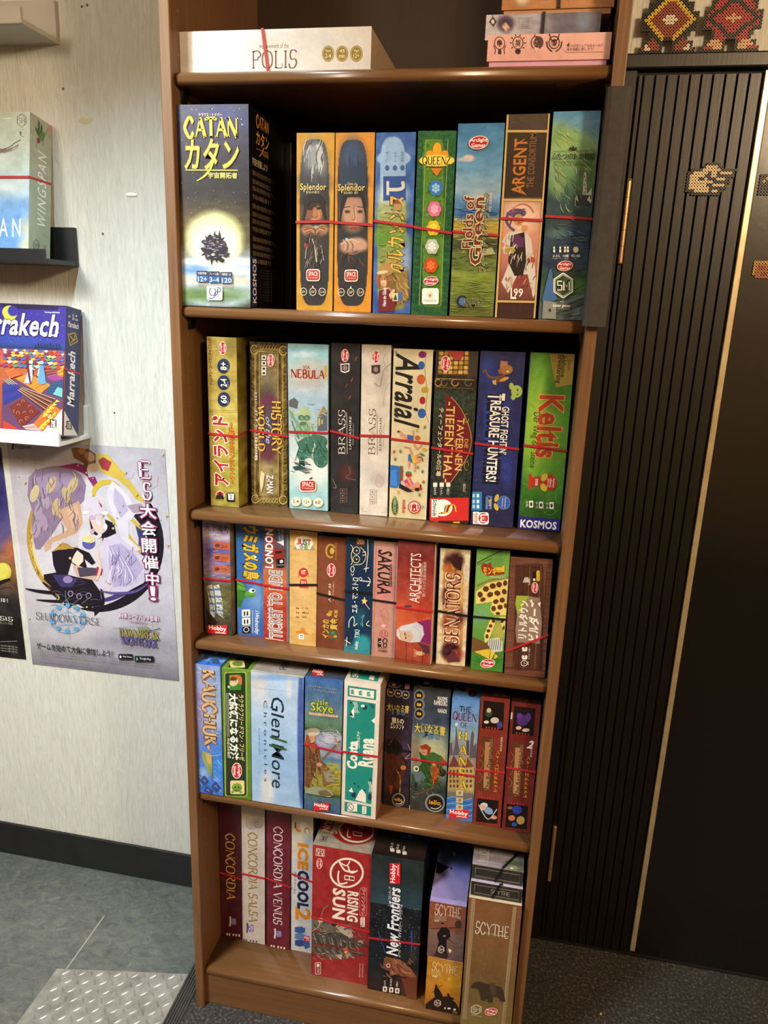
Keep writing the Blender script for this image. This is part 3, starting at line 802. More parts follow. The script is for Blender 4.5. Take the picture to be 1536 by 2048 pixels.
# ---- row 1
b = GB('tall dark blue space game box with yellow title, leftmost on the second shelf', .0172, .012, T2, .1102, .280, .155, '#2c3048', '#4c5878', '#0d0c10')
f = b.front((28, 622), (465, 624), (60, 1815), (475, 1828))
f.g([(0, '#3a405e'), (.1, '#262b50'), (.34, '#0c0e1e'), (.46, '#17151c'), (.55, '#3c3528'), (.66, '#4c4530'), (.72, '#8fa0b8'), (.80, '#a9b9cc'), (.86, '#a9a48c'), (.92, '#4e6a34'), (1, '#3c4638')])
f.b(300, 700, 120, 60, '#34409a', 1.3, .5); f.b(60, 1300, 90, 110, '#4c3c36', 1.2, .8)
f.b(255, 1410, 215, 200, '#6a5f30', 1.2, .8); f.b(255, 1400, 170, 158, '#d9e0a4', .35); f.b(255, 1450, 130, 100, '#f0eec4', .8)
f.b(265, 1660, 300, 170, '#a8bccf', .25); f.b(120, 1590, 100, 30, '#5f8cc8', 1.2, .8); f.b(340, 1540, 170, 22, '#eef2f4', 1, .8); f.b(380, 1600, 120, 20, '#dfe6ea', 1, .8); f.b(150, 1540, 120, 16, '#cfdcea', 1, .8)
f.b(280, 1655, 240, 30, '#d8c8a0', 1.2, .7); f.b(200, 1745, 260, 44, '#50702f', 1.2, .85); f.n(.07, 60, 22, 5)
stars(f, 60, 40, 640, 460, 1250, '#9aa4cc', 2.6); stars(f, 16, 60, 640, 460, 760, '#c8d0f0', 3.4, 4)
f.t('クラウス・トイバー', 168, 672, 306, 690, '#f0e4a0', bold=.02)
f.s_('CATAN', 76, 700, 400, 806, '#f2d23c', o='#6a4a10', ow=.35, bold=.55)
f.t('カタン', 82, 820, 404, 990, '#f0dc4c', o='#6a4a10', bold=.03, sh=.12); f.l('262 930,238 985,200 1030,152 1058', 13, '#f0dc4c', True, True); f.l('84 994,402 998', 6, '#e0c860')
f.t('宇宙開拓者', 224, 1010, 398, 1044, '#f4e070', bold=.03)
D = '#27242f'
f.b(262, 1440, 110, 110, '#f4f4da', 1, .9)
for a in range(0, 360, 24): f.p([(258 + 60 * math.cos(R(a)), 1456 + 72 * math.sin(R(a))), (258 + (74 + (a % 5) * 6) * math.cos(R(a + 8)), 1456 + (88 + (a % 7) * 4) * math.sin(R(a + 8))), (258 + 60 * math.cos(R(a + 15)), 1456 + 72 * math.sin(R(a + 15)))], '#2b2833')
f.e(258, 1452, 64, 78, D); f.p('266 1440,292 1345,300 1420', D); f.p('232 1500,238 1566,252 1500', D)
for a, (x, y) in enumerate(((200, 1420), (196, 1470), (215, 1510), (326, 1470), (332, 1500), (300, 1530), (318, 1432), (226, 1400))): f.e(x, y, 22, 13, ['#3a3444', '#24222c'][a % 2], a * 40)
for x, y in ((240, 1430), (270, 1470), (250, 1500), (290, 1450), (226, 1460), (300, 1500)): f.r(x - 14, y - 3, x + 16, y + 3, '#8a8694')

r_ = random.Random(2)
for _ in range(46):
    a, q = r_.uniform(0, 6.28), r_.uniform(.1, .95); x, y = 258 + 66 * q * math.cos(a), 1452 + 78 * q * math.sin(a); f.r(x - 7, y - 2.5, x + 7, y + 2.5, ['#5c5870', '#8a8696', '#3c3848', '#b0acb8'][_ % 4])
f.e(252, 1498, 10, 8, '#d8d0b8'); f.e(280, 1420, 8, 6, '#9a7a68')
for x0, x1, a, c_ in ((150, 218, '対象年齢', '12+'), (222, 292, 'プレイ人数', '3–4'), (297, 368, '所要時間（分）', '120')):
    f.r(x0, 1598 + (x0 - 150) * .05, x1, 1628 + (x0 - 150) * .05, '#20283c'); f.t(a, x0 + 6, 1604 + (x0 - 150) * .05, x1 - 6, 1622 + (x0 - 150) * .05, '#e8e8f0')
    f.rr(x0, 1628 + (x0 - 150) * .05, x1, 1668 + (x0 - 150) * .05, '#2f62a8', 8); f.t(c_, x0 + 8, 1634 + (x0 - 150) * .05, x1 - 4, 1664 + (x0 - 150) * .05, '#fff')
f.rr(212, 1690, 308, 1782, '#d8ecf2', 12); f.k_(248, 1728, 20, 24, 5, '#28205c', -60, 250); f.l('262 1730,262 1756,240 1772,228 1764', 5, '#28205c', True); f.l('280 1708,276 1744,266 1750', 6, '#28205c'); f.k_(284, 1716, 13, 13, 5, '#28205c', -120, 140); f.t('GAMES', 254, 1756, 300, 1768, '#6a6a8c'); f.done()
f = b.right((85, 60), (430, 300), (100, 1950), (430, 1900), res=.004); f.g([(0, '#0c0b0e'), (1, '#0a090c')])
f.s_('CATAN', 152, 190, 272, 290, '#d89a34', bold=.4); f.t('カタン', 152, 320, 272, 440, '#d8a83c', bold=.03, sh=.1); f.l('155 450,268 492', 5, '#c88c30'); f.t('宇宙開拓者', 206, 488, 268, 528, '#c88c30'); f.l('225 440,205 490,180 520', 7, '#d8a83c')
f.t('宇宙を発展しよう！', 116, 560, 258, 625, '#c8bca0', bold=.03)
y = 690
for grp in (4, 4, 4):
    for q in range(grp): f.t('西暦の未来人類は宇宙へ旅立ちました' if q != 3 else '宇宙の開拓者です', 116, y, 350 - (q * 37) % 60, y + 44, '#8a765c'); y += 66
    y += 26
f.p('92 1440,155 1450,155 1925,100 1945', '#232a66'); f.t('KOSMOS', 118, 1480, 150, 1880, '#e8e4e4', 'u', bold=.05)
for q in range(12): f.t('ゲーム内容物', 180, 1560 + q * 26, 280, 1576 + q * 26, '#4a4034')
f.l('294 1560,412 1566,412 1872,294 1866,294 1560', 3, '#7a6a54')
for q in range(9): f.t('数量 名前', 304, 1600 + q * 28, 400, 1614 + q * 28, '#4a4034')
f.done()
b = GB('black game box with an upright red band, standing behind the tall space box', .0185, .175, T2, .120, .262, .16, '#0e0c0e', '#121014', '#100e10')
f = b.right((430, 330), (560, 420), (440, 1930), (560, 1900), res=.006); f.g([(0, '#121013'), (1, '#0d0b0d')]); f.t('高', 400, 800, 470, 870, '#3c4038'); f.r(440, 1740, 556, 1860, '#4a453a'); f.done()
q = box('rubber_band', .0605, .0618, .030, .034, .004, .258, M['band_red'], b.e)

def splendor(lbl, x, w, border, tl, tr, bl, br, second, lean):
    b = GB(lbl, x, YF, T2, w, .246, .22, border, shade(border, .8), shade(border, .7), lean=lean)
    f = b.front(tl, tr, bl, br); cx = (tl[0] + tr[0] + bl[0] + br[0]) / 4; X = lambda u: bl[0] + (br[0] - bl[0]) * u / 100 + 5
    f.g([(0, border), (1, border)]); f.n(.05, 30, 60, 6)
    f.b(X(48), 1316, (br[0] - bl[0]) * .415, 492, '#2c2c2e', .008, n=4)
    if not second:
        f.b(X(48), 960, 70, 130, '#70747c', .8, .9); f.b(X(60), 1000, 40, 110, '#a0a2a4', 1, .6); f.b(X(42), 900, 46, 60, '#8a8e94', 1, .7); f.b(X(46), 1075, 88, 70, '#33343a', 1, .8)
        f.b(X(46), 1235, 72, 70, '#7a4c36', .7); f.b(X(46), 1180, 78, 34, '#1e1a1c', .6); f.b(X(46), 1212, 58, 9, '#2a1814', .6); f.b(X(58), 1250, 20, 44, '#b07850', .7); f.b(X(46), 1290, 18, 14, '#c08860', .6)
        f.b(X(30), 1350, 44, 34, '#a87858', .6, 1, 2, 30); f.b(X(68), 1350, 46, 30, '#a87858', .6, 1, 2, -30); f.b(X(52), 1330, 14, 10, '#a8c8d8', .6); f.b(X(46), 1440, 60, 80, '#3a302c', .9); f.l([(X(42), 1400), (X(50), 1460), (X(54), 1540)], 6, '#c8c0b4'); f.l([(X(66), 1440), (X(74), 1530)], 5, '#9a948c'); f.l([(X(26), 1440), (X(22), 1520)], 5, '#9a948c'); f.e(X(24), 1440, 9, 16, '#c04838')
    else:
        f.b(X(48), 940, 74, 120, '#34496c', .8, .95); f.b(X(50), 1060, 80, 60, '#1f2630', .8); f.b(X(50), 1110, 66, 60, '#1c1a1e', .6)
        f.b(X(50), 1250, 74, 100, '#b08870', .55); f.b(X(50), 1180, 60, 26, '#a88068', .9); f.b(X(34), 1236, 16, 9, '#3c2420', .7); f.b(X(68), 1236, 16, 9, '#3c2420', .7); f.l([(X(24), 1212), (X(42), 1206)], 5, '#3c2420'); f.l([(X(60), 1206), (X(78), 1212)], 5, '#3c2420'); f.b(X(52), 1334, 24, 8, '#9a3c3c', .6); f.b(X(54), 1270, 8, 40, '#c8a088', .8)
        f.b(X(40), 1440, 60, 44, '#a8826a', .5, 1, 2, -10); f.b(X(66), 1430, 56, 40, '#b8917a', .5, 1, 2, 16); f.l([(X(16), 1430), (X(44), 1400), (X(66), 1420)], 9, '#c8a690', True); f.l([(X(22), 1470), (X(50), 1490), (X(80), 1460)], 7, '#8a6450', True); f.e(X(32), 1400, 8, 8, '#9cc8dc'); f.b(X(46), 1540, 70, 26, '#2c2c2e', .9)
    if not second:
        f.p([(X(36), 872), (X(60), 852), (X(66), 930), (X(58), 1000), (X(40), 980)], '#8e9298'); f.p([(X(52), 850), (X(70), 870), (X(74), 960), (X(62), 1040)], '#b4b6b6')
        daub(f, 26, X(20), 860, X(76), 1050, ['#9ea2a6', '#5c6068', '#c4c6c6', '#44474f'], 70, 6, 96, 14, 3)
        f.p([(X(12), 1330), (X(20), 1170), (X(34), 1120), (X(60), 1120), (X(76), 1180), (X(82), 1320), (X(72), 1260), (X(62), 1180), (X(34), 1180), (X(24), 1250)], '#1d191b')
        f.p([(X(26), 1210), (X(42), 1216), (X(40), 1228), (X(28), 1224)], '#24130f'); f.p([(X(54), 1216), (X(70), 1208), (X(68), 1222), (X(56), 1228)], '#24130f'); f.p([(X(46), 1214), (X(52), 1214), (X(56), 1266), (X(48), 1276), (X(42), 1264)], '#a06c4c'); f.p([(X(30), 1288), (X(66), 1288), (X(62), 1310), (X(48), 1300), (X(34), 1310)], '#5a4038')
        for q in range(4): f.l([(X(14) + q * 6, 1330 + q * 16), (X(34) + q * 4, 1322 + q * 12), (X(50), 1338 + q * 14)], 9, ['#b48462', '#8c6048'][q % 2], True, True); f.l([(X(82) - q * 6, 1326 + q * 16), (X(66) - q * 4, 1320 + q * 12), (X(52), 1340 + q * 14)], 9, ['#b88a66', '#8c6048'][q % 2], True, True)
        daub(f, 24, X(24), 1390, X(74), 1560, ['#4a3c36', '#6a5c54', '#8c8478', '#241e1c'], 60, 5, 100, 20, 4)
    else:
        for q in range(9): f.p([(X(14) + q * 17, 1090), (X(14) + q * 17, 1010 - (q * 37) % 60), (X(17) + q * 17, 980 - (q * 53) % 80), (X(22) + q * 17, 1014 - (q * 37) % 60), (X(24) + q * 17, 1090)], '#26374e')
        f.p([(X(12), 1330), (X(16), 1180), (X(30), 1090), (X(66), 1086), (X(84), 1180), (X(86), 1330), (X(80), 1240), (X(70), 1150), (X(34), 1150), (X(20), 1240)], '#1b1a1e')
        f.l([(X(50), 1200), (X(54), 1276), (X(46), 1284)], 5, '#8c6450', True)
        for q in range(5): f.l([(X(22) + q * 14, 1400 + q * 4), (X(30) + q * 14, 1430), (X(26) + q * 16, 1468)], 8, ['#c8a48c', '#8a644e'][q % 2], True, True)
        daub(f, 16, X(16), 1490, X(82), 1570, ['#3c2c28', '#5a4238', '#221c1c'], 50, 6, 80, 40, 5)
    f.t('Splendor', X(9), 1076, X(80), 1126, '#eccf7c', o='#3a2818', ow=.03, bold=.02)
    if second: f.t('Cities of', X(34), 1066, X(58), 1082, '#e8cc80')
    f.t('宝石の煌き' if not second else '宝石の煌き：都市', X(24), 1118, X(62), 1134, '#d8cbb0')
    spacebadge(f, X(45), 1620, 82, 74)
    for u, tx in ((18, '10+'), (44, "30'"), (70, '2-4')): f.k_(X(u), 1722, 19, 23, 4, '#d8cdb8'); f.t(tx, X(u) - 11, 1714, X(u) + 11, 1730, '#e8dcc4')
    f.r(X(44) - 4, 1686, X(44) + 4, 1698, '#d8cdb8'); f.done(); return b
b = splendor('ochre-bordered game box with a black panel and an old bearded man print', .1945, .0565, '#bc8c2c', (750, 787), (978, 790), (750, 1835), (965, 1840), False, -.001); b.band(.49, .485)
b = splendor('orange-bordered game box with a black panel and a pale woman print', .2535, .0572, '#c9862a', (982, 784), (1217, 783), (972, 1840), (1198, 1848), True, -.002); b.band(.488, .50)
b = GB('royal blue game box with gold katakana over a meadow print', .3135, YF, T2, .0570, .246, .22, '#33589c', '#2c4a86', '#284072', lean=-.003)
f = b.front((1222, 786), (1467, 784), (1200, 1845), (1425, 1857)); f.g([(0, '#3c62a8'), (1, '#3458a0')])
f.b(1325, 1000, 78, 190, '#8fb2d8', .06, n=3); f.b(1335, 900, 32, 90, '#8fb2d8', .1); f.b(1330, 930, 104, 46, '#90b4da', .12)
f.b(1318, 1480, 88, 350, '#7c9448', .05, n=6); f.b(1320, 1140, 88, 90, '#b8c8c8', .8); f.b(1320, 1240, 92, 50, '#9aa878', .9); f.b(1270, 1380, 60, 60, '#5c8a2c', .8); f.b(1370, 1420, 60, 50, '#6e9a34', .8); f.b(1340, 1560, 80, 60, '#a88c50', 1); f.b(1350, 1700, 70, 100, '#8a6c3c', 1); f.b(1400, 1500, 30, 110, '#7c94b8', .7); f.n(.1, 40, 60, 8)
for i_, (a, c_) in enumerate((('プレイ人数', 1290), ('2～5人', 1338), ('35分', 1384))): f.t(a, c_ - 10, 892, c_ + 10, 952, '#2c4a80', 'u'); f.e(c_, 985, 13, 16, '#3a5c94')
f.r(1266, 1032, 1404, 1172, '#2a4e92'); f.l('1294 1060,1294 1140', 16, '#cfcdc4'); f.l('1294 1108,1362 1108,1388 1094,1384 1062', 20, '#cfcdc4', True)
f.t('カルカソンヌ', 1296, 1150, 1392, 1610, '#cfb04c', 'u', o='#4a3010', bold=.06, ow=.05, sh=.15)
f.b(1262, 1640, 40, 52, '#a8683c', .4); f.b(1272, 1650, 24, 34, '#e2b896', .35); f.b(1262, 1602, 34, 14, '#cdbb8c', .5); f.b(1300, 1760, 56, 60, '#6a1e28', .5); f.b(1290, 1720, 26, 30, '#e0b492', .5)
daub(f, 60, 1242, 1190, 1400, 1600, ['#8aa04c', '#5c7c2c', '#a8b070', '#4c6a28', '#9c8c54'], 36, 6, 0, 25, 6)
f.p('1330 1190,1352 1170,1374 1192,1374 1230,1332 1230', '#b08c60'); f.p('1326 1192,1352 1164,1380 1192', '#8c4830'); f.l('1250 1250,1300 1236,1400 1250', 5, '#c8b890', True); f.p('1240 1560,1300 1540,1330 1600,1260 1640', '#a8824c'); f.p('1340 1620,1410 1580,1420 1760,1350 1800', '#8c7038'); daub(f, 20, 1330, 1600, 1410, 1790, ['#a88c50', '#6c5428', '#c0a468'], 50, 6, 60, 20, 7)
f.e(1262, 1598, 34, 11, '#c8bc94', -8); f.l('1244 1612,1236 1660,1240 1700', 9, '#8c5428', True); f.l('1282 1612,1292 1650,1288 1690', 8, '#8c5428', True); f.e(1258, 1642, 3, 4, '#3c2420'); f.e(1276, 1640, 3, 4, '#3c2420'); f.l('1260 1668,1274 1668', 3, '#a03c34'); f.p('1240 1710,1300 1700,1340 1760,1330 1840,1236 1840', '#6c2028'); f.p('1300 1736,1326 1700,1340 1706,1312 1766', '#dcb08c')
f.t('Hans im Glück', 1262, 1690, 1284, 1806, '#e8ecf4', 'u', bold=.03); f.r(1322, 1726, 1354, 1776, '#e4d27c'); f.p('1326 1770,1340 1730,1350 1770', '#22346c'); f.r(1356, 1722, 1378, 1776, '#3a68b0'); f.done(); b.band(.475, .505)
b = GB('dark green game box with five bright flowers down its front', .3718, YF, T2, .0538, .248, .22, '#1d5a34', '#174a2a', '#143e24', lean=-.001)
f = b.front((52, 790), (278, 791), (5, 1895), (230, 1903)); f.g([(0, '#1c5c34'), (1, '#1a5230')]); f.b(142, 1345, 62, 502, '#54882a', .03, n=12); f.n(.12, 16, 16, 9); f.b(142, 1345, 50, 480, '#4c7a26', .4, .6, n=8)
for q in range(26):
    for x in (34 - q * 1.1 + 22, 238 - q * 1.1 + 12): f.k_(x + (8 if x < 150 else 2), 830 + q * 41, 13, 17, 3, '#123f24', 0, 180)
f.l([(98, 845), (228, 845), (190, 1842), (58, 1838), (98, 845)], 3, '#a8bc4c')
for q in range(34): f.l([(100 + (q * 37) % 90 - q, 880 + q * 27), (118 + (q * 37) % 90 - q, 870 + q * 27)], 6, ['#2c5c1c', '#78a83a'][q % 2])
f.e(165, 900, 26, 42, '#e8a822'); f.e(126, 930, 30, 24, '#e0981e', 40); f.e(204, 930, 30, 24, '#e0981e', -40); f.e(163, 962, 106, 36, '#e8c93c'); f.e(163, 962, 96, 28, '#f2dc62')
f.s_('QUEENZ', 76, 940, 246, 984, '#3a2410', bold=.3); f.t('Bzz', 128, 990, 200, 1004, '#6a4a1c'); f.p('126 1006,196 1006,162 1052', '#d87828')
for y, c_, c2 in ((1122, '#2f78c8', '#9cc8ee'), (1246, '#d86a9a', '#f6b8cc'), (1360, '#d8b01c', '#f8e04c'), (1472, '#b8bcb4', '#f0f0ea'), (1588, '#c84418', '#f07c38')):
    x = 158 - (y - 1122) * .06
    for a in range(6): f.e(x + 22 * math.cos(R(a * 60)), y + 26 * math.sin(R(a * 60)), 21, 23, c_)
    for a in range(6): f.e(x + 17 * math.cos(R(a * 60 + 30)), y + 20 * math.sin(R(a * 60 + 30)), 8, 9, c2)
    f.e(x, y, 8, 9, c2)
arclight(f, 130, 1685, 88); f.rr(76, 1730, 180, 1832, '#f4f4ee', 14); f.l('126 1750,150 1776,126 1796,102 1776,126 1750', 3, '#c8a060'); f.e(126, 1776, 10, 11, '#e0883a'); f.t('mandoo', 86, 1796, 166, 1816, '#7a8a80'); f.done(); b.band(.51, .54)
b = GB('sky-to-field game box with a brown title, between the flower box and the bamboo-edged box', .4292, YF, T2, .0640, .257, .23, '#4c84b4', '#5a88b0', '#4a6a44', lean=-.003)
f = b.front((285, 747), (572, 745), (237, 1902), (507, 1915)); f.g([(0, '#3f7cb2'), (.2, '#5a92c0'), (.33, '#8aaac4'), (.41, '#4a7cb0'), (.48, '#5c7c90'), (.5, '#a8963c'), (.555, '#b09c44'), (.57, '#5c6a3c'), (.63, '#3c4834'), (.66, '#5a6c34'), (.74, '#66783a'), (.78, '#7c8e36'), (.86, '#6c7c34'), (1, '#5a6230')]); f.n(.09, 70, 30, 10)
f.b(350, 945, 34, 20, '#d8c0bc', .7); f.b(320, 952, 40, 10, '#b8b4c4', 1); f.b(420, 1180, 70, 34, '#a8b4c0', 1); f.b(400, 1270, 130, 16, '#2f68ac', .8); f.b(370, 1500, 90, 10, '#8a9858', .8)
daub(f, 46, 256, 1290, 540, 1430, ['#b8a850', '#8c7c30', '#c8b460'], 60, 5, 0, 8, 8); daub(f, 60, 250, 1440, 520, 1620, ['#34402c', '#586a34', '#46562e', '#6c7c40'], 50, 6, 0, 12, 9); daub(f, 60, 246, 1650, 510, 1890, ['#7c8c3c', '#5c6c2c', '#8c9c4c', '#687830'], 60, 5, 0, 10, 10)
daub(f, 22, 270, 1225, 540, 1290, ['#2f68ac', '#5c8cc0', '#24548c'], 60, 6, 0, 8, 12); f.p('400 1500,500 1480,520 1520,420 1530', '#a8a878')
arclight(f, 412, 858, 116)
f.t('Fields of', 322, 1170, 382, 1480, '#6a2c22', 'u', o='#d8cba0', bold=.05, ow=.06); f.t('Green', 372, 1180, 440, 1580, '#6a2c22', 'u', o='#d8cba0', bold=.05, ow=.06); f.t('フィールド・オブ・グリーン', 430, 1150, 474, 1625, '#3a3428', 'u', o='#d0c8a0', bold=.05, ow=.06); f.t('完全日本語版', 480, 1148, 496, 1265, '#d8d4c0', 'u')
f.e(318, 1812, 34, 38, '#1e1e28'); f.e(318, 1812, 22, 26, '#3a68b0'); f.t('ARTIPIA', 304, 1796, 448, 1820, '#1a1a1e', bold=.02, o='#c8cc9c', ow=.03); f.t('GAMES', 322, 1826, 436, 1846, '#1a1a1e', bold=.05, o='#c8cc9c', ow=.03); f.done(); b.band(.545, .565)
b = GB('dark brown game box edged with bamboo sticks, purple-haired man in a white coat', .4955, YF, T2, .0582, .268, .23, '#3a2a22', '#4a4038', '#33241c', lean=-.004)
f = b.front((590, 690), (853, 688), (517, 1915), (765, 1920)); f.g([(0, '#4a4038'), (.08, '#463a32'), (.1, '#33261e'), (.39, '#2e221b'), (.41, '#c8a090'), (.5, '#d8a088'), (.7, '#c07c70'), (.9, '#6a3c38'), (.915, '#3c2020'), (1, '#3c2222')]); f.b(690, 1290, 90, 90, '#e8c8b4', .8); f.b(660, 1660, 90, 60, '#8a3c3c', 1)
f.t('ARGENT', 632, 830, 706, 1150, '#c07834', 'u', bold=.03, o='#5a3418'); f.l([(640, 870), (700, 830)], 5, '#c07834'); f.l([(640, 1085), (712, 1160), (640, 1130)], 6, '#c07834'); f.t('THE CONSORTIUM', 724, 800, 764, 1115, '#8a6244', 'u', bold=.02)
P_ = '#5a4a78'
f.p('600 1380,560 1440,640 1480,560 1690,600 1760,660 1640,720 1640,752 1790,790 1740,760 1560,740 1420,700 1370', '#cfcac4'); f.p('620 1400,700 1380,712 1560,690 1650,640 1650,600 1560', '#241c1e'); f.p('612 1420,650 1390,700 1420,694 1470,640 1476', '#5a2c5c')
f.p('560 1470,640 1470,634 1510,575 1512', '#c8bcb0'); f.e(608, 1492, 38, 16, '#b09a3c'); f.l('610 1340,625 1300,600 1290', 10, P_); f.e(655, 1265, 56, 28, P_); f.l('602 1260,590 1310,612 1350,640 1370', 16, P_, True); f.e(664, 1306, 28, 36, '#c89468'); f.e(700, 1360, 18, 24, '#c89468', 30); f.l('690 1350,676 1320', 7, '#c89468'); f.e(740, 1550, 24, 20, '#a84838'); f.l('664 1300,690 1296', 4, '#3a2820')
daub(f, 24, 580, 1400, 760, 1620, ['#b8b2a8', '#e8e4dc', '#8c867c', '#3a2a2a'], 50, 6, 100, 24, 13); daub(f, 18, 570, 1640, 770, 1790, ['#a8504c', '#e0d8d0', '#5c2c2c', '#c88880'], 50, 6, 110, 24, 14)
daub(f, 14, 610, 1240, 712, 1290, ['#7c68a0', '#4a3a6c', '#9c8cc0'], 26, 5, 0, 60, 15); f.l('648 1300,660 1306', 4, '#2c1c18'); f.l('676 1300,688 1296', 4, '#2c1c18'); f.l('660 1324,676 1322', 4, '#8c3c30'); f.k_(690, 1290, 70, 80, 6, '#c86c5c', 200, 340)
f.r(615, 1724, 624, 1796, '#f4f0e8'); f.r(615, 1782, 650, 1796, '#f4f0e8'); f.t('99', 634, 1730, 690, 1780, '#f4f0e8', bold=.04)
Y = '#c8aa6c'
f.l([(598, 690), (524, 1916)], 12, Y); f.l([(848, 690), (760, 1918)], 12, Y)
for y, x0, x1 in ((786, 584, 848), (1186, 560, 818), (1810, 522, 772)): f.l([(x0, y), (x1, y + 4)], 14, Y)
f.done(); b.band(.495, .505)
b = GB('blue and green mountain castle game box, last on the second shelf beside the foam guard', .5580, YF, T2, .0620, .271, .23, '#3c688c', '#6a9cc0', '#2c3c44', lean=-.004)
f = b.front((870, 672), (1170, 668), (775, 1920), (1050, 1928)); f.g([(0, '#4c8ac0'), (.06, '#6aa0c8'), (.12, '#86b4ac'), (.2, '#84b080'), (.27, '#6c9c70'), (.33, '#4c7c58'), (.42, '#2c4c58'), (.52, '#2a4048'), (.6, '#27415c'), (.72, '#28445c'), (.8, '#2c5034'), (.92, '#4c5c5c'), (1, '#5c6a6c')])
f.b(1130, 738, 40, 16, '#d8c8bc', .7); f.b(1130, 760, 60, 50, '#5a94c8', 1); f.b(900, 790, 90, 60, '#7ca888', .8); f.b(960, 840, 110, 60, '#8cb45c', 1, .7); f.b(900, 1060, 50, 90, '#8cac7c', 1, .8); f.b(1080, 1010, 70, 100, '#547c54', 1); f.b(900, 1380, 60, 30, '#6a8c8c', 1, .7); f.b(1040, 1390, 80, 60, '#1f3c5c', 1); f.b(1010, 1700, 60, 40, '#3c7434', 1); f.b(860, 1560, 60, 50, '#1c3450', 1); f.n(.07, 50, 40, 12)
f.p('1064 1020,1078 1020,1082 1150,1112 1110,1112 1190,1052 1180', '#c8c8bc'); f.p('1000 1150,1110 1156,1106 1220,990 1210', '#2c3440'); f.p('1004 1180,1018 1150,1030 1190', '#c8c8bc'); f.p('1082 1184,1098 1154,1110 1204', '#c8c8bc')
daub(f, 50, 890, 780, 1150, 1000, ['#8cb474', '#7ca86c', '#a8c884', '#94bc84'], 60, 8, 40, 18, 16); daub(f, 40, 870, 1000, 1050, 1240, ['#7c9c74', '#3c6458', '#5c8468', '#a8bc90'], 50, 6, 60, 25, 17); daub(f, 30, 860, 1280, 1100, 1480, ['#23405a', '#3a6078', '#1c3448', '#5c8088'], 60, 7, 20, 30, 18); daub(f, 30, 880, 1600, 1060, 1820, ['#3c7434', '#24481f', '#4c8440', '#1c3c2c'], 60, 7, -20, 20, 19); daub(f, 18, 890, 1830, 1040, 1910, ['#6c787c', '#4c585c', '#7c888a'], 60, 6, -20, 6, 20)
for q in range(5): f.r(1064 + q % 2 * 6, 1040 + q * 24, 1070 + q % 2 * 6, 1052 + q * 24, '#5c6460')
f.p('970 890,975 872,984 884,994 866,1004 884,1012 874,1022 892', '#2a2418')
f.t('ふたつの城の物語', 862, 908, 1128, 948, '#1c1c18', bold=.03); f.l('868 900,1126 896', 2.5, '#24241c'); f.l('866 960,1118 957', 2.5, '#24241c'); f.t('ルートヴィヒの夢の彼方に', 876, 964, 1102, 984, '#2c3c2c')
for x in (876, 914, 944, 962): f.e(x, 1472, 6, 8, '#f0f0ea'); f.r(x - 6, 1482, x + 6, 1500, '#f0f0ea')
f.e(1012, 1484, 17, 19, '#e4e0cc')
for a, x0, x1 in (('2–7人', 868, 914), ('10歳', 932, 968), ('45–60', 982, 1038)): f.t(a, x0, 1513, x1, 1530, '#f0f0ea', bold=.03)
f.t('2人対戦ルール', 862, 1534, 922, 1541, '#c8d0d4'); f.t('以上', 940, 1533, 966, 1543, '#e0e4e4'); f.t('分', 1002, 1533, 1014, 1543, '#e0e4e4')
arclight(f, 944, 1584, 96); f.p('846 1610,858 1600,872 1700,892 1790,845 1815,800 1800', '#3f6ca8'); f.p('808 1800,890 1812,885 1918,800 1915', '#8a9090'); f.e(848, 1862, 8, 12, '#2c3030'); f.l([(890, 1840), (1060, 1770)], 22, '#5c6870'); f.l([(890, 1880), (1056, 1812)], 8, '#3c464c')
hexsm(f, 932, 1706, 66, 78, '#f4f4ec', 8); f.t('with', 912, 1802, 936, 1812, '#dfe4dc'); f.t('bézier games', 866, 1822, 976, 1848, '#f4f4ec', bold=.03); f.t('THE FUN PUBLISHER', 866, 1850, 974, 1856, '#b8c0c0'); f.done(); b.band(.487, .50)

# ---- row 2 (third shelf)
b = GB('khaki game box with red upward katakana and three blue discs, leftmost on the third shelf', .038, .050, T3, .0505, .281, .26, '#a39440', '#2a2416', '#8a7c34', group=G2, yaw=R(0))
f = b.front((250, 247), (470, 265), (272, 1437), (478, 1448)); f.g([(0, '#a8984c'), (.4, '#b0a050'), (.7, '#a5963f'), (1, '#8f8236')]); f.n(.12, 60, 40, 1); f.b(430, 320, 50, 60, '#7a6c34', 1, .7)
for y in (322, 340, 540, 552, 748, 760, 950, 1160, 1172, 1330): f.l([(256, y), (476, y + 8)], 2.5, '#6f6230')
f.t('ジュリアン・コートランド＝スミス作', 264, 262, 288, 575, '#a8661c', 'u', o='#4a2c10', bold=.02, ow=.06); arclight(f, 368, 330, 84, 'u')
for y, a in ((450, '8+'), (562, '2-4'), (676, '60')): f.e(374, y, 47, 51, '#203a66'); f.e(372, y + 6, 40, 44, '#182848'); f.t(a, 352, y - 26, 394, y + 26, '#f0ece0', 'u', bold=.06); f.t('プレイ', 396, y - 6, 410, y + 34, '#d8d8d0', 'u')
f.t('アイランド', 296, 795, 400, 1285, '#a82028', 'u', o='#f0e8d4', bold=.08, ow=.06, sp=.92)
f.t('～アトランティスからの脱出～', 412, 840, 446, 1270, '#e0902c', 'u', o='#7a1c14', bold=.04, ow=.09)
f.e(340, 1358, 32, 30, '#f0e8dc'); f.e(340, 1358, 28, 26, '#a83028'); f.p('308 1388,312 1362,328 1360,334 1338,346 1338,352 1360,366 1366,368 1390', '#241c1a'); f.t('STRONGHOLD', 306, 1392, 368, 1400, '#5a4c24')
f.rr(388, 1340, 450, 1408, '#1c1814', 10); f.p('398 1346,408 1346,410 1356,416 1346,428 1346,430 1356,434 1346,444 1346,440 1392,402 1392', '#f0ece4'); f.t('2', 412, 1354, 428, 1382, '#1c1814', bold=.05); f.done()
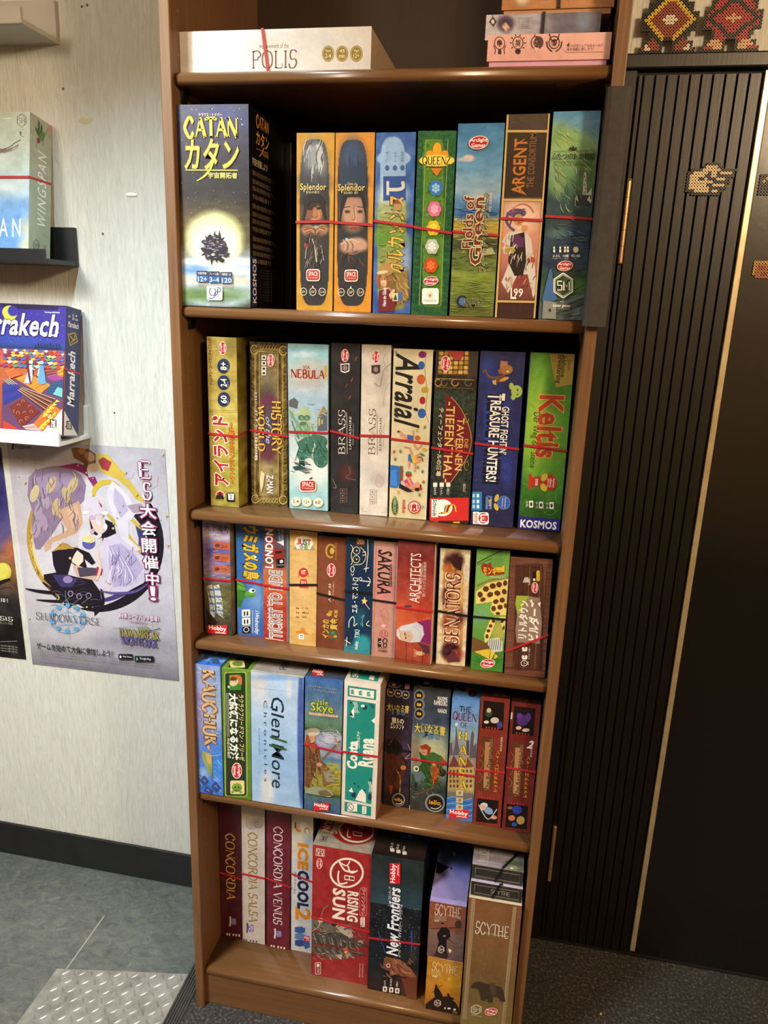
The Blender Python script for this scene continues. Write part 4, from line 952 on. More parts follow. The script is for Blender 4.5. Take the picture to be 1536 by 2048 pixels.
f = b.right((472, 260), (560, 300), (482, 1445), (570, 1400), res=.004); f.g([(0, '#6f6228'), (.35, '#7d6f30'), (1, '#9a8c3c')]); f.n(.2, 14, 60, 2)
f.l([(498, 300), (500, 480)], 3, '#3a2414'); f.t('ア', 500, 450, 545, 640, '#8e2020', 'u', o='#c8bc9c', bold=.08, ow=.06); f.r(510, 960, 545, 1190, '#4a3a1c'); f.r(512, 970, 545, 1000, '#c08030')
for q in range(9): f.r(512, 1015 + q * 20, 544, 1022 + q * 20, '#b0a478')
f.r(512, 1310, 545, 1390, '#c8c4b0'); f.done(); b.band(.56, .565, .53)
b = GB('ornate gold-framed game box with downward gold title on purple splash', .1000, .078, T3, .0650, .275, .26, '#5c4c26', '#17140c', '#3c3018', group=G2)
f = b.front((562, 288), (838, 300), (578, 1425), (835, 1447)); f.g([(0, '#4a3c1c'), (1, '#54441f')]); f.n(.22, 14, 14, 3, None); f.b(702, 866, 106, 530, '#8a7436', .04, n=14); f.b(702, 866, 92, 510, '#4c3e1e', .03, n=14); f.b(702, 866, 66, 500, '#7c6c44', .04, n=14); f.n(.16, 30, 26, 4)
f.b(700, 600, 56, 90, '#6c6450', 1, .8); f.b(680, 640, 50, 60, '#4c4434', 1, .8); f.b(702, 860, 76, 210, '#4e2c48', .5); f.b(700, 700, 60, 50, '#6a2c48', 1, .8); f.b(690, 1060, 66, 60, '#5c2a3c', 1, .8); f.b(670, 1200, 40, 80, '#a09068', 1, .6); f.b(700, 860, 30, 130, '#4a4a50', 1)
G_ = '#a8904c'
for k in range(34):
    for x, dx in ((586, 4), (808, 4)): f.k_(x + dx + k * .2, 380 + k * 29, 12, 12, 3, ['#a88f46', '#806a30'][k % 2], 0, 200, 8)
for (x, y) in ((598, 345), (806, 350), (608, 1385), (806, 1392)):
    f.k_(x, y, 26, 30, 7, '#b09a54', 20, 320, 14); f.k_(x, y, 12, 14, 5, '#8a7438', 0, 300, 10)
for y in (330, 1400):
    for x in range(650, 770, 22): f.k_(x, y, 9, 14, 4, '#a89250', 0, 300, 8)
f.l([(634, 356), (770, 362), (772, 1366), (642, 1362), (634, 356)], 4, '#c0a85c')
f.t('ヒストリー・オブ・ザ・ワールド', 602, 632, 622, 930, '#f0ece4', 'd', bold=.05, o='#241c14', ow=.06); f.t('新版 完全日本語版', 604, 940, 622, 1105, '#f0ece4', 'd', bold=.04)
f.s_('HISTORY', 724, 690, 792, 1062, '#d8b050', 'd', o='#3c2410', ow=.4, bold=.35); f.s_('WORLD', 626, 716, 672, 1040, '#d8b050', 'd', o='#3c2410', ow=.4, bold=.35); f.t('of the', 682, 800, 722, 985, '#b8bcc8', 'd', sh=.4, bold=.01)
for y in (396, 434, 470, 500): f.r(652, y - 14, 684, y + 14, '#e8e4dc'); f.r(658, y - 8, 678, y + 8, '#3a3428')
arclight(f, 718, 414, 80, 'd'); f.t('Z-MAN', 690, 1212, 736, 1342, '#e8e4dc', 'd', bold=.03); f.p('648 1180,676 1200,664 1290,650 1340,642 1260', '#c8b890')
f.done(); b.band(.53, .555)
b = GB('pale blue game box with green froglike adventurer and three white number discs', .1710, .074, T3, .0665, .275, .26, '#8fbcc4', '#141a1c', '#9cc0c4', lean=-.004, tray=('#a8ccd0', 'L'), group=G2)
f = b.front((862, 292), (1137, 312), (862, 1452), (1120, 1480)); f.g([(0, '#8cc0d0'), (.12, '#9cc8d4'), (.25, '#a8bccc'), (.36, '#98b8cc'), (.5, '#a0b8bc'), (.7, '#c8ccc4'), (.8, '#a8c4c4'), (1, '#80b4c0')]); f.b(1000, 500, 130, 90, '#c4a890', 1.2, .6); f.b(960, 370, 90, 20, '#b8d4dc', 1); f.b(1000, 1160, 110, 130, '#d4d4cc', 1, .8); f.n(.07, 60, 40, 5)
f.s_('NEBULA', 882, 476, 1110, 530, '#8c3424', o='#d8b09c', ow=.3, bold=.6); f.t('VIA', 962, 446, 1010, 470, '#8c4838', bold=.04); f.r(1108, 450, 1128, 530, '#b89c50')
f.p('1060 800,1100 724,1126 770,1124 900,1056 900', '#56606e'); f.p('1058 802,1102 722,1126 766', '#9a8040'); f.r(1064, 810, 1076, 860, '#c8b06c'); f.r(1084, 820, 1094, 850, '#c8b06c'); f.p('862 680,900 660,928 690,920 740,862 720', '#5c5c60')
g1, g2, g3 = '#3f7060', '#6f9c80', '#a8bc8c'
f.p('900 985,1000 920,1040 960,1010 1080,960 1100,930 1010', g1); f.p('1010 920,1090 930,1110 1010,1060 1040', g1); f.e(950, 1045, 40, 60, g1); f.p('930 1080,966 1086,968 1160,990 1172,900 1176,880 1148,926 1140', '#2c4c48'); f.e(1080, 1080, 56, 84, '#386458'); f.k_(1084, 1080, 40, 70, 4, '#4f8070'); f.l('1026 1080,1130 1070', 4, '#4f8070'); f.e(1090, 975, 34, 40, g1)
f.p('900 870,940 840,1020 850,1040 920,980 940,900 930', g2); f.l('930 850,890 800,872 740', 22, g2); f.l('872 740,914 780,960 800', 12, g3); f.e(968, 790, 50, 44, g3); f.e(944, 800, 22, 20, g2); f.e(990, 802, 22, 18, g2); f.p('928 760,952 728,990 730,1010 770,960 748', g3); f.e(960, 842, 26, 14, '#5f7050'); f.l('1000 840,1016 880,1010 930', 10, '#c4b48c'); f.l('880 820,900 880,930 950', 9, '#4f6c60'); f.l('980 990,1000 1050,1034 1050', 8, '#2c3c38', True)
daub(f, 30, 880, 700, 1120, 900, ['#7c98a4', '#a8b8bc', '#8ca8b8'], 40, 5, 0, 30, 21); daub(f, 26, 905, 850, 1030, 930, ['#8cb494', '#4f8468', '#a8c8a0'], 30, 6, 70, 40, 22); daub(f, 36, 920, 950, 1120, 1130, ['#4f8872', '#2f5c4c', '#60987c', '#346454'], 40, 7, 60, 50, 23); f.k_(950, 800, 16, 15, 4, '#3c5c48'); f.k_(984, 802, 16, 15, 4, '#3c5c48'); daub(f, 16, 880, 1100, 1000, 1190, ['#2c4440', '#1c2c2c', '#8ca8b0'], 50, 6, 10, 20, 24); f.p('866 960,900 930,930 1010,900 1100,872 1060', '#b8ccd0')
spacebadge(f, 988, 1288, 116, 88)
for x, a in ((905, '2-4'), (980, '12+'), (1058, "60'")): f.e(x, 1402 + (x - 905) * .08, 36, 36, '#b8a888'); f.e(x, 1400 + (x - 905) * .08, 33, 33, '#e4d8c0'); f.t(a, x - 20, 1388 + (x - 905) * .08, x + 20, 1412 + (x - 905) * .08, '#3a3028', bold=.03)
f.done(); b.band(.52, .515)
def brass(lbl, x, w, dark, X0, yy):
    fg, bg = ('#e4e0d8', '#252426') if dark else ('#4a3a34', '#c9c2b6')
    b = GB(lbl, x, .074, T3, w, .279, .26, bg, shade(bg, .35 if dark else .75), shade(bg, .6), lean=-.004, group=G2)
    f = b.front((X0, yy), (X0 + (207 if dark else 205), yy + 8), (X0 - 10 - (0 if dark else 5), 1477 + (0 if dark else 21)), (X0 + 182 - (0 if dark else 3), 1498 + (0 if dark else 19)))
    f.g([(0, bg), (1, bg)]); f.n(.05 if dark else .08, 50, 50, 6)
    if not dark:
        f.b(X0 + 150, yy + 200, 50, 120, '#a49c94', 1.2, .6); f.b(X0 + 120, yy + 930, 60, 50, '#ac9c98', .7, .9); f.b(X0 + 60, yy + 880, 70, 60, '#b4aca4', 1.2, .6)
        f.l([(X0 + 200, yy + 130), (X0 + 150, yy + 180), (X0 + 130, yy + 280), (X0 + 90, yy + 260)], 7, '#8c847c', True); f.l([(X0 + 170, yy + 60), (X0 + 150, yy + 110), (X0 + 190, yy + 190)], 5, '#a09890', True); f.l([(X0 + 200, yy + 260), (X0 + 165, yy + 300), (X0 + 150, yy + 420)], 4, '#a8a098', True); f.k_(X0 + 125, yy + 950, 26, 40, 3, '#9a8c88')
        f.l([(X0 + 18, yy + 22), (X0 + 14, yy + 60)], 3, '#8a8078'); f.l([(X0 + 8, yy + 1140), (X0 + 6, yy + 1166), (X0 + 40, yy + 1170)], 3, '#8a8078'); f.l([(X0 + 140, yy + 1176), (X0 + 172, yy + 1180), (X0 + 172, yy + 1140)], 3, '#8a8078')
    else:
        for (a, c_) in ((170, 120), (124, 380), (100, 300), (60, 150), (140, 260)): f.l([(X0 + a, yy + c_), (X0 + a + 12, yy + c_ - 26)], 6 if a > 120 else 4, '#a8442c')
        f.b(X0 + 110, yy + 900, 50, 60, '#4a2422', 1.2); f.l([(X0 + 120, yy + 850), (X0 + 130, yy + 900), (X0 + 100, yy + 930), (X0 + 170, yy + 950)], 3, '#7c6c64', True); f.l([(X0 + 8, yy + 940), (X0 + 30, yy + 1000), (X0 + 12, yy + 1000)], 3, '#8a8078', True)
    xa = X0 + 98; arclight(f, xa, yy + 85, 82, 'u'); f.p([(xa - 32, yy + 140), (xa + 32, yy + 136), (xa + 30, yy + 190), (xa, yy + 202), (xa - 30, yy + 192)], fg); f.p([(xa - 26, yy + 146), (xa + 26, yy + 143), (xa + 24, yy + 184), (xa, yy + 194), (xa - 24, yy + 186)], '#3a2e2a'); f.e(xa, yy + 168, 16, 18, '#8a7a6c')
    k = 0 if dark else -2; xo = X0 + (50 if dark else 50)
    f.s_('BRASS', xo, yy + 452 + k * 8, xo + 46, yy + 762 + k * 3, fg, 'u', bold=-.2); f.l([(xo + 58, yy + 470), (xo + 60, yy + 760)], 2.5, fg)
    f.t('LANCASHIRE' if dark else 'BIRMINGHAM', xo + 74, yy + 500, xo + 90, yy + 728, fg, 'u', sp=1.2); f.t('ブラス：ランカシャー' if dark else 'ブラス：バーミンガム', xo + 98, yy + 545, xo + 108, yy + 700, fg, 'u')
    for q in range(3): f.l([(xo + 10, yy + 1010 + q * 36), (xo + 42, yy + 1010 + q * 36), (xo + 42, yy + 1040 + q * 36), (xo + 10, yy + 1040 + q * 36), (xo + 10, yy + 1010 + q * 36)], 2.5, '#8a6c60' if dark else '#8a8078'); f.e(xo + 26, yy + 1025 + q * 36, 6, 6, '#8a6c60' if dark else '#8a8078')
    f.t('PLAYERS AGE MIN', xo + 50, yy + 1010, xo + 58, yy + 1110, '#8a6c60' if dark else '#8a8078', 'u'); f.done(); b.band(.505 if dark else .52, .54 if dark else .515); return b
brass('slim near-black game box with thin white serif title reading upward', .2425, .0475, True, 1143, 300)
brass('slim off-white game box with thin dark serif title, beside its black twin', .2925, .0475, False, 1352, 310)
b = GB('cream game box with thick black script title and paper lanterns', .3430, .074, T3, .0625, .275, .26, '#cbc09c', '#1c1a16', '#b8ac8c', lean=-.003, group=G2)
f = b.front((103, 190), (372, 203), (72, 1315), (322, 1338)); f.g([(0, '#cfc6a4'), (1, '#c6ba94')]); f.n(.03, 60, 60, 7)
f.t('Arraial', 116, 226, 282, 700, '#1c1a18', 'd', bold=.045, sh=.35, sp=.88)
f.l('326 210,316 330,330 480,320 600,342 670', 3, '#3c3a34', True)
for x, y, c_, rx, ry in ((298, 232, '#84246c', 26, 22), (292, 300, '#2c5ca8', 22, 27), (290, 390, '#c05c2c', 28, 32), (318, 458, '#b89c30', 26, 20), (300, 526, '#a82430', 20, 25), (295, 610, '#2c5ca8', 27, 32)):
    f.e(x, y, rx, ry, c_)
    for k in (-1, 0, 1): f.k_(x + k * rx * .5, y, rx * .35, ry * .85, 2, shade(c_, .65), 60 if k > 0 else 120, 240 if k < 0 else 300, 8)
f.t('アハイアル', 106, 555, 128, 650, '#6a6458', 'u')
for x, y, c_ in ((316, 702, '#5c7c3c'), (263, 722, '#b8a43c'), (108, 864, '#b04030'), (152, 862, '#5c7c3c'), (116, 914, '#3c5c8c'), (306, 1072, '#a83c34'), (300, 1000, '#3c5c8c'), (280, 1162, '#5c7c3c'), (138, 1140, '#b8a43c'), (268, 972, '#5c7c3c'), (120, 216, '#8a94b8'), (300, 1246, '#8a94b8')):
    for a in (0, 45, 90, 135): f.l([(x - 12 * math.cos(R(a)), y - 14 * math.sin(R(a))), (x + 12 * math.cos(R(a)), y + 14 * math.sin(R(a)))], 2.5, c_)
S1, S2 = '#c8886c', '#a8603c'
f.l('140 722,170 750,196 766', 15, S1); f.l('150 750,176 768,200 772', 14, S1); f.p('196 750,240 756,238 785,200 786', '#3a5aa0'); f.e(266, 772, 18, 16, '#b05c2c'); f.l('240 758,236 722', 9, S1); f.e(138, 728, 9, 7, '#2c4c30')
f.p('206 880,244 890,240 940,202 926', '#2c64a8'); f.p('220 884,260 900,268 940,236 944', '#d8a830'); f.e(270, 920, 17, 17, S1); f.l('262 904,290 900,302 930', 7, '#7c4824', True); f.l('178 830,214 838,228 880', 12, S1); f.l('212 926,206 972', 10, S1); f.l('250 944,246 1000', 10, S1); f.l('256 892,292 868', 8, S1); f.l('238 800,262 850', 11, S1); f.l('262 850,296 820', 8, S1); f.e(312, 850, 14, 12, '#c8a030'); f.e(300, 886, 14, 8, '#3c7c3c', 20)
f.p('84 952,140 960,160 1010,150 1080,126 1110,80 1104', '#2c64a8'); f.l('86 1000,150 1012', 3, '#1c447c'); f.l('84 1050,156 1060', 3, '#1c447c'); f.p('80 990,124 985,128 1100,80 1090', '#3c78bc')
for y in (985, 1015, 1045): f.e(156, y, 11, 17, '#a82430'); f.e(156, y - 18, 14, 8, '#3c6c2c')
f.e(206, 1020, 20, 16, '#a82430'); f.e(206, 1006, 20, 9, '#3c7c3c'); f.p('174 1060,214 1040,236 1080,228 1120,190 1106', '#b83c64'); f.p('150 1080,190 1106,240 1136,200 1140,140 1110', '#241c20'); f.l('200 1040,228 1100,262 1100', 16, S1); f.l('186 1080,214 1110,250 1116', 13, S1); f.e(264, 1092, 19, 22, S1); f.p('250 1112,280 1110,290 1080,292 1110,268 1136,248 1130', '#241c20'); f.e(286, 1116, 10, 12, '#a82430')
f.e(244, 1246, 42, 46, '#b02430'); f.k_(244, 1246, 33, 36, 4, '#ece2c8'); f.l('224 1266,226 1226,244 1222,260 1226,262 1266', 7, '#ece2c8', True); f.e(244, 1262, 6, 7, '#ece2c8')
f.t('mebo', 164, 1194, 186, 1286, '#b02430', 'd', bold=.05); f.e(112, 1238, 20, 60, '#2c4c24'); f.t('MERCADO', 102, 1190, 122, 1286, '#a8bc7c', 'd', bold=.04); f.e(112, 1176, 8, 10, '#7c9c4c'); f.done(); b.band(.52, .535)
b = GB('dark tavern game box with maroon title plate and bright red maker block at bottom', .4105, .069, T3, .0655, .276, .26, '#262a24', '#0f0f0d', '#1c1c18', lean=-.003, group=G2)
f = b.front((385, 200), (667, 210), (335, 1345), (603, 1370)); f.g([(0, '#2a2620'), (.14, '#2c261e'), (.2, '#241e18'), (.24, '#2c3a30'), (.5, '#26281f'), (.8, '#232c26'), (1, '#1c1a16')]); f.n(.14, 12, 12, 8)
for r_ in range(5):
    for c_ in range(6): f.b(420 + c_ * 34 - r_ * 2, 222 + r_ * 30, 14, 12, ['#c89c40', '#a8782c', '#d8b058'][(r_ + c_) % 3], .25, .95, 5)
f.p('460 206,574 210,550 268,500 250,476 226', '#a83c34'); f.r(600, 206, 664, 370, '#3a342c'); f.l('604 208,600 370', 4, '#54483a'); f.l('392 352,600 360', 6, '#54401c')
arclight(f, 450, 286, 96, 'd')
for x, c_ in ((400, '#a88c44'), (440, '#6c5c3c'), (512, '#a88434'), (600, '#5c584c')): f.k_(x, 408, 22, 22, 7, c_, 0, 300, 10)
f.l('380 380,640 392', 6, '#8a7438'); f.l('380 436,636 448', 6, '#5c4c28')
f.p('452 480,486 500,560 590,618 740,610 860,560 960,486 1070,440 1090,430 1000,440 700', '#6a1a1e'); f.l('486 500,560 590,618 740,610 860,560 960,486 1070', 4, '#c09858', True)
f.k_(590, 640, 14, 30, 3, '#b08c50', 0, 300); f.k_(590, 960, 14, 30, 3, '#b08c50', 60, 360)
f.t('-TIEFENTHAL-', 444, 534, 500, 1072, '#d8b46c', 'd', bold=.03, o='#3c1410', ow=.03); f.t('TAVERNEN', 520, 640, 566, 990, '#d8b46c', 'd', bold=.02, sh=0); f.t('DIE', 576, 780, 600, 838, '#d8b46c', 'd'); f.t('·IM·', 506, 775, 526, 840, '#d8b46c', 'd')
f.t('ティーフェンタールの酒場', 396, 570, 428, 1030, '#d8c8a0', 'd', bold=.05, o='#1c1410', ow=.06)
for x, a in ((366, '60分'), (410, '2-4人'), (454, '12歳以上')): f.r(x, 1074, x + 28, 1104, '#d8d4c8'); f.t(a, x + 4, 1108, x + 22, 1160, '#d8d4c8', 'd')
f.t('88263', 566, 1084, 584, 1140, '#c8b890', 'd'); f.r(344, 1180, 606, 1352, '#c42a28'); f.e(430, 1250, 66, 60, '#f0e8e0'); f.r(355, 1190, 400, 1316, '#f0e8e0')
f.t('Schmidt', 364, 1192, 390, 1310, '#241c1c', 'd', bold=.04)
for k, c_ in enumerate(('#1c3c8c', '#e8c83c', '#c42a28', '#1c1c1c', '#e8b83c')): f.l([(404 + k * 6, 1290 - k * 2), (440 + k * 6, 1284), (450 + k * 8, 1240), (476 + k * 8, 1232), (520, 1240 + k * 10)], 8, c_, True)
f.r(340, 1342, 600, 1366, '#2c2014'); f.r(365, 1345, 400, 1360, '#c89038'); f.r(500, 1348, 545, 1364, '#c89038'); f.done(); b.band(.555, .575)
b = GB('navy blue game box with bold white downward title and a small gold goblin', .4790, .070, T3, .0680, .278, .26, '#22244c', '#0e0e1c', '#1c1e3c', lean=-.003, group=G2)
f = b.front((683, 207), (992, 218), (612, 1370), (893, 1392)); f.g([(0, '#262a54'), (.3, '#22285a'), (.6, '#262c66'), (.8, '#22264e'), (1, '#1e2040')]); f.b(740, 330, 50, 90, '#2c3c8c', 1.2, .8); f.b(800, 560, 80, 80, '#2c44a8', 1, .6); f.b(860, 980, 30, 130, '#2c3c94', .8, .7); f.b(730, 700, 24, 160, '#2c44a8', .8, .8); f.n(.04, 40, 40, 9); stars(f, 30, 640, 480, 940, 1300, '#8090d8', 3)
f.p('800 330,860 300,890 320,884 350,850 360,810 352', '#8a5a38'); f.p('816 320,822 270,870 276,868 316', '#a8705c'); f.e(864, 326, 40, 30, '#9a6c3c'); f.e(870, 338, 8, 7, '#e8c83c'); f.p('790 370,850 356,860 400,800 410,780 400', '#6a4428'); f.l('800 380,740 370,716 330,700 344', 12, '#7a5030', True); f.e(846, 388, 34, 10, '#b89458', -20); f.p('764 396,790 392,792 424,768 420', '#b89c6c')
f.e(930, 466, 38, 40, '#9cb85c'); f.e(894, 432, 16, 22, '#9cb85c'); f.e(906, 504, 16, 18, '#9cb85c'); f.e(936, 456, 6, 8, '#3c5424'); f.e(936, 486, 6, 6, '#3c5424')
f.t('TREASURE HUNTERS!', 718, 476, 820, 1078, '#121424', 'd', bold=.12, sp=.92); f.t('TREASURE HUNTERS!', 738, 486, 806, 1066, '#eceae4', 'd', o='#121424', bold=.05, ow=.05, sp=.94); f.t('T', 738, 480, 846, 522, '#eceae4', 'd', bold=.05, o='#121424', ow=.05)
f.t('GHOST FIGHTIN’', 820, 566, 868, 880, '#eceae4', 'd', bold=.05, o='#121424', ow=.07)
f.l('726 1170,722 1256,748 1256,752 1170,726 1170', 16, '#5c7cb0'); f.t('2014', 734, 1190, 754, 1236, '#e8c83c', 'd', bold=.04); f.e(838, 1212, 44, 48, '#5c7cc0'); f.e(838, 1212, 38, 42, '#3456a0'); f.t('Kinderspiel', 840, 1178, 852, 1246, '#e8ecf4', 'd'); f.t('des Jahres', 822, 1182, 834, 1242, '#e8ecf4', 'd'); f.e(790, 1180, 14, 28, '#c8a83c', 20); f.e(786, 1242, 14, 28, '#c8a83c', -20)
f.rr(620, 1136, 692, 1268, '#2c78b0', 8)
for k, x in enumerate((664, 636)):
    for y in (1164, 1204, 1240): f.r(x - 8, y - 12, x + 8, y + 12, '#dfe8f0' if k == 0 else '#a8c8e0')
f.r(630, 1276, 672, 1362, '#f4f2ee'); f.rr(664, 1280, 736, 1366, '#f4f2ee', 16); f.e(700, 1322, 32, 38, '#c42430'); f.l('724 1298,688 1300,684 1306,688 1318,712 1322,688 1326,684 1334,688 1344,722 1348', 9, '#f4f2ee', True); f.t('mattel', 646, 1284, 664, 1356, '#c42430', 'd', bold=.05); f.t('games', 632, 1290, 642, 1352, '#3c3838', 'd'); f.done(); b.band(.515, .535)
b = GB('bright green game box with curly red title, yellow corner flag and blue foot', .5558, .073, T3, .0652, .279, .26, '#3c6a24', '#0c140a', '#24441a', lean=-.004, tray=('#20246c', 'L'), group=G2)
f = b.front((1022, 215), (1317, 228), (935, 1395), (1210, 1417)); f.g([(0, '#3c6c2c'), (.5, '#4c8a2c'), (.9, '#2c5a20'), (1, '#2c5a20')]); f.b(1120, 620, 150, 420, '#6ea838', 1.1); f.b(1060, 720, 90, 260, '#94c040', 1.1); f.b(1180, 480, 60, 80, '#3c7828', 1.2, .7); f.n(.06, 50, 60, 10)
r_ = random.Random(5)
for k in range(26):
    x, y = r_.uniform(1000, 1260), r_.uniform(240, 1300); f.k_(x - (y - 215) * .04, y, r_.uniform(20, 60), r_.uniform(20, 60), 2.2, ['#5c9c3c', '#78b04c'][k % 2], r_.uniform(0, 180), r_.uniform(200, 360), 12)
f.p('1146 224,1314 232,1298 424,1190 438', '#b09a48'); f.t('Jetzt', 1262, 262, 1292, 332, '#a83428', 'd', bold=.03); f.t('inklusive', 1226, 240, 1256, 376, '#3a2c1c', 'd', bold=.04); f.t('Erweiterung', 1188, 234, 1232, 412, '#3a2c1c', 'd', bold=.04)
f.t('Keltis', 1070, 496, 1222, 900, '#b84428', 'd', o='#e0b85c', bold=.06, ow=.035, sp=.95); f.k_(1138, 880, 14, 18, 5, '#b84428', -90, 200); f.t('Der Weg der Steine', 1016, 600, 1072, 972, '#22441c', 'd', bold=.0)
f.p('1010 1012,1024 1012,1030 1036,1090 1030,1100 1060,1090 1100,1028 1094,1018 1120,1004 1120', '#b8301f'); f.e(1150, 1072, 46, 54, '#b8301f'); f.e(1112, 1036, 20, 30, '#d8b43c', 30); f.e(1108, 1106, 20, 30, '#d8b43c', -30)
for k, a in enumerate(('Spiel', 'des', 'Jahres')): f.t(a, 1166 - k * 18, 1044, 1180 - k * 18, 1104, '#f0e8d8', 'd', bold=.03)
f.t('2008', 1052, 1046, 1070, 1092, '#f0e8d8', 'd', bold=.05)
for x, y, a in ((1146, 1208, '2-4'), (1076, 1204, 'ab 10'), (1010, 1198, '30 Min.')): f.r(x, y, x + 28, y + 48, '#eceade'); f.e(x + 14, y + 24, 8, 14, '#2c4424'); f.t(a, x - 22, y + 2, x - 6, y + 46, '#eceade', 'd')
f.p('942 1306,1220 1330,1208 1414,934 1394', '#26267c'); f.p([(948, 1338), (950, 1338), (949, 1340)], '#fff'); f.t('KOSMOS', 948, 1340, 1194, 1392, '#f4f2f0', bold=.06); f.done(); b.band(.51, .53)

# ---- row 3 (fourth shelf)
b = GB('lavender sky sailing-ship game box with three orange tags', .0235, .044, T4, .0500, .212, .20, '#7c6c8c', '#4c4038', '#8c7a60', lean=.0, group=G3)
f = b.front((118, 60), (300, 80), (148, 872), (325, 903)); f.g([(0, '#8c84ac'), (.15, '#8c88b0'), (.25, '#6c5c94'), (.35, '#7c6ca0'), (.45, '#8c7c98'), (.53, '#6c6c7c'), (.56, '#5c5838'), (.75, '#4c4a38'), (1, '#3c3430')]); f.b(250, 190, 60, 20, '#c8b8bc', 1, .8); f.b(160, 160, 40, 40, '#b09cb4', 1.1, .8); f.b(250, 640, 70, 90, '#6a6840', 1, .8); f.b(170, 280, 30, 30, '#5c5098', 1, .8); f.n(.1, 50, 22, 11)
f.t('天下鳴動', 136, 96, 296, 150, '#4a3458', bold=.03, o='#b8b0c8', ow=.03); f.t('Yggdrasil', 166, 156, 240, 178, '#e0d0b0', sh=.3)
for y, a in ((215, '2-5'), (300, '30分'), (382, '10+')): f.p([(196, y), (306, y + 12), (306, y + 62), (196, y + 48)], '#b8603c'); f.e(222, y + 30, 17, 14, '#6a3428'); f.t(a, 248, y + 26, 290, y + 42, '#4a2418')
for dx in (0, 46):
    f.p([(152 + dx, 530), (190 + dx, 520), (208 + dx * 1.1, 640), (212 + dx * 1.2, 770), (178 + dx, 730), (170 + dx, 640)], '#c0c8cc')
    for k in range(4): f.l([(158 + dx + k * 8, 556 + k * 50), (200 + dx + k * 6, 560 + k * 52)], 14, '#5c78a0')
f.l('156 520,200 690,214 800', 4, '#3c2c24'); f.p('152 690,180 740,230 800,200 840,152 800', '#241c18'); f.l('260 700,310 740', 5, '#8a8870')
daub(f, 50, 220, 500, 315, 800, ['#6a6840', '#4c4a30', '#84804c', '#3c3c2c'], 34, 4, 30, 30, 25); daub(f, 30, 136, 200, 306, 470, ['#a89cc0', '#6c5c94', '#b8a8b8', '#5c5088'], 40, 4, 0, 10, 26)
hobby(f, 166, 816, 296, 888); f.done()
f = b.right((310, 95), (375, 60), (325, 903), (375, 860), res=.005); f.g([(0, '#8c7c60'), (1, '#7c6c54')]); f.n(.12, 20, 60, 3)
for y in (150, 360, 520, 700): f.k_(350, y, 12, 16, 4, '#3a2c28', 0, 300)
f.r(336, 790, 370, 860, '#5c2c38'); f.done(); b.band(.51, .505, .47)
b = GB('cobalt blue game box with gold Japanese title and green sea turtle', .0800, .055, T4, .0495, .2125, .22, '#30569c', '#2c2c30', '#284880', group=G3)
f = b.front((380, 60), (565, 85), (382, 880), (560, 915)); f.g([(0, '#34609c'), (.5, '#3464a8'), (.62, '#2c5498'), (.7, '#4c7cc0'), (1, '#3460a8')]); f.b(520, 590, 60, 120, '#7ca8d8', 1.2, .7)
f.t('ウミガメの島', 428, 110, 532, 482, '#dcb42c', 'd', o='#4a3a20', bold=.1, ow=.06, sh=0); f.e(508, 326, 9, 9, '#f0f0e8')
f.p('382 485,430 520,450 580,420 640,382 650', '#3c7830'); f.p('382 485,430 520,445 560,382 560', '#5c9c3c'); f.l('384 510,440 540', 4, '#28541c'); f.l('384 550,446 580', 4, '#28541c'); f.e(470, 590, 36, 28, '#5c9c40'); f.e(484, 566, 22, 16, '#e8ece4'); f.e(492, 566, 9, 9, '#1c2420'); f.l('450 606,500 606', 4, '#28541c'); f.p('384 620,420 640,404 690,384 680', '#34682c')
for k, (x, y) in enumerate(((438, 730), (438, 790), (438, 850))): f.rr(414, y - 28, 470, y + 26, '#e8e8e4', 6); f.r(426, y - 14, 436, y + 18, '#1c2430'); f.r(446, y - 14, 456, y + 18, '#1c2430')
f.rr(414, 826, 470, 880, '#141820', 6); f.k_(442, 852, 17, 17, 4, '#e8e8e4')
f.t('1Wednesday', 494, 716, 530, 890, '#e8ecf0', 'd', sh=.3, bold=.02); f.l('486 712,486 880', 3, '#e8ecf0'); f.done(); b.band(.51, .53)
b = GB('small London red double-decker game box with vertical train title', .1322, .046, T4, .0465, .2125, .20, '#a84434', '#30404c', '#5c7c88', tray=('#5c8494', 'R'), group=G3)
f = b.front((568, 80), (742, 105), (568, 920), (735, 950)); f.g([(0, '#8c5c54'), (.1, '#4c4858'), (.3, '#6c4844'), (.4, '#b86c44'), (.55, '#c06040'), (.7, '#a83c30'), (1, '#983028')]); f.n(.1, 30, 24, 12); f.r(724, 100, 742, 948, '#5c7c88')
f.t('LONDON', 584, 118, 634, 392, '#ecE8e0'.lower(), 'u', o='#a82c34', bold=.07, ow=.06); f.t('ロンドン', 630, 150, 656, 300, '#a82c34', 'u', bold=.06); f.p('570 130,600 120,570 210', '#2c3c7c'); f.p('654 120,700 126,700 200,660 190', '#2c5c94'); f.t('FREEDOM', 690, 126, 704, 200, '#dfe4ec', 'u'); f.t('ALAN R. MOON', 672, 126, 684, 200, '#dfe4ec', 'u'); f.p('660 210,706 240,706 200', '#e4e4ec')
f.rr(640, 260, 700, 330, '#8c2a24', 8); f.rr(656, 330, 708, 396, '#1c1c20', 8); f.e(690, 350, 12, 12, '#c8ccd0'); f.r(648, 275, 692, 292, '#241c1c'); f.r(660, 370, 706, 380, '#6c6c74')
f.t('TICKET TO RIDE', 612, 416, 688, 912, '#8c8c98', 'u', bold=.05, o='#e4d4c4', ow=.07); f.t('チケットトゥライド', 594, 600, 612, 850, '#f0dcd0', 'u', bold=.05); f.l('580 910,700 935', 5, '#e8d8c8'); f.done(); b.band(.515, .525)
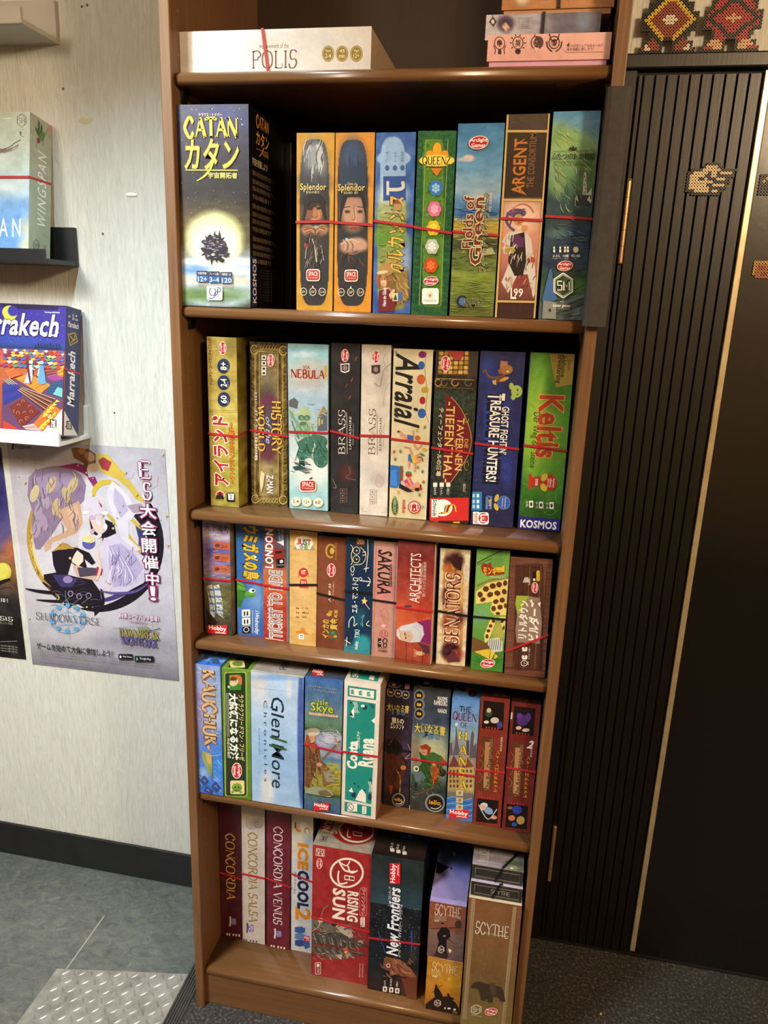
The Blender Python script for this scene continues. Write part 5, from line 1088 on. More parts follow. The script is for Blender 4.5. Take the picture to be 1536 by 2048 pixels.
b = GB('sandy yellow word game box with rainbow shield title and tiny sombrero mascot', .1810, .042, T4, .0480, .2082, .20, '#c09850', '#3a3020', '#a07c44', group=G3)
f = b.front((747, 143), (943, 160), (750, 955), (937, 977)); f.g([(0, '#c49c54'), (.5, '#d0ac6c'), (1, '#c49c58')]); f.n(.07, 60, 24, 13); f.b(850, 420, 60, 400, '#dcbc84', 1.2, .6)
f.p('770 282,846 160,930 284', '#9c9470'); f.p('792 196,846 180,904 200,914 240,892 278,800 276,780 240', '#ece4d4')
for k, (ch, c_) in enumerate(zip('JUST', ('#d8582c', '#8c3c8c', '#2c8c4c', '#c83044'))): f.t(ch, 798 + k * 25, 206 + k * 2, 820 + k * 25, 244 + k * 2, c_, bold=.1)
for k, (ch, c_) in enumerate(zip('ONE', ('#2c6cb0', '#d8962c', '#3c9c5c'))): f.t(ch, 820 + k * 19, 250 + k, 837 + k * 19, 274 + k, c_, bold=.1)
f.k_(846, 462, 36, 30, 10, '#b89434', 150, 390); f.e(846, 440, 34, 34, '#c03430'); f.p('824 486,868 486,884 552,818 548', '#c84438'); f.t('HIT', 832, 422, 862, 452, '#f0e0d0', bold=.05); f.t('2019', 830, 500, 864, 522, '#f0e0d0', bold=.05)
for k, a in enumerate(('3~7人', '8歳以上', '20分')): f.t(a, 838, 688 + k * 32, 886 - (k == 2) * 14, 702 + k * 32, '#3a3024', bold=.02); f.e(800, 694 + k * 32, 4, 5, '#3a3024'); f.e(812, 696 + k * 32, 4, 5, '#3a3024')
f.p('790 862,826 858,836 836,854 838,860 862,892 886,846 884,800 878', '#c87c2c'); f.rr(816, 880, 854, 922, '#ece8e0', 8); f.t('ee', 824, 890, 846, 902, '#3a3428', bold=.03); f.l('824 910,848 910', 3, '#3a3428'); f.done(); b.band(.47, .445, col='black')
b = GB('plain russet brown game box with gold bird emblem and gold Japanese title', .2302, .042, T4, .0490, .203, .20, '#74402a', '#241810', '#54301f', group=G3)
f = b.front((950, 183), (1143, 200), (943, 978), (1138, 1002)); f.g([(0, '#74402c'), (.5, '#7c4630'), (1, '#6a3624')]); f.n(.04, 60, 60, 14)
f.k_(1036, 290, 30, 44, 12, '#b8963c', 60, 330); f.e(1046, 290, 16, 22, '#c8a84c'); f.t('EAGLE-GRYPHON', 1066, 236, 1078, 350, '#b8963c', 'u'); arclight(f, 1042, 424, 90, 'u')
f.t('人 時 分', 1024, 516, 1042, 650, '#e8dcc8', 'u', bold=.03); f.t('2-5人 30-60分 8歳以上', 1052, 500, 1062, 640, '#d8c8b0', 'u')
f.e(1030, 740, 18, 12, '#c89c3c'); f.e(1040, 722, 14, 12, '#b8882c'); f.t('インカの', 984, 776, 1030, 912, '#d8b84c', 'u', bold=.06, o='#4a2410', ow=.05); f.t('黄金', 1038, 770, 1090, 850, '#d8b84c', 'u', bold=.06, o='#4a2410', ow=.05); f.t('新版', 1066, 706, 1090, 762, '#d8b84c', 'u', bold=.04)
f.e(1060, 890, 34, 34, '#3c5c34'); f.e(1046, 900, 14, 10, '#a83430'); f.e(1076, 900, 12, 10, '#b8963c'); f.e(1060, 872, 12, 10, '#4c8454'); f.done(); b.band(.505, .54, col='black')
b = GB('teal and navy game box with white line-drawn owl, anchor and sea monsters', .2802, .037, T4, .0465, .207, .20, '#14506c', '#101c24', '#1c7078', group=G3)
f = b.front((1150, 185), (1345, 200), (1142, 1008), (1330, 1040)); f.g([(0, '#1c5f78'), (.1, '#1c3858'), (.5, '#14304c'), (.8, '#1c4460'), (1, '#2c8088')]); f.b(1236, 580, 92, 380, '#142c48', .05, n=12); f.b(1270, 950, 60, 60, '#2c8c94', .6); f.b(1250, 760, 40, 60, '#1c5464', 1, .8); stars(f, 40, 1160, 220, 1330, 980, '#3c5c78', 2.4)
for y in (280, 340): f.k_(1222, y, 24, 26, 4, '#e8dca8'); f.e(1224, y, 5, 6, '#e8dca8')
f.l('1180 240,1196 262,1186 310,1194 360,1184 380', 4, '#e8dca8', True); f.l('1250 256,1282 290,1288 330,1262 372,1200 380', 4, '#e8dca8', True); f.l('1266 292,1286 286,1286 310,1266 312', 6, '#e8dca8'); f.rr(1220, 190, 1280, 242, '#6c3c2c', 4); f.t('CMON', 1228, 200, 1272, 234, '#e8c88c', bold=.05)
f.l('1300 200,1304 300,1290 430', 5, '#e4ece8'); f.l('1276 408,1312 400', 5, '#e4ece8'); f.k_(1196, 410, 12, 20, 4, '#e8f0ec'); f.l('1186 440,1196 458,1206 440', 4, '#e8f0ec')
f.l('1250 490,1320 500', 6, '#e4ece8'); f.k_(1254, 480, 9, 11, 4, '#e4ece8'); f.k_(1290, 496, 32, 32, 5, '#e4ece8', -60, 60); f.l('1300 530,1320 524', 5, '#e4ece8')
f.t('エル・マエストロ', 1196, 470, 1238, 722, '#e8f0ec', 'u', bold=.03); f.p('1262 630,1278 628,1284 606,1292 630,1306 634,1294 646,1296 664,1282 652,1268 660,1274 644', '#e8c86c'); f.l('1292 660,1322 700', 5, '#e4a8b8')
f.l('1176 830,1180 780,1204 750,1216 780,1212 820,1236 800', 5, '#e4ece8', True); f.l('1262 760,1284 740,1270 780,1276 824,1258 800', 4, '#5cb0a8', True); f.l('1318 784,1300 810,1326 824', 5, '#e8dca8', True); f.t('TIKI', 1220, 848, 1252, 910, '#a8dce0', 'u', bold=.06); f.l('1150 920,1190 950', 5, '#e8dca8'); f.l('1164 900,1160 970', 5, '#e8dca8')
f.t('Hobby', 1222, 936, 1248, 994, '#e4ece8', 'u', bold=.06); f.done(); b.band(.46, .455, col='black')
b = GB('narrow dusty pink game box with dark brush title beside the teal owl box', .3292, .034, T4, .0400, .206, .20, '#bc8878', '#3c2c28', '#a8846c', lean=-.002, group=G3)
f = b.front((70, 112), (235, 130), (50, 932), (212, 955)); f.g([(0, '#b89484'), (.1, '#c08c80'), (.6, '#bc8478'), (1, '#b08474')]); f.n(.05, 40, 40, 15); f.b(140, 470, 60, 60, '#c87878', 1, .6)
f.l('84 142,222 160,200 936,62 916,84 142', 3, '#7c5c50'); f.t('SAKURA', 96, 182, 188, 488, '#2c1c20', 'd', bold=.05, sh=.15, sp=.95); f.rr(176, 280, 194, 436, '#5c3438', 4); f.t('サムライガーデンズ', 178, 288, 190, 430, '#e0c0b0', 'd')
f.l('110 610,150 590,172 640,170 680,130 640,164 710', 3, '#a06c60', True); f.l('110 600,120 640,160 736', 3, '#a06c60'); f.e(136, 714, 16, 12, '#d8a898'); f.k_(138, 772, 28, 26, 5, '#b05048'); f.l('128 756,124 790', 6, '#b05048'); f.l('146 752,146 790', 6, '#b05048')
f.r(96, 804, 120, 868, '#2c2020'); f.k_(146, 826, 14, 18, 7, '#2c2020'); f.k_(112, 836, 8, 10, 3, '#e0c0b0'); f.k_(146, 858, 12, 14, 7, '#2c2020'); f.t('OSPREY', 92, 872, 164, 888, '#6a4c44'); f.t('GAMES', 96, 892, 164, 906, '#3c2824', bold=.04); f.done(); b.band(.50, .51, col='black')
b = GB('brick red game box with hooded figure in a white headscarf', .3716, .024, T4, .0600, .213, .22, '#a03c28', '#50281c', '#b8a490', lean=-.003, tray=('#c8bcb0', 'R'), group=G3)
f = b.front((238, 112), (508, 140), (215, 972), (475, 1012)); f.g([(0, '#6c2c28'), (.15, '#7c2c28'), (.45, '#9c3c2c'), (.55, '#b0482c'), (.7, '#b84e30'), (.85, '#a04430'), (1, '#8c3824')]); f.n(.08, 50, 50, 16); f.b(240, 640, 60, 90, '#c86438', 1.1, .7)
f.t('ARCHITECTS', 326, 204, 402, 548, '#ecdcd0', 'u', bold=.0, sp=1.0); f.t('OF THE WEST KINGDOM', 394, 278, 416, 490, '#ecdcd0', 'u'); f.t('西フランク王国の建築家', 420, 264, 442, 508, '#e0c8bc', 'u')
f.l('228 576,360 566,500 580', 3, '#b04838', True); f.e(312, 574, 30, 9, '#4c3430')
f.p('230 740,262 714,376 690,420 720,432 780,400 836,330 838,250 812,228 780', '#c4c2c8'); f.p('378 690,480 672,478 860,400 836,432 780,420 720', '#7c2058'); f.p('246 750,330 752,356 790,330 832,262 812,250 780', '#c8a890'); f.l('244 720,268 826', 6, '#b8963c'); f.l('360 710,420 740,426 790', 3, '#8c8a98', True); f.l('350 720,404 760,396 810', 3, '#8c8a98', True); f.l('378 700,424 730', 3, '#8c8a98'); f.e(290, 772, 5, 9, '#3c2c2c'); f.e(296, 802, 5, 8, '#3c2c2c'); f.p('296 760,306 788,290 790', '#b08c78'); f.l('318 780,322 796', 4, '#a04840')
f.p('380 836,470 870,470 926,440 922', '#4c2838'); f.e(400, 920, 34, 16, '#c8a078', 10); 
for k in range(4): f.l([(380, 906 + k * 10), (354, 890 + k * 16)], 5, '#c8a078')
f.l('300 840,300 990', 4, '#6c2820'); f.l('424 860,420 1000', 5, '#6c2820'); f.l('220 950,470 1000', 4, '#6c2820'); f.done()
q = b.band(.535, .545)
b = GB('cream game box with ragged brown crowd print and cream serif title upward', .4400, .034, T4, .0485, .204, .22, '#cfc2a4', '#34241c', '#a89880', lean=-.004, tray=('#4c2018', 'R'), group=G3)
f = b.front((543, 165), (755, 185), (515, 990), (722, 1018)); f.g([(0, '#d4c8ac'), (1, '#ccbd9c')]); f.b(634, 590, 72, 400, '#b08450', .12, n=6); f.b(640, 260, 66, 60, '#3c1c1c', .6); f.b(616, 300, 50, 36, '#a8602c', .8); f.b(680, 480, 40, 90, '#c89c5c', 1); f.b(590, 500, 36, 60, '#6a3020', .9, .9); f.b(660, 660, 60, 60, '#5c2418', 1, .9); f.b(600, 690, 40, 50, '#8c4428', 1, .9); f.b(640, 780, 70, 50, '#b88050', 1, .9); f.b(620, 900, 66, 70, '#3c1820', .5); f.b(670, 930, 40, 40, '#8c3c34', .9); f.n(.14, 26, 22, 17)
f.e(590, 462, 16, 16, '#3c1c18'); f.p('560 560,590 480,612 560', '#4c2018'); f.p('600 240,700 230,690 330,640 300', '#34181c'); f.l('650 300,670 620', 4, '#5c2c1c'); f.p('590 940,650 900,690 980,600 985', '#5c2c30')
f.s_('SENATORS', 584, 340, 680, 850, '#7a2c1c', 'u', o='#e8d8b8', ow=.75, bold=.2); f.done(); b.band(.53, .55, col='black')
b = GB('green safari game box with close-up giraffe legs and a striped zebra', .4985, .030, T4, .0525, .210, .22, '#4c7a30', '#24301c', '#2c4420', lean=-.004, group=G3)
f = b.front((805, 170), (1038, 187), (765, 1030), (990, 1060)); f.g([(0, '#6ca04c'), (.25, '#7cac54'), (.55, '#6c9c44'), (.8, '#4c8434'), (1, '#3c7c2c')]); f.b(940, 240, 60, 50, '#5c9044', .8, .8); f.b(830, 650, 50, 60, '#6c9c78', 1, .8); f.b(960, 760, 50, 90, '#c0ac54', .8, .7)
f.l('806 270,900 220,990 180', 6, '#141c10', True); f.l('806 282,910 238', 4, '#141c10'); f.l('806 430,900 390,1024 370', 12, '#8c6c34', True)
Ya, Br = '#e0cc74', '#5c3420'
f.p('800 470,880 410,1026 380,1020 500,930 540,800 556', Ya); f.p('920 530,1020 480,1014 640,930 636,900 600', Ya); f.p('860 780,905 660,950 650,900 800,866 850', Ya); f.p('960 650,1010 650,1000 770', Ya)
r_ = random.Random(3)
for (x, y, a, c_) in ((830, 490, 20, 24), (870, 450, 24, 22), (918, 430, 24, 22), (962, 420, 22, 22), (1004, 410, 16, 22), (850, 525, 22, 16), (900, 490, 24, 20), (950, 480, 24, 20), (998, 470, 18, 22), (940, 540, 22, 18), (985, 530, 20, 20), (925, 590, 18, 22), (970, 580, 20, 20), (1006, 570, 10, 20), (955, 625, 18, 12), (925, 680, 14, 14), (905, 715, 14, 14), (890, 750, 14, 14), (880, 790, 12, 18), (985, 680, 12, 16), (995, 730, 8, 18)): f.e(x, y, a, c_, Br, r_.uniform(-30, 30), 6)
f.p('834 290,850 268,880 276,900 262,912 300,990 290,1000 278,1004 310,996 346,880 358,842 330', '#8c3420'); f.p('920 300,980 296,1000 282,998 330,930 334', '#e0bc2c'); f.t('モンキー', 852, 300, 972, 350, '#e8a838', bold=.1, o='#5c2414', ow=.05); f.t('MONKEY', 900, 362, 1010, 376, '#d8dcc8')
f.p('776 790,860 830,930 870,960 930,900 950,776 900', '#6c4c2c'); f.p('790 900,900 880,970 950,900 960', '#d8b83c'); f.p('890 810,960 800,990 830,990 900,920 910,886 850', '#c4c8c0')
for k in range(6): f.l([(896 + k * 16, 812), (900 + k * 15, 850), (890 + k * 16, 890)], 5, '#5c6058', True)
for a in range(-70, 80, 20): f.p([(884 + 30 * math.sin(R(a)), 980), (884 + 130 * math.sin(R(a)), 990 - 110 * math.cos(R(a))), (890 + 40 * math.sin(R(a)), 1000)], '#2c7428')
arclight(f, 886, 990, 100); f.done(); b.band(.55, .55, col='black')
b = GB('wooden crate print game box with stone sign title, rightmost on the fourth shelf', .5540, .027, T4, .0650, .203, .22, '#6c4434', '#1c1814', '#543428', lean=-.006, group=G3)
f = b.front((1045, 228), (1352, 257), (1010, 1070), (1297, 1100)); f.g([(0, '#6c4434'), (1, '#6a4232')]); f.n(.1, 200, 5, 18); f.b(1182, 665, 104, 382, '#4c2c22', .02, n=20)
f.l('1108 296,1070 1030', 4, '#3a221a'); f.l('1310 320,1262 1040', 4, '#3a221a'); f.l('1052 292,1340 316', 4, '#3c241c'); f.l('1016 1020,1304 1048', 4, '#3c241c')
for k in range(1, 5): f.l([(1108 + k * 40, 300), (1070 + k * 39, 1036)], 3, ['#8c6450', '#2c1812'][k % 2])
f.p('1136 410,1150 374,1174 374,1190 412', '#b8b4ac'); f.t('Studio', 1176, 378, 1190, 430, '#d0ccc4', 'u'); f.rr(1208, 336, 1230, 404, '#1c1814', 10); f.rr(1234, 330, 1258, 404, '#d8bc3c', 10); f.e(1219, 392, 9, 9, '#e8e0d4'); f.t('Engames', 1240, 344, 1252, 400, '#5c4c14', 'u'); arclight(f, 1224, 448, 74, 'u')
f.p('1092 500,1180 506,1262 522,1266 600,1278 700,1262 850,1180 838,1098 840,1086 740,1098 640,1084 560', '#8c7464'); f.p('1092 500,1180 506,1150 560,1108 640,1084 560', '#94a838')
f.t('リトルタウン', 1112, 540, 1172, 806, '#ece4d8', 'u', bold=.09, o='#7c6454', ow=.03); f.t('ビルダーズ', 1184, 536, 1256, 822, '#ece4d8', 'u', bold=.09, o='#7c6454', ow=.03)
f.k_(1152, 990, 22, 20, 4, '#e8e4dc'); f.l('1152 976,1152 992,1164 992', 3, '#e8e4dc'); f.t('30分', 1176, 976, 1186, 1004, '#e8e4dc', 'u')
for y in (880, 940): f.e(1144, y, 9, 9, '#e8e4dc'); f.e(1166, y, 9, 9, '#e8e4dc'); f.p([(1136, y + 8), (1176, y + 8), (1170, y + 22), (1140, y + 22)], '#e8e4dc')
f.t('2-4人 8歳+', 1182, 870, 1192, 960, '#e8e4dc', 'u'); f.done(); b.band(.80, .625, .7)

# ---- row 4 (fifth shelf)
b = GB('blue sky game box with carved golden letters and blue tiles, leftmost on the fifth shelf', .0174, .009, T5, .0478, .2635, .24, '#4c78c0', '#4070c0', '#5c84b4', group=G4)
f = b.front((67, 145), (280, 165), (92, 1105), (290, 1125)); f.g([(0, '#7c94c8'), (.2, '#8ca0c8'), (.4, '#9cacd0'), (.6, '#4c78cc'), (.8, '#3f74cc'), (1, '#3c6cc4')]); f.b(100, 500, 40, 260, '#8c84b8', 1.1, .8); f.b(220, 560, 50, 60, '#a4b8cc', 1, .8); f.b(250, 900, 50, 120, '#3c88e0', 1, .7); f.b(130, 960, 50, 40, '#8cacdc', 1.2); f.n(.07, 60, 50, 21)
daub(f, 40, 90, 760, 280, 1080, ['#5c8cdc', '#3c68c0', '#8cb0e4'], 60, 6, 30, 25, 41); daub(f, 30, 90, 180, 270, 740, ['#a8b0d4', '#8c94c8', '#b8c4dc'], 60, 7, 20, 30, 42)
f.s_('KAUCHUK', 136, 190, 240, 744, '#c8a880', 'd', o='#7a5034', ow=.7, bold=.5); f.t('CLARISSA & CHRISTIAN KUBIS', 94, 330, 110, 640, '#8c7ca4', 'd')
f.p('124 780,196 800,208 870,200 980,182 960,150 900,120 840', '#8c9860'); f.p('150 800,200 810,196 870,170 880', '#c8a060'); f.p('160 900,196 900,204 985', '#7c8c50'); f.l('196 820,280 806', 5, '#8cc0e0'); f.e(178, 752, 12, 14, '#c89c70'); f.l('170 760,200 780', 5, '#c89c70')
for pts in ('140 968,172 1010,140 1050,106 1006', '232 1008,272 1060,232 1096,192 1050', '160 1050,206 1080,200 1120,130 1090'): f.p(pts, '#284488')
for x, y in ((140, 1010), (234, 1052), (168, 1084)): f.l([(x - 14, y), (x, y - 10), (x + 10, y + 8)], 4, '#c8a8a8')
f.done(); f = b.top((160, 60), (360, 75), (67, 145), (280, 165), dep=0.048, res=.0016); f.g([(0, '#3c74c4'), (.7, '#5c8cd0'), (1, '#2c60c8')]); f.n(.2, 40, 20, 22); f.p('200 116,260 110,280 150,220 150', '#3c5488'); f.p('150 90,190 100,170 120,140 110', '#3c5488'); f.r(232, 62, 262, 84, '#c88c7c'); f.done()
b = GB('olive green framed game box with dark panel, white Japanese title and face portrait', .0674, .010, T5, .0525, .2600, .22, '#5c7c2c', '#64862c', '#4c6a24', group=G4)
f = b.front((282, 180), (497, 212), (298, 1132), (500, 1165)); f.g([(0, '#648430'), (1, '#587828')]); f.n(.05, 40, 40, 23)
f.rr(302, 208, 472, 1138, '#8ca850', 18); f.rr(310, 216, 462, 1130, '#24301c', 16)
f.rr(338, 228, 430, 338, '#3c7c30', 8); f.p('342 234,400 228,438 250,436 300,400 290,360 280', '#b86c34'); f.e(376, 282, 26, 34, '#c8bc90', 60); f.p('342 270,360 240,400 250,396 270', '#5c3c20'); f.e(336, 314, 8, 8, '#e0d8c0'); f.l('372 268,372 276', 5, '#2c2418'); f.l('390 272,390 280', 5, '#2c2418')
f.t('ラクラクフリードマン・フリーゼ', 412, 372, 450, 858, '#d8cc7c', 'd', bold=.04); f.t('大統領になる方法', 342, 364, 404, 850, '#f0ece0', 'd', bold=.1); f.t('完全日本語版', 322, 690, 340, 840, '#d8d4c0', 'd', bold=.05); f.l('318 358,322 680', 3, '#d8d4c0'); f.l('330 358,334 680', 3, '#d8d4c0')
arclight(f, 392, 935, 116, 'd'); f.rr(342, 1010, 448, 1116, '#d8cc90', 12); f.e(392, 1066, 38, 34, '#6c8c30'); f.p('360 1060,366 1030,378 1044,392 1026,404 1044,418 1030,424 1060', '#7c9c34'); f.e(380, 1062, 6, 7, '#1c2414'); f.e(404, 1062, 6, 7, '#1c2414'); f.l('376 1084,392 1090,410 1084', 4, '#1c2414'); f.e(360, 1100, 12, 10, '#7c9c34'); f.e(420, 1100, 12, 10, '#7c9c34'); f.done()
f = b.top((380, 70), (590, 95), (282, 180), (497, 212), dep=0.048, res=.0016); f.g([(0, '#64862c'), (1, '#6c9030')]); f.p('330 170,480 190,560 90,430 72', '#1c2414'); f.rr(352, 110, 466, 176, '#d8cc90', 10); f.e(410, 142, 40, 22, '#6c8c30'); f.done()
b = GB('wide pale blue game box with calligraphic Celtic title reading downward', .1210, .010, T5, .0962, .2615, .24, '#9cbcdc', '#9a9894', '#2c4484', group=G4)
f = b.front((500, 205), (900, 255), (505, 1165), (885, 1225)); f.g([(0, '#a8c4e0'), (.3, '#a4c0e0'), (.6, '#90b4dc'), (1, '#98b8dc')]); f.b(880, 700, 30, 520, '#3c5498', .3, .9); f.b(560, 300, 60, 110, '#ccc8c8', 1, .8); f.b(620, 1080, 50, 130, '#d0d0d0', .9, .9); f.b(590, 420, 60, 40, '#c8ccd4', 1, .6); f.b(790, 300, 20, 110, '#ccccd0', .8, .9); f.b(700, 250, 200, 20, '#4c7cc8', 1, .4); f.n(.05, 80, 60, 24)
Kk = '#1c2834'
f.t('Glen', 655, 392, 750, 690, Kk, 'd', bold=.01, sh=.1); f.t('More', 655, 735, 748, 1068, Kk, 'd', bold=.01, sh=.1); f.p('640 670,772 712,772 728,648 690', '#2c5c34'); f.p('636 730,772 770,764 784,640 750', '#2c5c34'); f.l('668 440,650 470', 8, Kk)
f.t('C h r o n i c l e s', 598, 412, 624, 1020, Kk, 'd'); f.t('グレンモアII クロニクルズ', 556, 612, 570, 812, Kk, 'd'); f.l('520 320,790 350', 2, '#7c98b8'); f.done()
f = b.top((580, 100), (970, 150), (500, 205), (900, 255), dep=0.048, res=.0016); f.g([(0, '#8c8c90'), (1, '#a8a49c')]); f.n(.1, 60, 30, 25)
for k in range(3): f.l([(720 + k * 22, 186 - k * 30), (770 + k * 22, 192 - k * 30), (780 + k * 22, 166 - k * 30), (730 + k * 22, 160 - k * 30), (720 + k * 22, 186 - k * 30)], 5, Kk); f.e(750 + k * 22, 176 - k * 30, 10, 6, Kk)
f.done()
b = GB('Scottish isle game box with plaid-cloaked man seated by the sea', .2200, .010, T5, .0668, .2640, .24, '#48648c', '#3c5c88', '#304868', group=G4)
f = b.front((907, 240), (1180, 273), (895, 1222), (1162, 1275)); f.g([(0, '#3c64a8'), (.06, '#40628c'), (.2, '#54708c'), (.3, '#5c7c6c'), (.36, '#4c6c4c'), (.38, '#38502c'), (.4, '#8c94ac'), (.56, '#8c98b0'), (.58, '#4c7494'), (.65, '#4c8094'), (.66, '#98943c'), (.84, '#8c8838'), (.86, '#3c4c2c'), (.88, '#4c6c70'), (1, '#38547c')]); f.n(.07, 40, 40, 26); f.b(1090, 690, 60, 60, '#c0c0cc', 1, .9); f.b(1120, 760, 60, 40, '#6c7ca4', 1, .7); f.b(1100, 900, 60, 30, '#b8a83c', 1, .8)
for x0 in range(906, 1160, 16): f.l([(x0, 604 + (x0 - 906) * .12), (x0 + 8, 614 + (x0 - 906) * .12)], 4, '#2c4420'); f.l([(x0 - 6, 1108 + (x0 - 906) * .12), (x0 + 2, 1118 + (x0 - 906) * .12)], 4, '#2c4420')
f.t('アレクサンダー・プフィスター', 932, 306, 1140, 322, '#b0b4a0'); f.t('アンドレアス・ペリカン', 970, 332, 1130, 346, '#b0b4a0')
f.t('Isle', 1000, 398, 1072, 440, '#a8b84c', o='#2c3c20', bold=.03, ow=.04); f.t('of', 1062, 440, 1084, 462, '#a8b84c'); f.t('Skye', 948, 428, 1108, 506, '#b0bc40', o='#2c3c20', bold=.04, ow=.04); f.p('932 490,1146 514,1142 532,934 508', '#d0b48c'); f.t('スカイ：族長たちの島', 950, 498, 1134, 522, '#8c4c2c')
f.p('905 700,960 690,1010 760,1020 850,1060 880,1090 980,1090 1050,1040 1040,1030 960,990 900,930 1060,900 1040,900 800', '#6c4430')
for k in range(9): f.l([(906 + k * 12, 700 + k * 12), (906 + k * 16, 1000 - k * 6)], 3, ['#8c6c3c', '#3c2c24'][k % 2])
for k in range(6): f.l([(904, 760 + k * 44), (1000 + k * 8, 800 + k * 34)], 3, '#8c7040')
f.p('1010 880,1080 900,1092 1050,1050 1046,1030 960', '#7c5c3c'); f.p('1040 940,1100 920,1136 980,1120 1020,1060 1010', '#8c8470'); f.e(954, 680, 28, 36, '#c09070'); f.e(965, 630, 54, 24, '#9c8c7c'); f.e(965, 650, 44, 12, '#c8b8a0'); f.p('926 650,946 700,940 740,908 720,912 660', '#8c4c28'); f.l('1004 870,1164 700', 12, '#7c5c34', True); f.e(1010, 880, 20, 14, '#c09070'); f.l('1120 660,1150 760,1166 740', 10, '#a88c68', True)
daub(f, 46, 916, 720, 1020, 1040, ['#8c6440', '#4c3028', '#7c5838', '#a07850', '#5c3c2c'], 44, 5, 70, 25, 31); daub(f, 24, 1010, 620, 1160, 720, ['#b8bcd0', '#7c88a8', '#d0d0dc'], 44, 5, 30, 30, 32); daub(f, 30, 1040, 880, 1150, 1090, ['#a89c3c', '#6c6c2c', '#c0b04c', '#5c5c30'], 36, 5, 0, 20, 33); f.p('936 740,960 720,990 740,980 800,956 780', '#8c5430'); f.l('950 676,960 676', 3, '#3c2420'); f.l('972 678,980 678', 3, '#3c2420')
f.p('910 1060,990 1040,1090 1070,1120 1110,1090 1130,990 1110,904 1090', '#8c9078'); f.p('1000 1080,1060 1070,1120 1120,1020 1120', '#6c6040'); hobby(f, 968, 1172, 1086, 1232); f.done()
f = b.top((985, 150), (1230, 185), (907, 240), (1180, 273), dep=0.048, res=.0016); f.g([(0, '#2c2420'), (.4, '#3c3028'), (1, '#3c5c88')]); hobby(f, 965, 185, 1045, 235); f.done(); b.band(.49, .515)
b = GB('teal and cream game box with hand-cut white title and island drawings', .2885, .012, T5, .0630, .2665, .26, '#d6cec0', '#cfc4b4', '#a89080', group=G4)
f = b.front((1187, 270), (1455, 305), (1170, 1272), (1430, 1305)); f.g([(0, '#d8d0c4'), (1, '#d4c8bc')]); Te = '#1f8478'
f.p('1213 308,1424 338,1422 414,1212 384', Te); f.p('1210 408,1420 438,1398 1186,1198 1156', Te); f.p('1196 1172,1398 1204,1396 1280,1196 1248', Te)
f.p('1226 324,1408 348,1406 402,1226 376', '#e0dcd0')
for k in range(3): f.p([(1234 + k * 60, 340 + k * 8), (1256 + k * 60, 336 + k * 8), (1262 + k * 60, 370 + k * 8), (1236 + k * 60, 368 + k * 8)], Te); f.t(('1-2', '7-8', '60')[k], 1240 + k * 60, 346 + k * 8, 1258 + k * 60, 362 + k * 8, '#e0dcd0')
f.t('Costa', 1216, 712, 1288, 915, '#e8e4d8', 'u', bold=.1); f.t('Ruana', 1304, 690, 1404, 896, '#e8e4d8', 'u', bold=.1); f.t('コスタルアナ', 1284, 640, 1308, 760, '#e8e4d8', 'u', bold=.04)
f.p('1224 524,1262 458,1262 540', '#e8e4d8'); f.p('1224 524,1240 496,1256 528', '#1c3c4c'); f.e(1340, 465, 18, 16, '#1c3c4c'); f.e(1326, 454, 14, 10, '#e8e4d8'); f.p('1390 560,1420 534,1418 582', '#e8e4d8')
for k in range(3): f.l([(1252 + k * 12, 424), (1266 + k * 10, 450), (1258 + k * 12, 474), (1274 + k * 12, 505)], 4, '#e8e4d8', True); f.l([(1376 + k * 12, 434 + k * 4), (1392 + k * 8, 470)], 4, '#1c3c4c')
f.p('1276 1156,1310 1084,1330 1070,1356 1110,1358 1176', '#e8e4d8'); f.e(1264, 1116, 18, 22, '#1c3c4c'); f.e(1386, 1130, 14, 26, '#1c3c4c'); f.p('1226 1090,1250 1060,1262 1100', '#e8e4d8')
for k in range(2): f.l([(1374 + k * 14, 1012), (1386 + k * 12, 1050), (1380 + k * 14, 1090)], 5, '#e8e4d8', True)
for x, y in ((1270, 1030), (1300, 1050), (1390, 996), (1344, 1080), (1236, 430)): f.e(x, y, 10, 6, '#1c3c4c', 30)
f.r(1218, 1184, 1292, 1246, '#e8e4d8'); f.k_(1244, 1214, 22, 24, 5, '#1c3c3c'); f.l('1232 1200,1256 1228', 4, '#1c3c3c'); f.r(1330, 1202, 1362, 1262, '#e8e4d8'); f.t('Anfrony', 1338, 1208, 1354, 1256, Te, 'u', bold=.04); f.done()
f = b.top((1240, 190), (1500, 215), (1187, 270), (1455, 305), dep=0.046, res=.0016); f.g([(0, '#d0c6b6'), (1, '#d8cec0')]); f.p('1236 190,1462 214,1434 284,1232 254', Te); f.p('1256 214,1296 218,1290 256,1248 250', '#e0dcd0'); f.k_(1272, 236, 14, 14, 5, '#1c3c3c'); f.p('1380 238,1416 242,1406 274,1370 268', '#e0dcd0')
for k in range(4): f.p([(1280 + k * 46, 196 + k * 4), (1306 + k * 46, 198 + k * 4), (1304 + k * 46, 212 + k * 4), (1278 + k * 46, 208 + k * 4)], '#e0dcd0')
f.done()
f = b.right((1455, 305), (1520, 220), (1430, 1305), (1480, 1180), res=.006); f.g([(0, '#b89c8c'), (1, '#a08474')]); f.n(.08, 20, 20, 4)
for k in range(16): f.l([(1466 + (k % 3) * 14, 360 + k * 54), (1480 + (k % 3) * 12, 352 + k * 54)], 4, '#3c3430')
f.done(); b.band(.515, .515, .53)
def iello(f, cx, cy, rx, ry, gy='#7c8080'):
    f.e(cx, cy, rx * 1.25, ry * 1.22, gy); f.e(cx, cy, rx, ry, '#141210'); f.t('iello', cx - rx * .74, cy - ry * .36, cx + rx * .68, cy + ry * .2, '#d89c24', bold=.04); f.k_(cx, cy, rx * .8, ry * .75, 4, '#e8e4dc', 20, 130)
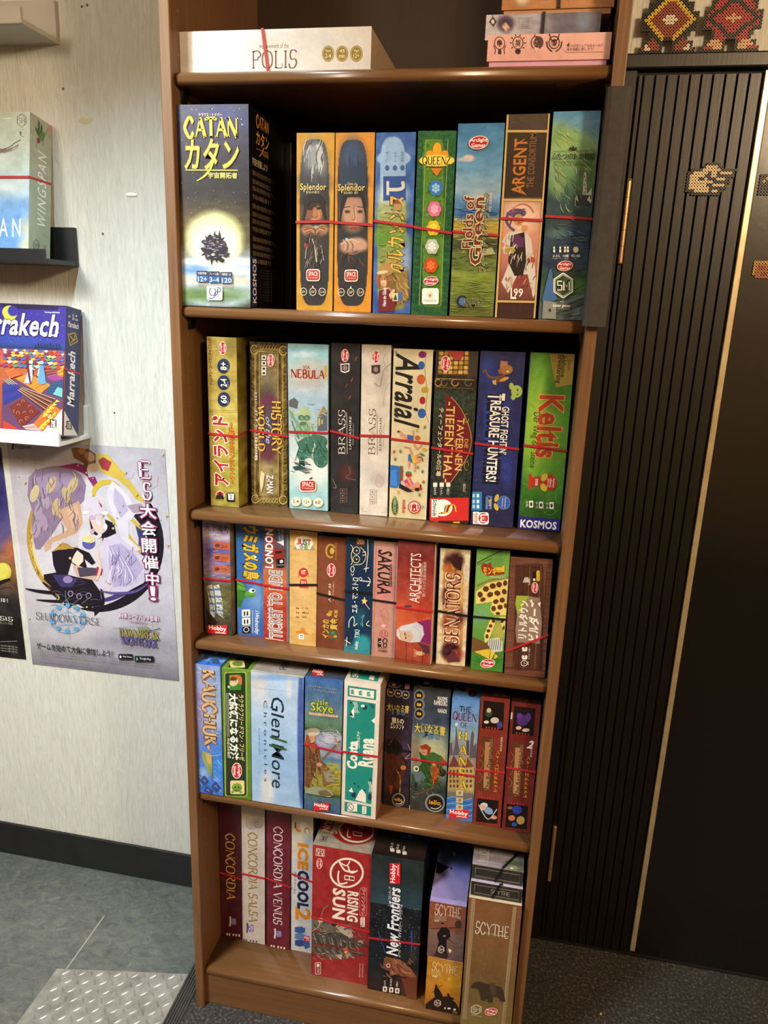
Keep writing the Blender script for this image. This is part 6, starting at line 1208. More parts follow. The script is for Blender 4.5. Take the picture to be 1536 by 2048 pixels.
b = GB('slim dark violet monster game box with grey disc emblem, black band', .3560, .057, T5, .0475, .2370, .20, '#2a2030', '#141014', '#1c141c', lean=-.002, group=G4)
f = b.front((313, 193), (492, 205), (292, 985), (467, 1012)); f.g([(0, '#231c26'), (.3, '#302638'), (.5, '#3a2c40'), (.75, '#2c2030'), (1, '#1e181e')]); f.b(390, 620, 60, 60, '#5c3c5c', 1.1, .7); f.b(360, 720, 60, 150, '#42241e', .6); f.n(.06, 40, 40, 27)
f.l('312 218,330 222', 3, '#6c6c6c')
for x, y in ((342, 218), (392, 223), (441, 230)): f.e(x, y, 27, 29, '#74787a'); f.e(x, y, 20, 22, '#181614'); f.e(x - 5, y, 5, 7, '#d8a42c'); f.e(x + 6, y + 2, 5, 6, '#d8a42c')
f.t('大いなる書', 318, 296, 464, 346, '#c8b450', bold=.04, sh=.1); f.t('狂気の', 352, 334, 436, 368, '#6c94b8', bold=.05); f.t('第5の', 350, 386, 430, 424, '#ece8e0', bold=.06); f.t('エレメント', 342, 424, 432, 460, '#ece8e0', bold=.06)
f.p('306 540,330 520,350 560,370 520,400 550,424 580,420 620,390 640,330 640,300 600', '#1c1418'); f.p('320 630,430 640,452 700,440 760,410 880,316 870,304 740', '#4c2a1c'); f.l('420 650,448 690,442 744', 18, '#2c1c18', True); f.e(430, 724, 20, 16, '#b87040'); f.l('380 740,410 790,408 900', 7, '#b88c54', True); f.p('336 850,360 854,346 920', '#b84428'); f.l('330 570,352 540', 4, '#8c5c40'); f.l('458 560,480 620,440 660,476 656', 4, '#a888a8', True)
daub(f, 40, 326, 650, 420, 870, ['#5c3420', '#3a2018', '#6c4028', '#241410'], 40, 5, 90, 20, 37); daub(f, 20, 320, 540, 410, 630, ['#2c2028', '#4c3848', '#140e12'], 30, 4, 60, 60, 38)
iello(f, 400, 950, 36, 40); f.done()
f = b.top((350, 110), (500, 120), (313, 193), (492, 205), dep=0.05, res=.0016); f.g([(0, '#1c161c'), (1, '#1e181e')]); f.k_(365, 172, 40, 16, 6, '#6c6c6c'); f.e(362, 172, 14, 8, '#c8942c'); f.r(432, 160, 462, 194, '#b07c8c'); f.r(390, 124, 460, 140, '#4c5c38'); f.done(); b.band(.50, .50, col='black')
b = GB('wide dark game box with red-haired runner in green and grey disc emblem', .4055, .056, T5, .0650, .2450, .20, '#383c40', '#2c241c', '#201c1c', lean=-.004, group=G4)
f = b.front((503, 195), (762, 225), (473, 1018), (717, 1050)); f.g([(0, '#34383c'), (.1, '#363c44'), (.25, '#3a4458'), (.38, '#6c7c74'), (.5, '#a4a884'), (.66, '#7c8878'), (.8, '#34403c'), (1, '#2a2e2e')]); f.b(640, 600, 60, 80, '#b8bc98', 1.1, .8); f.b(520, 640, 30, 100, '#6c5c4c', 1, .6); f.n(.07, 50, 40, 28)
for y in (246, 306, 366): f.e(544, y, 38, 40, '#74787a'); f.e(542, y, 27, 28, '#181614'); f.e(534, y - 4, 7, 9, '#d8a42c'); f.e(550, y - 2, 7, 8, '#d8a42c'); f.r(528, y + 4, 558, y + 9, '#d8a42c')
f.t('MAXIME', 672, 256, 738, 282, '#ece8e0', bold=.04); f.t('RAMBOURG', 648, 282, 736, 312, '#ece8e0', bold=.04); f.t('NAÏADE', 674, 330, 734, 360, '#ece8e0', bold=.04)
f.t('大いなる書', 512, 440, 722, 500, '#d8c050', bold=.04, o='#2c3424', ow=.03); f.t('狂気の', 568, 488, 682, 534, '#5c8cb8', bold=.06, o='#1c2834', ow=.03); f.t('The Book of Madness', 560, 436, 700, 448, '#b8b490')
f.k_(515, 590, 16, 60, 9, '#8c6c5c', 20, 330)
f.p('540 620,600 640,680 670,700 720,660 840,600 860,560 780,500 840,488 780,560 700', '#2c4c24'); f.p('560 640,640 620,700 650,728 700,690 720,620 700', '#3c6430'); f.e(584, 608, 34, 36, '#c08c68'); f.p('548 580,590 566,624 590,616 640,596 640,600 604,556 600', '#8c3818'); f.l('560 620,584 626', 4, '#6c3c2c'); f.p('610 720,680 700,690 780,640 820', '#a84c24'); f.e(644, 700, 14, 14, '#c89c70'); f.e(522, 736, 20, 20, '#c8ccb8'); f.e(524, 736, 10, 10, '#3c4430'); f.p('500 760,560 750,590 800,520 830', '#5c6c78'); f.l('520 830,520 890,560 900', 16, '#1c2020', True); f.l('620 800,640 860,560 900,520 910', 18, '#5c4c34', True); f.p('690 640,730 690,710 720', '#a83c24'); f.e(700, 760, 26, 28, '#241c1c')
daub(f, 40, 560, 640, 710, 850, ['#3c6430', '#1f3c1c', '#4c7c3c', '#2c5028'], 44, 6, 60, 30, 34); daub(f, 24, 480, 820, 700, 930, ['#5c5c4c', '#8c8c70', '#2c2c28'], 40, 4, 30, 40, 35); daub(f, 20, 620, 720, 690, 830, ['#c0582c', '#7c341c', '#d87040'], 30, 5, 80, 20, 36); f.l('566 604,574 606', 3, '#241410')
f.l('475 985,474 1016', 6, '#d8d4cc'); iello(f, 652, 970, 56, 54); f.done()
f = b.top((540, 130), (780, 150), (503, 195), (762, 225), dep=0.037, res=.0016); f.g([(0, '#3a2c1c'), (.6, '#302418'), (1, '#4c5054')]); f.e(595, 168, 60, 32, '#6c7070'); f.e(595, 168, 48, 26, '#141210'); f.e(600, 166, 22, 12, '#c8942c')
for k in range(7): f.l([(700, 176), (660 + k * 20, 150 + (k % 2) * 10)], 4, '#8c6c34')
f.done(); b.band(.57, .575)
b = GB('harbour town game box with tall yellow title letters and blue water', .4735, .046, T5, .0475, .2405, .21, '#4c74ac', '#4c7cb8', '#34507c', lean=-.003, group=G4)
f = b.front((765, 260), (947, 283), (722, 1080), (905, 1110)); f.g([(0, '#5c8ccc'), (.15, '#6c98c8'), (.3, '#8ca4b4'), (.42, '#8c8c8c'), (.55, '#a08c6c'), (.74, '#9c9070'), (.78, '#6c7478'), (.8, '#3c70b8'), (1, '#4478bc')]); f.n(.06, 30, 30, 29)
f.t('THE', 812, 318, 888, 352, '#3c2c3c', bold=.0); f.s_('THE', 812, 316, 888, 352, '#3c2c3c', bold=.2); f.s_('QUEEN', 768, 360, 928, 410, '#6c1c2c', bold=.3); f.s_('OF', 820, 424, 868, 454, '#3c2c3c', bold=.2); f.l('778 350,790 344,800 352,806 342', 3, '#6c1c2c')
f.p('792 440,806 560,820 640,770 640,784 560', '#5c5464'); f.e(793, 434, 10, 12, '#d8d8c8'); f.p('890 500,900 470,910 500,906 580,926 560,930 660,880 660', '#5c5464'); f.p('740 560,764 550,770 640,740 640', '#5c5464'); f.r(860, 540, 878, 640, '#4c4858')
f.p('738 720,776 640,820 720,822 880,734 870', '#b09058'); f.p('738 720,776 640,820 720', '#6c3c34'); f.p('824 730,862 650,912 720,908 890,822 880', '#b89c68'); f.p('824 730,862 650,912 720', '#7c4438')
for y in range(740, 870, 34):
    for x in (748, 772, 796, 836, 860, 886): f.r(x, y, x + 12, y + 20, '#4c4038')
for ch, y in zip('HANSA', (478, 572, 650, 728, 812)): f.s_(ch, 808, y, 866 if ch != 'S' else 850, y + 62, '#dcc034', o='#5c4a1c', ow=.4, bold=.35)
f.p('726 890,908 906,906 950,724 920', '#6c6860')
for k in range(7): f.l([(724, 940 + k * 20), (780, 926 + k * 22), (840, 950 + k * 20), (904, 940 + k * 20)], 4, ['#8cb4dc', '#2c5ca0'][k % 2], True)
for y in (880, 930, 980): f.p([(794, y), (842, y + 4), (840, y + 42), (792, y + 38)], '#c8b484'); f.e(818, y + 20, 10, 12, '#8c7c54')
hobby(f, 744, 1020, 880, 1080); f.done()
f = b.top((790, 175), (970, 195), (765, 260), (947, 283), dep=0.055, res=.0016); f.g([(0, '#4c7cb8'), (1, '#5c8cc8')]); f.e(850, 206, 60, 20, '#1c1a20', 10); f.e(876, 216, 28, 14, '#a87458'); f.e(900, 240, 30, 20, '#2c2834'); f.done(); b.band(.605, .605)
def reddr(lbl, x, w, h, y, tl, tr, bl, br, two):
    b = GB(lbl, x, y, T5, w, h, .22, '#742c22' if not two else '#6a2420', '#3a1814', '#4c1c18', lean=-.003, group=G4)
    f = b.front(tl, tr, bl, br); f.g([(0, '#7c3226' if not two else '#6c2622'), (1, '#7a2e24' if not two else '#6a2622')]); f.n(.04, 40, 40, 30)
    X = lambda u, v: tl[0] + (bl[0] - tl[0]) * v + (tr[0] - tl[0]) * u
    Y = lambda u, v: tl[1] + (bl[1] - tl[1]) * v + (tr[1] - tl[1]) * u
    def q(u0, v0, u1, v1, c): f.p([(X(u0, v0), Y(u0, v0)), (X(u1, v0), Y(u1, v0)), (X(u1, v1), Y(u1, v1)), (X(u0, v1), Y(u0, v1))], c)
    def e(u, v, a, c_, c, r=0): f.e(X(u, v), Y(u, v), a, c_, c, r)
    q(.1, .03, .82, .24, '#1c1210'); q(.1, .79, .82, .98, '#1c1210')
    if not two:
        e(.3, .12, 24, 26, '#2c4c34'); e(.3, .1, 16, 16, '#c8a888'); e(.52, .17, 30, 20, '#c8c0b0'); e(.7, .2, 20, 24, '#4c3c8c'); e(.24, .19, 18, 10, '#d8ccc0'); e(.34, .84, 26, 18, '#c8d0d8'); e(.5, .88, 34, 24, '#7c9cc8', 30); e(.3, .86, 20, 20, '#d8a88c'); e(.7, .93, 20, 14, '#c88c74'); f.l([(X(.16, .84), Y(.16, .84)), (X(.5, .95), Y(.5, .95)), (X(.78, .86), Y(.78, .86))], 6, '#b8c8d8', True)
    else:
        e(.42, .13, 44, 36, '#4c2c74'); e(.3, .1, 20, 20, '#5c3888'); e(.6, .1, 20, 26, '#5c3888'); e(.3, .19, 20, 12, '#d8a888'); e(.55, .2, 26, 12, '#c8b8a8'); e(.46, .83, 34, 30, '#2c3ca0'); e(.3, .9, 24, 20, '#b86c4c'); e(.6, .91, 28, 30, '#b89454'); e(.4, .95, 18, 14, '#2c4ca8'); e(.22, .82, 18, 10, '#8c5c3c')
        q(-.0, .08, .06, .13, '#c8b8b0')
    for k in range(5): e(.25 + k * .1, .23, 6, 6, '#a83c24'); e(.25 + k * .1, .78, 6, 6, '#a83c24')
    f.p([(X(.08, .3), Y(.08, .3)), (X(.4, .3), Y(.4, .3)), (X(.52, .34), Y(.52, .34)), (X(.56, .7), Y(.56, .7)), (X(.3, .74), Y(.3, .74)), (X(.06, .7), Y(.06, .7)), (X(.2, .6), Y(.2, .6)), (X(.08, .5), Y(.08, .5)), (X(.18, .4), Y(.18, .4))], '#5c3420')
    f.p([(X(.24, .34), Y(.24, .34)), (X(.44, .34), Y(.44, .34)), (X(.46, .7), Y(.46, .7)), (X(.28, .7), Y(.28, .7))], '#a87c54')
    for v in (.38, .48, .58): f.l([(X(.1, v), Y(.1, v)), (X(.22, v + .04), Y(.22, v + .04)), (X(.12, v + .08), Y(.12, v + .08))], 5, '#8c5c3c', True)
    f.t('The Red Dragon Inn', X(.42, .5) - 14, Y(.4, .32), X(.42, .5) + 20, Y(.4, .72), '#241410', 'u', o='#b88c60', bold=.04, ow=.05)
    f.t('レッドドラゴン・イン', X(.66, .5) - 12, Y(.66, .4), X(.66, .5) + 16, Y(.66, .72), '#d8a42c', 'u', bold=.05, o='#4c1c10', ow=.04); f.t('完全日本語版', X(.8, .4) - 6, Y(.8, .29), X(.8, .4) + 8, Y(.8, .4), '#e0c8a8', 'u', bold=.02)
    if two: f.t('2', X(.62, .28), Y(.62, .28), X(.84, .33), Y(.84, .33), '#ece4dc', bold=.06, sh=.4)
    f.done()
    f = b.top((0, 0), (100, 0), (0, 100), (100, 100), dep=0.036, res=.0016); f.g([(0, '#2c1410'), (1, '#3c1a14')])
    for x, y in ((40, 50), (55, 60), (70, 50), (50, 75), (78, 70)): f.e(x, y, 6, 5, '#6c5c3c')
    f.done(); b.band(.56 if not two else .50, .555 if not two else .505)
    return b
reddr('brick red fantasy tavern game box with green-hatted figure picture', .5220, .0485, .253, .043, (958, 247), (1162, 268), (907, 1120), (1095, 1147), False)
reddr('darker brick red game box numbered 2, rightmost on the fifth shelf', .5735, .0485, .251, .041, (1180, 287), (1387, 318), (1108, 1155), (1300, 1190), True)

# ---- row 5 (bottom)
def conc(lbl, x, w, h, y, x0, yb0, yb1, bg, tc, txt, ty0, ty1, hatx, haty, tx0, tx1, n=0):
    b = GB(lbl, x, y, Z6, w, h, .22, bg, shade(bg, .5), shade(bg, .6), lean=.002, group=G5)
    ytop = 1580 + (yb0 - 1580) - h / .0031 if False else yb0 - h * 4267 * .98
    x1 = x0 + 195; f = b.front((x0 - 8, yb0 - h * 3950), (x1 - 4, yb1 - h * 3950), (x0, yb0), (x1, yb1))
    f.g([(0, bg), (1, bg)]); f.n(.05, 40, 60, 31 + n)
    f.s_(txt, tx0, ty0, tx1, ty1, tc, 'd', o='#3a2a14' if n != 1 else '#6c5c28', ow=.12, bold=.1)
    f.p([(hatx - 26, haty - 50), (hatx - 12, haty - 56), (hatx - 8, haty), (hatx - 16, haty + 52), (hatx - 28, haty + 40), (hatx - 22, haty)], '#d8d4dc' if n != 1 else '#4c3c5c')
    f.p([(hatx - 8, haty - 30), (hatx + 34, haty - 36), (hatx + 40, haty + 30), (hatx - 4, haty + 34)], '#6c5c94'); f.t('PD', hatx - 2, haty - 24, hatx + 30, haty + 22, '#b0a4cc' if n != 1 else '#d0c8e0', 'd', bold=.05)
    ic = '#e8dcd4' if n != 1 else '#3c3434'
    for k, dx in enumerate((-70, -48, -12, 14, 40)):
        f.e(hatx + dx + 22, haty + 120 + k * 4 - (0 if n != 1 else 4), 8, 8, ic); f.r(hatx + dx + 16, haty + 126 + k * 4, hatx + dx + 28, haty + 138 + k * 4, ic)
    return b, f
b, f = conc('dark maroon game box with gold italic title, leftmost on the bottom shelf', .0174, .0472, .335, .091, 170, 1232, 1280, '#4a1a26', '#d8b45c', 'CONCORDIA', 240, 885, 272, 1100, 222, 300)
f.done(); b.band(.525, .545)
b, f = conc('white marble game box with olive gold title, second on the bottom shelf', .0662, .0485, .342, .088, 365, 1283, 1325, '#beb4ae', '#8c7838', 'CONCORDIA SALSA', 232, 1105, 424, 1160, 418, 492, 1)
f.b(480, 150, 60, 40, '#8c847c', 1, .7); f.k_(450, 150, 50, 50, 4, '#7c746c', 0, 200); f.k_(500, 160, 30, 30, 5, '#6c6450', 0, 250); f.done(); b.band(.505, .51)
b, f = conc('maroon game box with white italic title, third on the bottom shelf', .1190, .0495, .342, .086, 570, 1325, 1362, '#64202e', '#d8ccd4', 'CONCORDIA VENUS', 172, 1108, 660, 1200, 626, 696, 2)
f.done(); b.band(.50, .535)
b = GB('white penguin ice game box with orange and navy block title', .1712, .089, Z6, .0440, .334, .22, '#c8c4bc', '#b8b4b0', '#5c544c', lean=.0, group=G5)
f = b.front((778, 150), (1010, 190), (775, 1360), (955, 1390)); f.g([(0, '#ccc8c0'), (.3, '#ccc6b8'), (.35, '#b8c0c8'), (.5, '#c4c8cc'), (1, '#c8c8c8')]); f.n(.05, 50, 50, 34); f.b(950, 400, 50, 60, '#9cacb8', 1, .7)
f.k_(858, 262, 38, 56, 16, '#d88424', 20, 200); f.e(900, 280, 34, 44, '#e4e0d8'); f.e(934, 316, 24, 26, '#8c9490'); f.e(940, 320, 16, 18, '#e8e4d4'); f.l('906 320,924 334', 5, '#d88424'); f.e(952, 308, 4, 4, '#1c1c1c'); f.l('820 240,816 290', 12, '#2c2c30')
f.t('ICE', 848, 430, 940, 640, '#d8861c', 'd', bold=.12); f.t('COOL', 840, 660, 940, 990, '#1c2448', 'd', bold=.12); f.t('2', 818, 985, 955, 1085, '#d8861c', 'd', bold=.08)
f.t('アイスクール2', 800, 660, 824, 850, '#3c3838', 'd', bold=.03)
for k in range(3): f.p([(812, 1150 + k * 60), (872, 1146 + k * 60), (906, 1160 + k * 60), (900, 1200 + k * 60), (850, 1210 + k * 60), (808, 1196 + k * 60)], ['#3c5ca0', '#5c80b8', '#2c4c90'][k])
f.p('880 1290,940 1270,944 1330,900 1352', '#3c5ca0'); hobby(f, 890, 1228, 942, 1280); f.done(); b.band(.43, .465)
b = GB('large red samurai game box with white ringed emblem, taller than its neighbours', .2280, .042, Z6, .1150, .306, .28, '#98282a', '#8c8478', '#5c1c20', lean=.0, group=G5)
f = b.front((965, 465), (1465, 550), (950, 1570), (1435, 1687)); f.g([(0, '#9c2c2c'), (1, '#942628')]); f.n(.06, 50, 50, 35); f.b(1180, 1280, 260, 130, '#5c3430', 1, .5)
f.k_(1252, 700, 136, 118, 17, '#ece4d8'); f.l('1196 612,1250 640,1280 600', 10, '#ece4d8', True); f.l('1190 606,1240 680,1330 690', 15, '#ece4d8', True); f.l('1262 640,1290 700,1344 680', 12, '#ece4d8', True); f.l('1186 680,1180 750,1200 790,1260 780', 14, '#ece4d8', True); f.l('1236 720,1236 752,1316 764,1318 734,1236 720', 9, '#ece4d8'); f.l('1276 726,1276 758', 7, '#ece4d8')
f.t('RISING', 1262, 860, 1348, 1110, '#ece4d8', 'd', bold=.08); f.t('SUN', 1138, 836, 1238, 1086, '#ece4d8', 'd', bold=.08)
f.rr(1362, 820, 1424, 1068, '#d87c80', 26); f.rr(1366, 825, 1420, 1063, '#9a2a2c', 24); f.t('ライジングサン', 1378, 832, 1412, 1056, '#e8c8c0', 'd', bold=.02); f.r(1372, 1078, 1408, 1160, '#ece4d8'); f.t('完全日本語版', 1380, 1084, 1400, 1154, '#98282a', 'd', bold=.04)
f.l('996 496,1066 506,1062 562,992 552,996 496', 4, '#ece4d8'); f.t('CM', 1034, 510, 1058, 556, '#ece4d8', 'd', bold=.05); f.t('ON', 1002, 504, 1026, 550, '#ece4d8', 'd', bold=.05); arclight(f, 1022, 620, 80, 'd')
A_, B_, C_ = '#6c6258', '#4c4640', '#a09484'
f.p('955 1080,1060 1090,1110 1110,1200 1130,1300 1150,1310 1260,1260 1300,1200 1260,1100 1230,1050 1190,955 1170', A_); f.p('1140 1120,1280 1150,1312 1240,1280 1260,1200 1200', '#b0a494'); f.l('1100 970,1060 1000,1040 1060', 10, '#8c6c54', True); f.e(1034, 1096, 24, 20, '#c8c0b0'); f.e(1082, 1120, 34, 24, '#4c5458'); f.e(1150, 1128, 26, 24, '#2c2a2a'); f.l('955 1190,1020 1150,1030 1100', 8, '#b8ac9c')
f.p('955 1190,1060 1200,1200 1210,1330 1270,1400 1290,1420 1330,1340 1340,1200 1330,1060 1300,955 1290', B_); f.p('955 1300,1100 1330,1260 1360,1380 1380,1410 1400,1300 1420,1160 1400,955 1370', '#5c5048'); f.p('955 1370,1060 1390,1180 1400,1280 1436,1180 1440,1060 1410', A_); f.e(1370, 1300, 26, 22, '#b09c8c'); f.e(1250, 1370, 26, 20, '#a84c34'); f.p('1160 1400,1220 1400,1210 1446', '#c8b8a0'); f.p('1240 1390,1300 1390,1260 1440', '#a89078')
for k in range(14): f.l([(970 + k * 26, 1210 + k * 6), (1000 + k * 24, 1290 + k * 4)], 5, [C_, '#2c2824', '#7c7064'][k % 3])
for k in range(9): f.l([(980 + k * 30, 1330 + k * 4), (1010 + k * 30, 1370 + k * 4)], 5, ['#2c2824', C_][k % 2])
daub(f, 110, 970, 1110, 1390, 1430, ['#8c8074', '#3a3430', '#a89c8c', '#5c5248', '#2a2624', '#c0b4a0'], 40, 5, 20, 40, 39); f.e(1372, 1298, 14, 12, '#5c4438'); f.e(1252, 1372, 14, 12, '#d8a070')
f.l('1320 1280,1424 1320', 6, '#3c3834'); f.l('1290 1376,1420 1404', 6, '#3c3834'); f.rr(988, 1456, 1040, 1566, '#e0c8c0', 12); f.rr(993, 1461, 1035, 1561, '#942628', 10); f.e(1014, 1484, 13, 16, '#e8e0d8'); f.t('CMON', 1006, 1508, 1026, 1552, '#e8e0d8', 'd')
f.t('COOLMINIORNOT.COM', 1388, 1480, 1402, 1600, '#e0b8b0', 'd'); f.t('©ASMODEE', 1366, 1476, 1378, 1600, '#e0b8b0', 'd'); f.done()
f = b.top((1050, 240), (1560, 310), (965, 465), (1465, 550), dep=0.08, res=.0016); f.g([(0, '#8c2426'), (.42, '#8c2426'), (.5, '#8c8478'), (1, '#948c80')]); f.n(.08, 40, 20, 36); f.b(1330, 340, 210, 130, '#8c2022', .06)
f.k_(1340, 350, 150, 98, 15, '#cfc8bc'); f.l('1300 300,1340 300,1400 330', 12, '#cfc8bc', True); f.l('1270 330,1260 400,1290 408', 12, '#cfc8bc', True); f.l('1310 360,1310 392,1384 400,1386 372,1310 360', 9, '#cfc8bc'); f.t('RISING', 1130, 282, 1186, 378, '#d8d0c4', 'd', bold=.08); f.t('SUN', 1054, 260, 1116, 360, '#d8d0c4', 'd', bold=.08); f.l('1030 398,1094 406,1080 448,1022 440,1030 398', 3, '#2c2824'); f.t('CMON', 1034, 406, 1080, 440, '#2c2824', bold=.04); f.done(); b.band(.54, .575)
b = GB('large black and teal space game box with upward white title and red maker tag', .3450, .035, Z6, .0975, .315, .26, '#1c2428', '#1c1614', '#0e0e12', lean=-.002, group=G5)
f = b.front((150, 232), (512, 287), (122, 1178), (468, 1248)); f.g([(0, '#242c2e'), (.15, '#263438'), (.3, '#2c4450'), (.34, '#2c4854'), (.35, '#181c20'), (.6, '#1a1e26'), (.75, '#20262a'), (.85, '#1c2428'), (1, '#241818')]); f.n(.05, 60, 60, 37); f.b(420, 1130, 90, 90, '#5c2c20', .8, .8); f.b(340, 1160, 70, 60, '#3c2420', 1, .8); f.b(440, 880, 24, 110, '#4c4034', 1, .6); f.b(180, 900, 60, 70, '#182028', 1)
stars(f, 160, 150, 590, 490, 970, '#9ca8b4', 2.6, 9); f.l('200 760,250 910', 7, '#34488c'); f.l('432 750,430 900', 8, '#2c50a0')
f.t('New Frontiers', 266, 456, 342, 924, '#eceef0', 'u', bold=.06, o='#2c3c6c', ow=.03, sh=.15, sp=.97); f.t('ニューフロンティア', 270, 450, 290, 585, '#c8d0e8', 'u', bold=.04, sh=.2); f.t('レース・フォー・ギャラクシー：ボードゲーム', 338, 570, 362, 935, '#e0e4ec', 'u', bold=.05, sh=.2)
hobby(f, 276, 290, 350, 430, 'u')
f.p('206 960,260 936,330 950,360 960,352 1010,300 1050,250 1030,216 1010', '#7c4c38'); f.p('290 950,350 955,420 1010,468 1080,420 1090,340 1060,270 1080,300 1020', '#8c5840'); f.l('320 960,350 1030,430 1060', 13, '#a87058', True); f.l('330 990,360 1050,420 1090', 12, '#6c3c2c', True); daub(f, 40, 240, 960, 440, 1080, ['#a06850', '#6c4030', '#b87c60', '#5c3428'], 36, 6, 40, 30, 40)
f.e(270, 998, 15, 17, '#d8a890'); f.e(270, 998, 7, 8, '#1c1414'); f.p('204 960,240 940,230 1010', '#1c2024'); f.p('360 1090,470 1080,470 1244,400 1230', '#6c3828'); f.l('400 990,470 1030', 14, '#241c20', True)
for k, x in enumerate((246, 290, 332)): f.rr(x - 14, 1150 + k * 6, x + 16, 1188 + k * 6, '#ece8e0', 6); f.t(('2-5人', '45-75分', '14歳以上')[k], x - 8, 1104 + k * 4 - (k == 1) * 14, x + 6, 1144 + k * 4, '#ece8e0', 'u', bold=.03); f.r(x - 4, 1160 + k * 6, x + 6, 1180 + k * 6, '#2c2420')
f.done()
f = b.top((220, 80), (572, 120), (150, 232), (512, 287), dep=0.062, res=.0016); f.g([(0, '#1c2228'), (.4, '#24201e'), (.7, '#2c1c18'), (1, '#1c1412')]); f.b(420, 112, 50, 16, '#2c5ca8', .6); f.e(440, 104, 10, 8, '#c8c8a0')
for k, x in enumerate((296, 338, 380)): f.rr(x - 12, 208 + k * 10 - 10, x + 18, 232 + k * 10 - 10, '#c8c0b4', 5); f.t(('2-5', '45-75', '14+')[k], x - 4, 160 + k * 10, x + 12, 196 + k * 8, '#c8c0b4', 'u', bold=.03)
f.done(); b.band(.605, .585)
b = GB('small golden orange game box with two hill-top silhouettes, at the foot of the stack', .4595, .018, Z6, .0660, .1235, .24, '#b87820', '#c8a890', '#8c541c', group=G5)
f = b.front((537, 955), (783, 1000), (517, 1320), (765, 1358)); f.g([(0, '#b8802c'), (.5, '#c08424'), (.8, '#b0701c'), (1, '#8c5420')]); f.b(700, 1120, 70, 40, '#c8942c', 1, .6); f.n(.06, 40, 24, 38); f.e(690, 1108, 8, 7, '#d8b84c')
f.s_('SCYTHE', 568, 1008, 744, 1066, '#d8cca0', bold=.0); f.t('INVADERS', 568, 1060, 636, 1090, '#c8b478'); f.t('伝説', 570, 1084, 606, 1098, '#ece4cc', bold=.05); f.p('526 1290,560 1260,600 1230,680 1230,740 1270,764 1310,764 1356,524 1326', '#2c1c14')
f.p('585 1200,594 1150,602 1145,612 1170,640 1210,650 1236,600 1250,590 1230', '#241814'); f.l('600 1185,570 1206', 4, '#241814'); f.l('612 1166,650 1150', 3, '#241814'); f.p('676 1256,680 1206,690 1206,700 1230,728 1240,710 1262,700 1264', '#241814'); f.l('700 1238,730 1250', 7, '#241814')
hexsm(f, 612, 1278, 26, 24, '#e0d0b0', 3.5); f.r(684, 1306, 706, 1318, '#e8dcc8'); f.r(662, 1304, 670, 1318, '#e8dcc8'); f.e(734, 1318, 10, 8, '#e8dcc8'); f.t('45 MIN', 720, 1330, 752, 1346, '#c8a878'); f.done()
b = GB('rust brown game box with lavender top and robed swordsman, on the golden orange box', .4580, .018, Z6 + .1245, .0665, .1235, .24, '#885034', '#7c78b0', '#6c4030', lean=-.001, group=G5)
f = b.front((557, 563), (810, 605), (537, 940), (790, 990)); f.g([(0, '#8c4c34'), (.45, '#80503c'), (.55, '#7c6054'), (1, '#6c5450')]); f.n(.06, 50, 24, 39)
f.s_('SCYTHE', 592, 598, 772, 668, '#dcd0bc', bold=.0); f.l('680 656,768 674', 3, '#c8b8a0'); f.t('INVADERS', 592, 664, 672, 696, '#b09c88'); f.t('THE', 592, 654, 616, 664, '#b09c88'); f.t('侵略', 588, 688, 626, 704, '#dcd0bc', bold=.05)
f.l('558 750,790 744', 4, '#2c1c18'); f.e(756, 722, 24, 28, '#4c342c'); f.p('640 740,666 740,694 760,704 810,676 830,676 900,680 930,600 930,604 900,622 840,606 790', '#1c1418'); f.e(650, 728, 12, 14, '#8c5c48'); f.p('636 712,650 708,664 720,640 722', '#1c1418'); f.l('670 810,730 856', 4, '#2c2020'); f.e(660, 802, 12, 7, '#8c5c48'); f.p('580 940,620 912,690 930,680 966', '#3c2824'); hexsm(f, 638, 896, 24, 26, '#dcd0bc', 3.5); f.p('690 890,706 896,714 908,700 922,690 908', '#dcd0bc'); f.done()
f = b.top((640, 210), (880, 250), (557, 563), (810, 605), dep=0.165, res=.0016); f.g([(0, '#3c4c80'), (.2, '#4c5c94'), (.45, '#6468a8'), (.7, '#8480b8'), (1, '#9c8cb8')]); f.n(.08, 70, 60, 40); f.b(790, 330, 50, 60, '#3c5488', 1, .7)
f.s_('SCYTHE', 742, 120, 794, 345, '#2c3c70', 'd', bold=.0); f.r(726, 288, 744, 318, '#9ca4a0'); f.p('600 340,640 360,700 380,720 386,700 400,660 402,630 420,600 410', '#1c1820'); f.e(706, 392, 12, 9, '#141018'); f.l('600 322,700 322,730 306', 3, '#2c2c4c', True); f.p('600 430,700 380,820 560,620 590', '#8c84bc'); f.done()
b = GB('tall brown game box with meander border strips and a bear in a field', .5300, -.012, Z6, .0920, .2985, .28, '#7c5838', '#b8a890', '#5c4630', lean=-.003, group=G5)
f = b.front((828, 535), (1200, 610), (765, 1530), (1130, 1620)); f.g([(0, '#7c5236'), (.3, '#7a5838'), (.6, '#6c5434'), (.8, '#78643a'), (1, '#7c6c40')]); f.n(.04, 70, 60, 41); f.b(960, 1240, 200, 50, '#6c5c38', 1, .6)
for (xa, ya, xb, yb) in ((862, 545, 800, 1440), (1150, 610, 1080, 1500)):
    f.l([(xa, ya), (xb, yb)], 26, '#a08c6c'); 
    for k in range(48):
        t = k / 48; x, y = xa + (xb - xa) * t, ya + (yb - ya) * t; f.l([(x - 9, y), (x + 6, y + 1), (x + 6, y + 10), (x - 3, y + 9)], 3, '#6c5034')
f.s_('SCYTHE', 876, 728, 1108, 812, '#e0d4c0', bold=.05); f.l('1042 812,1098 820', 5, '#d0c0a8'); f.t('ENGINE BUILDING', 944, 792, 1034, 806, '#c0b098')
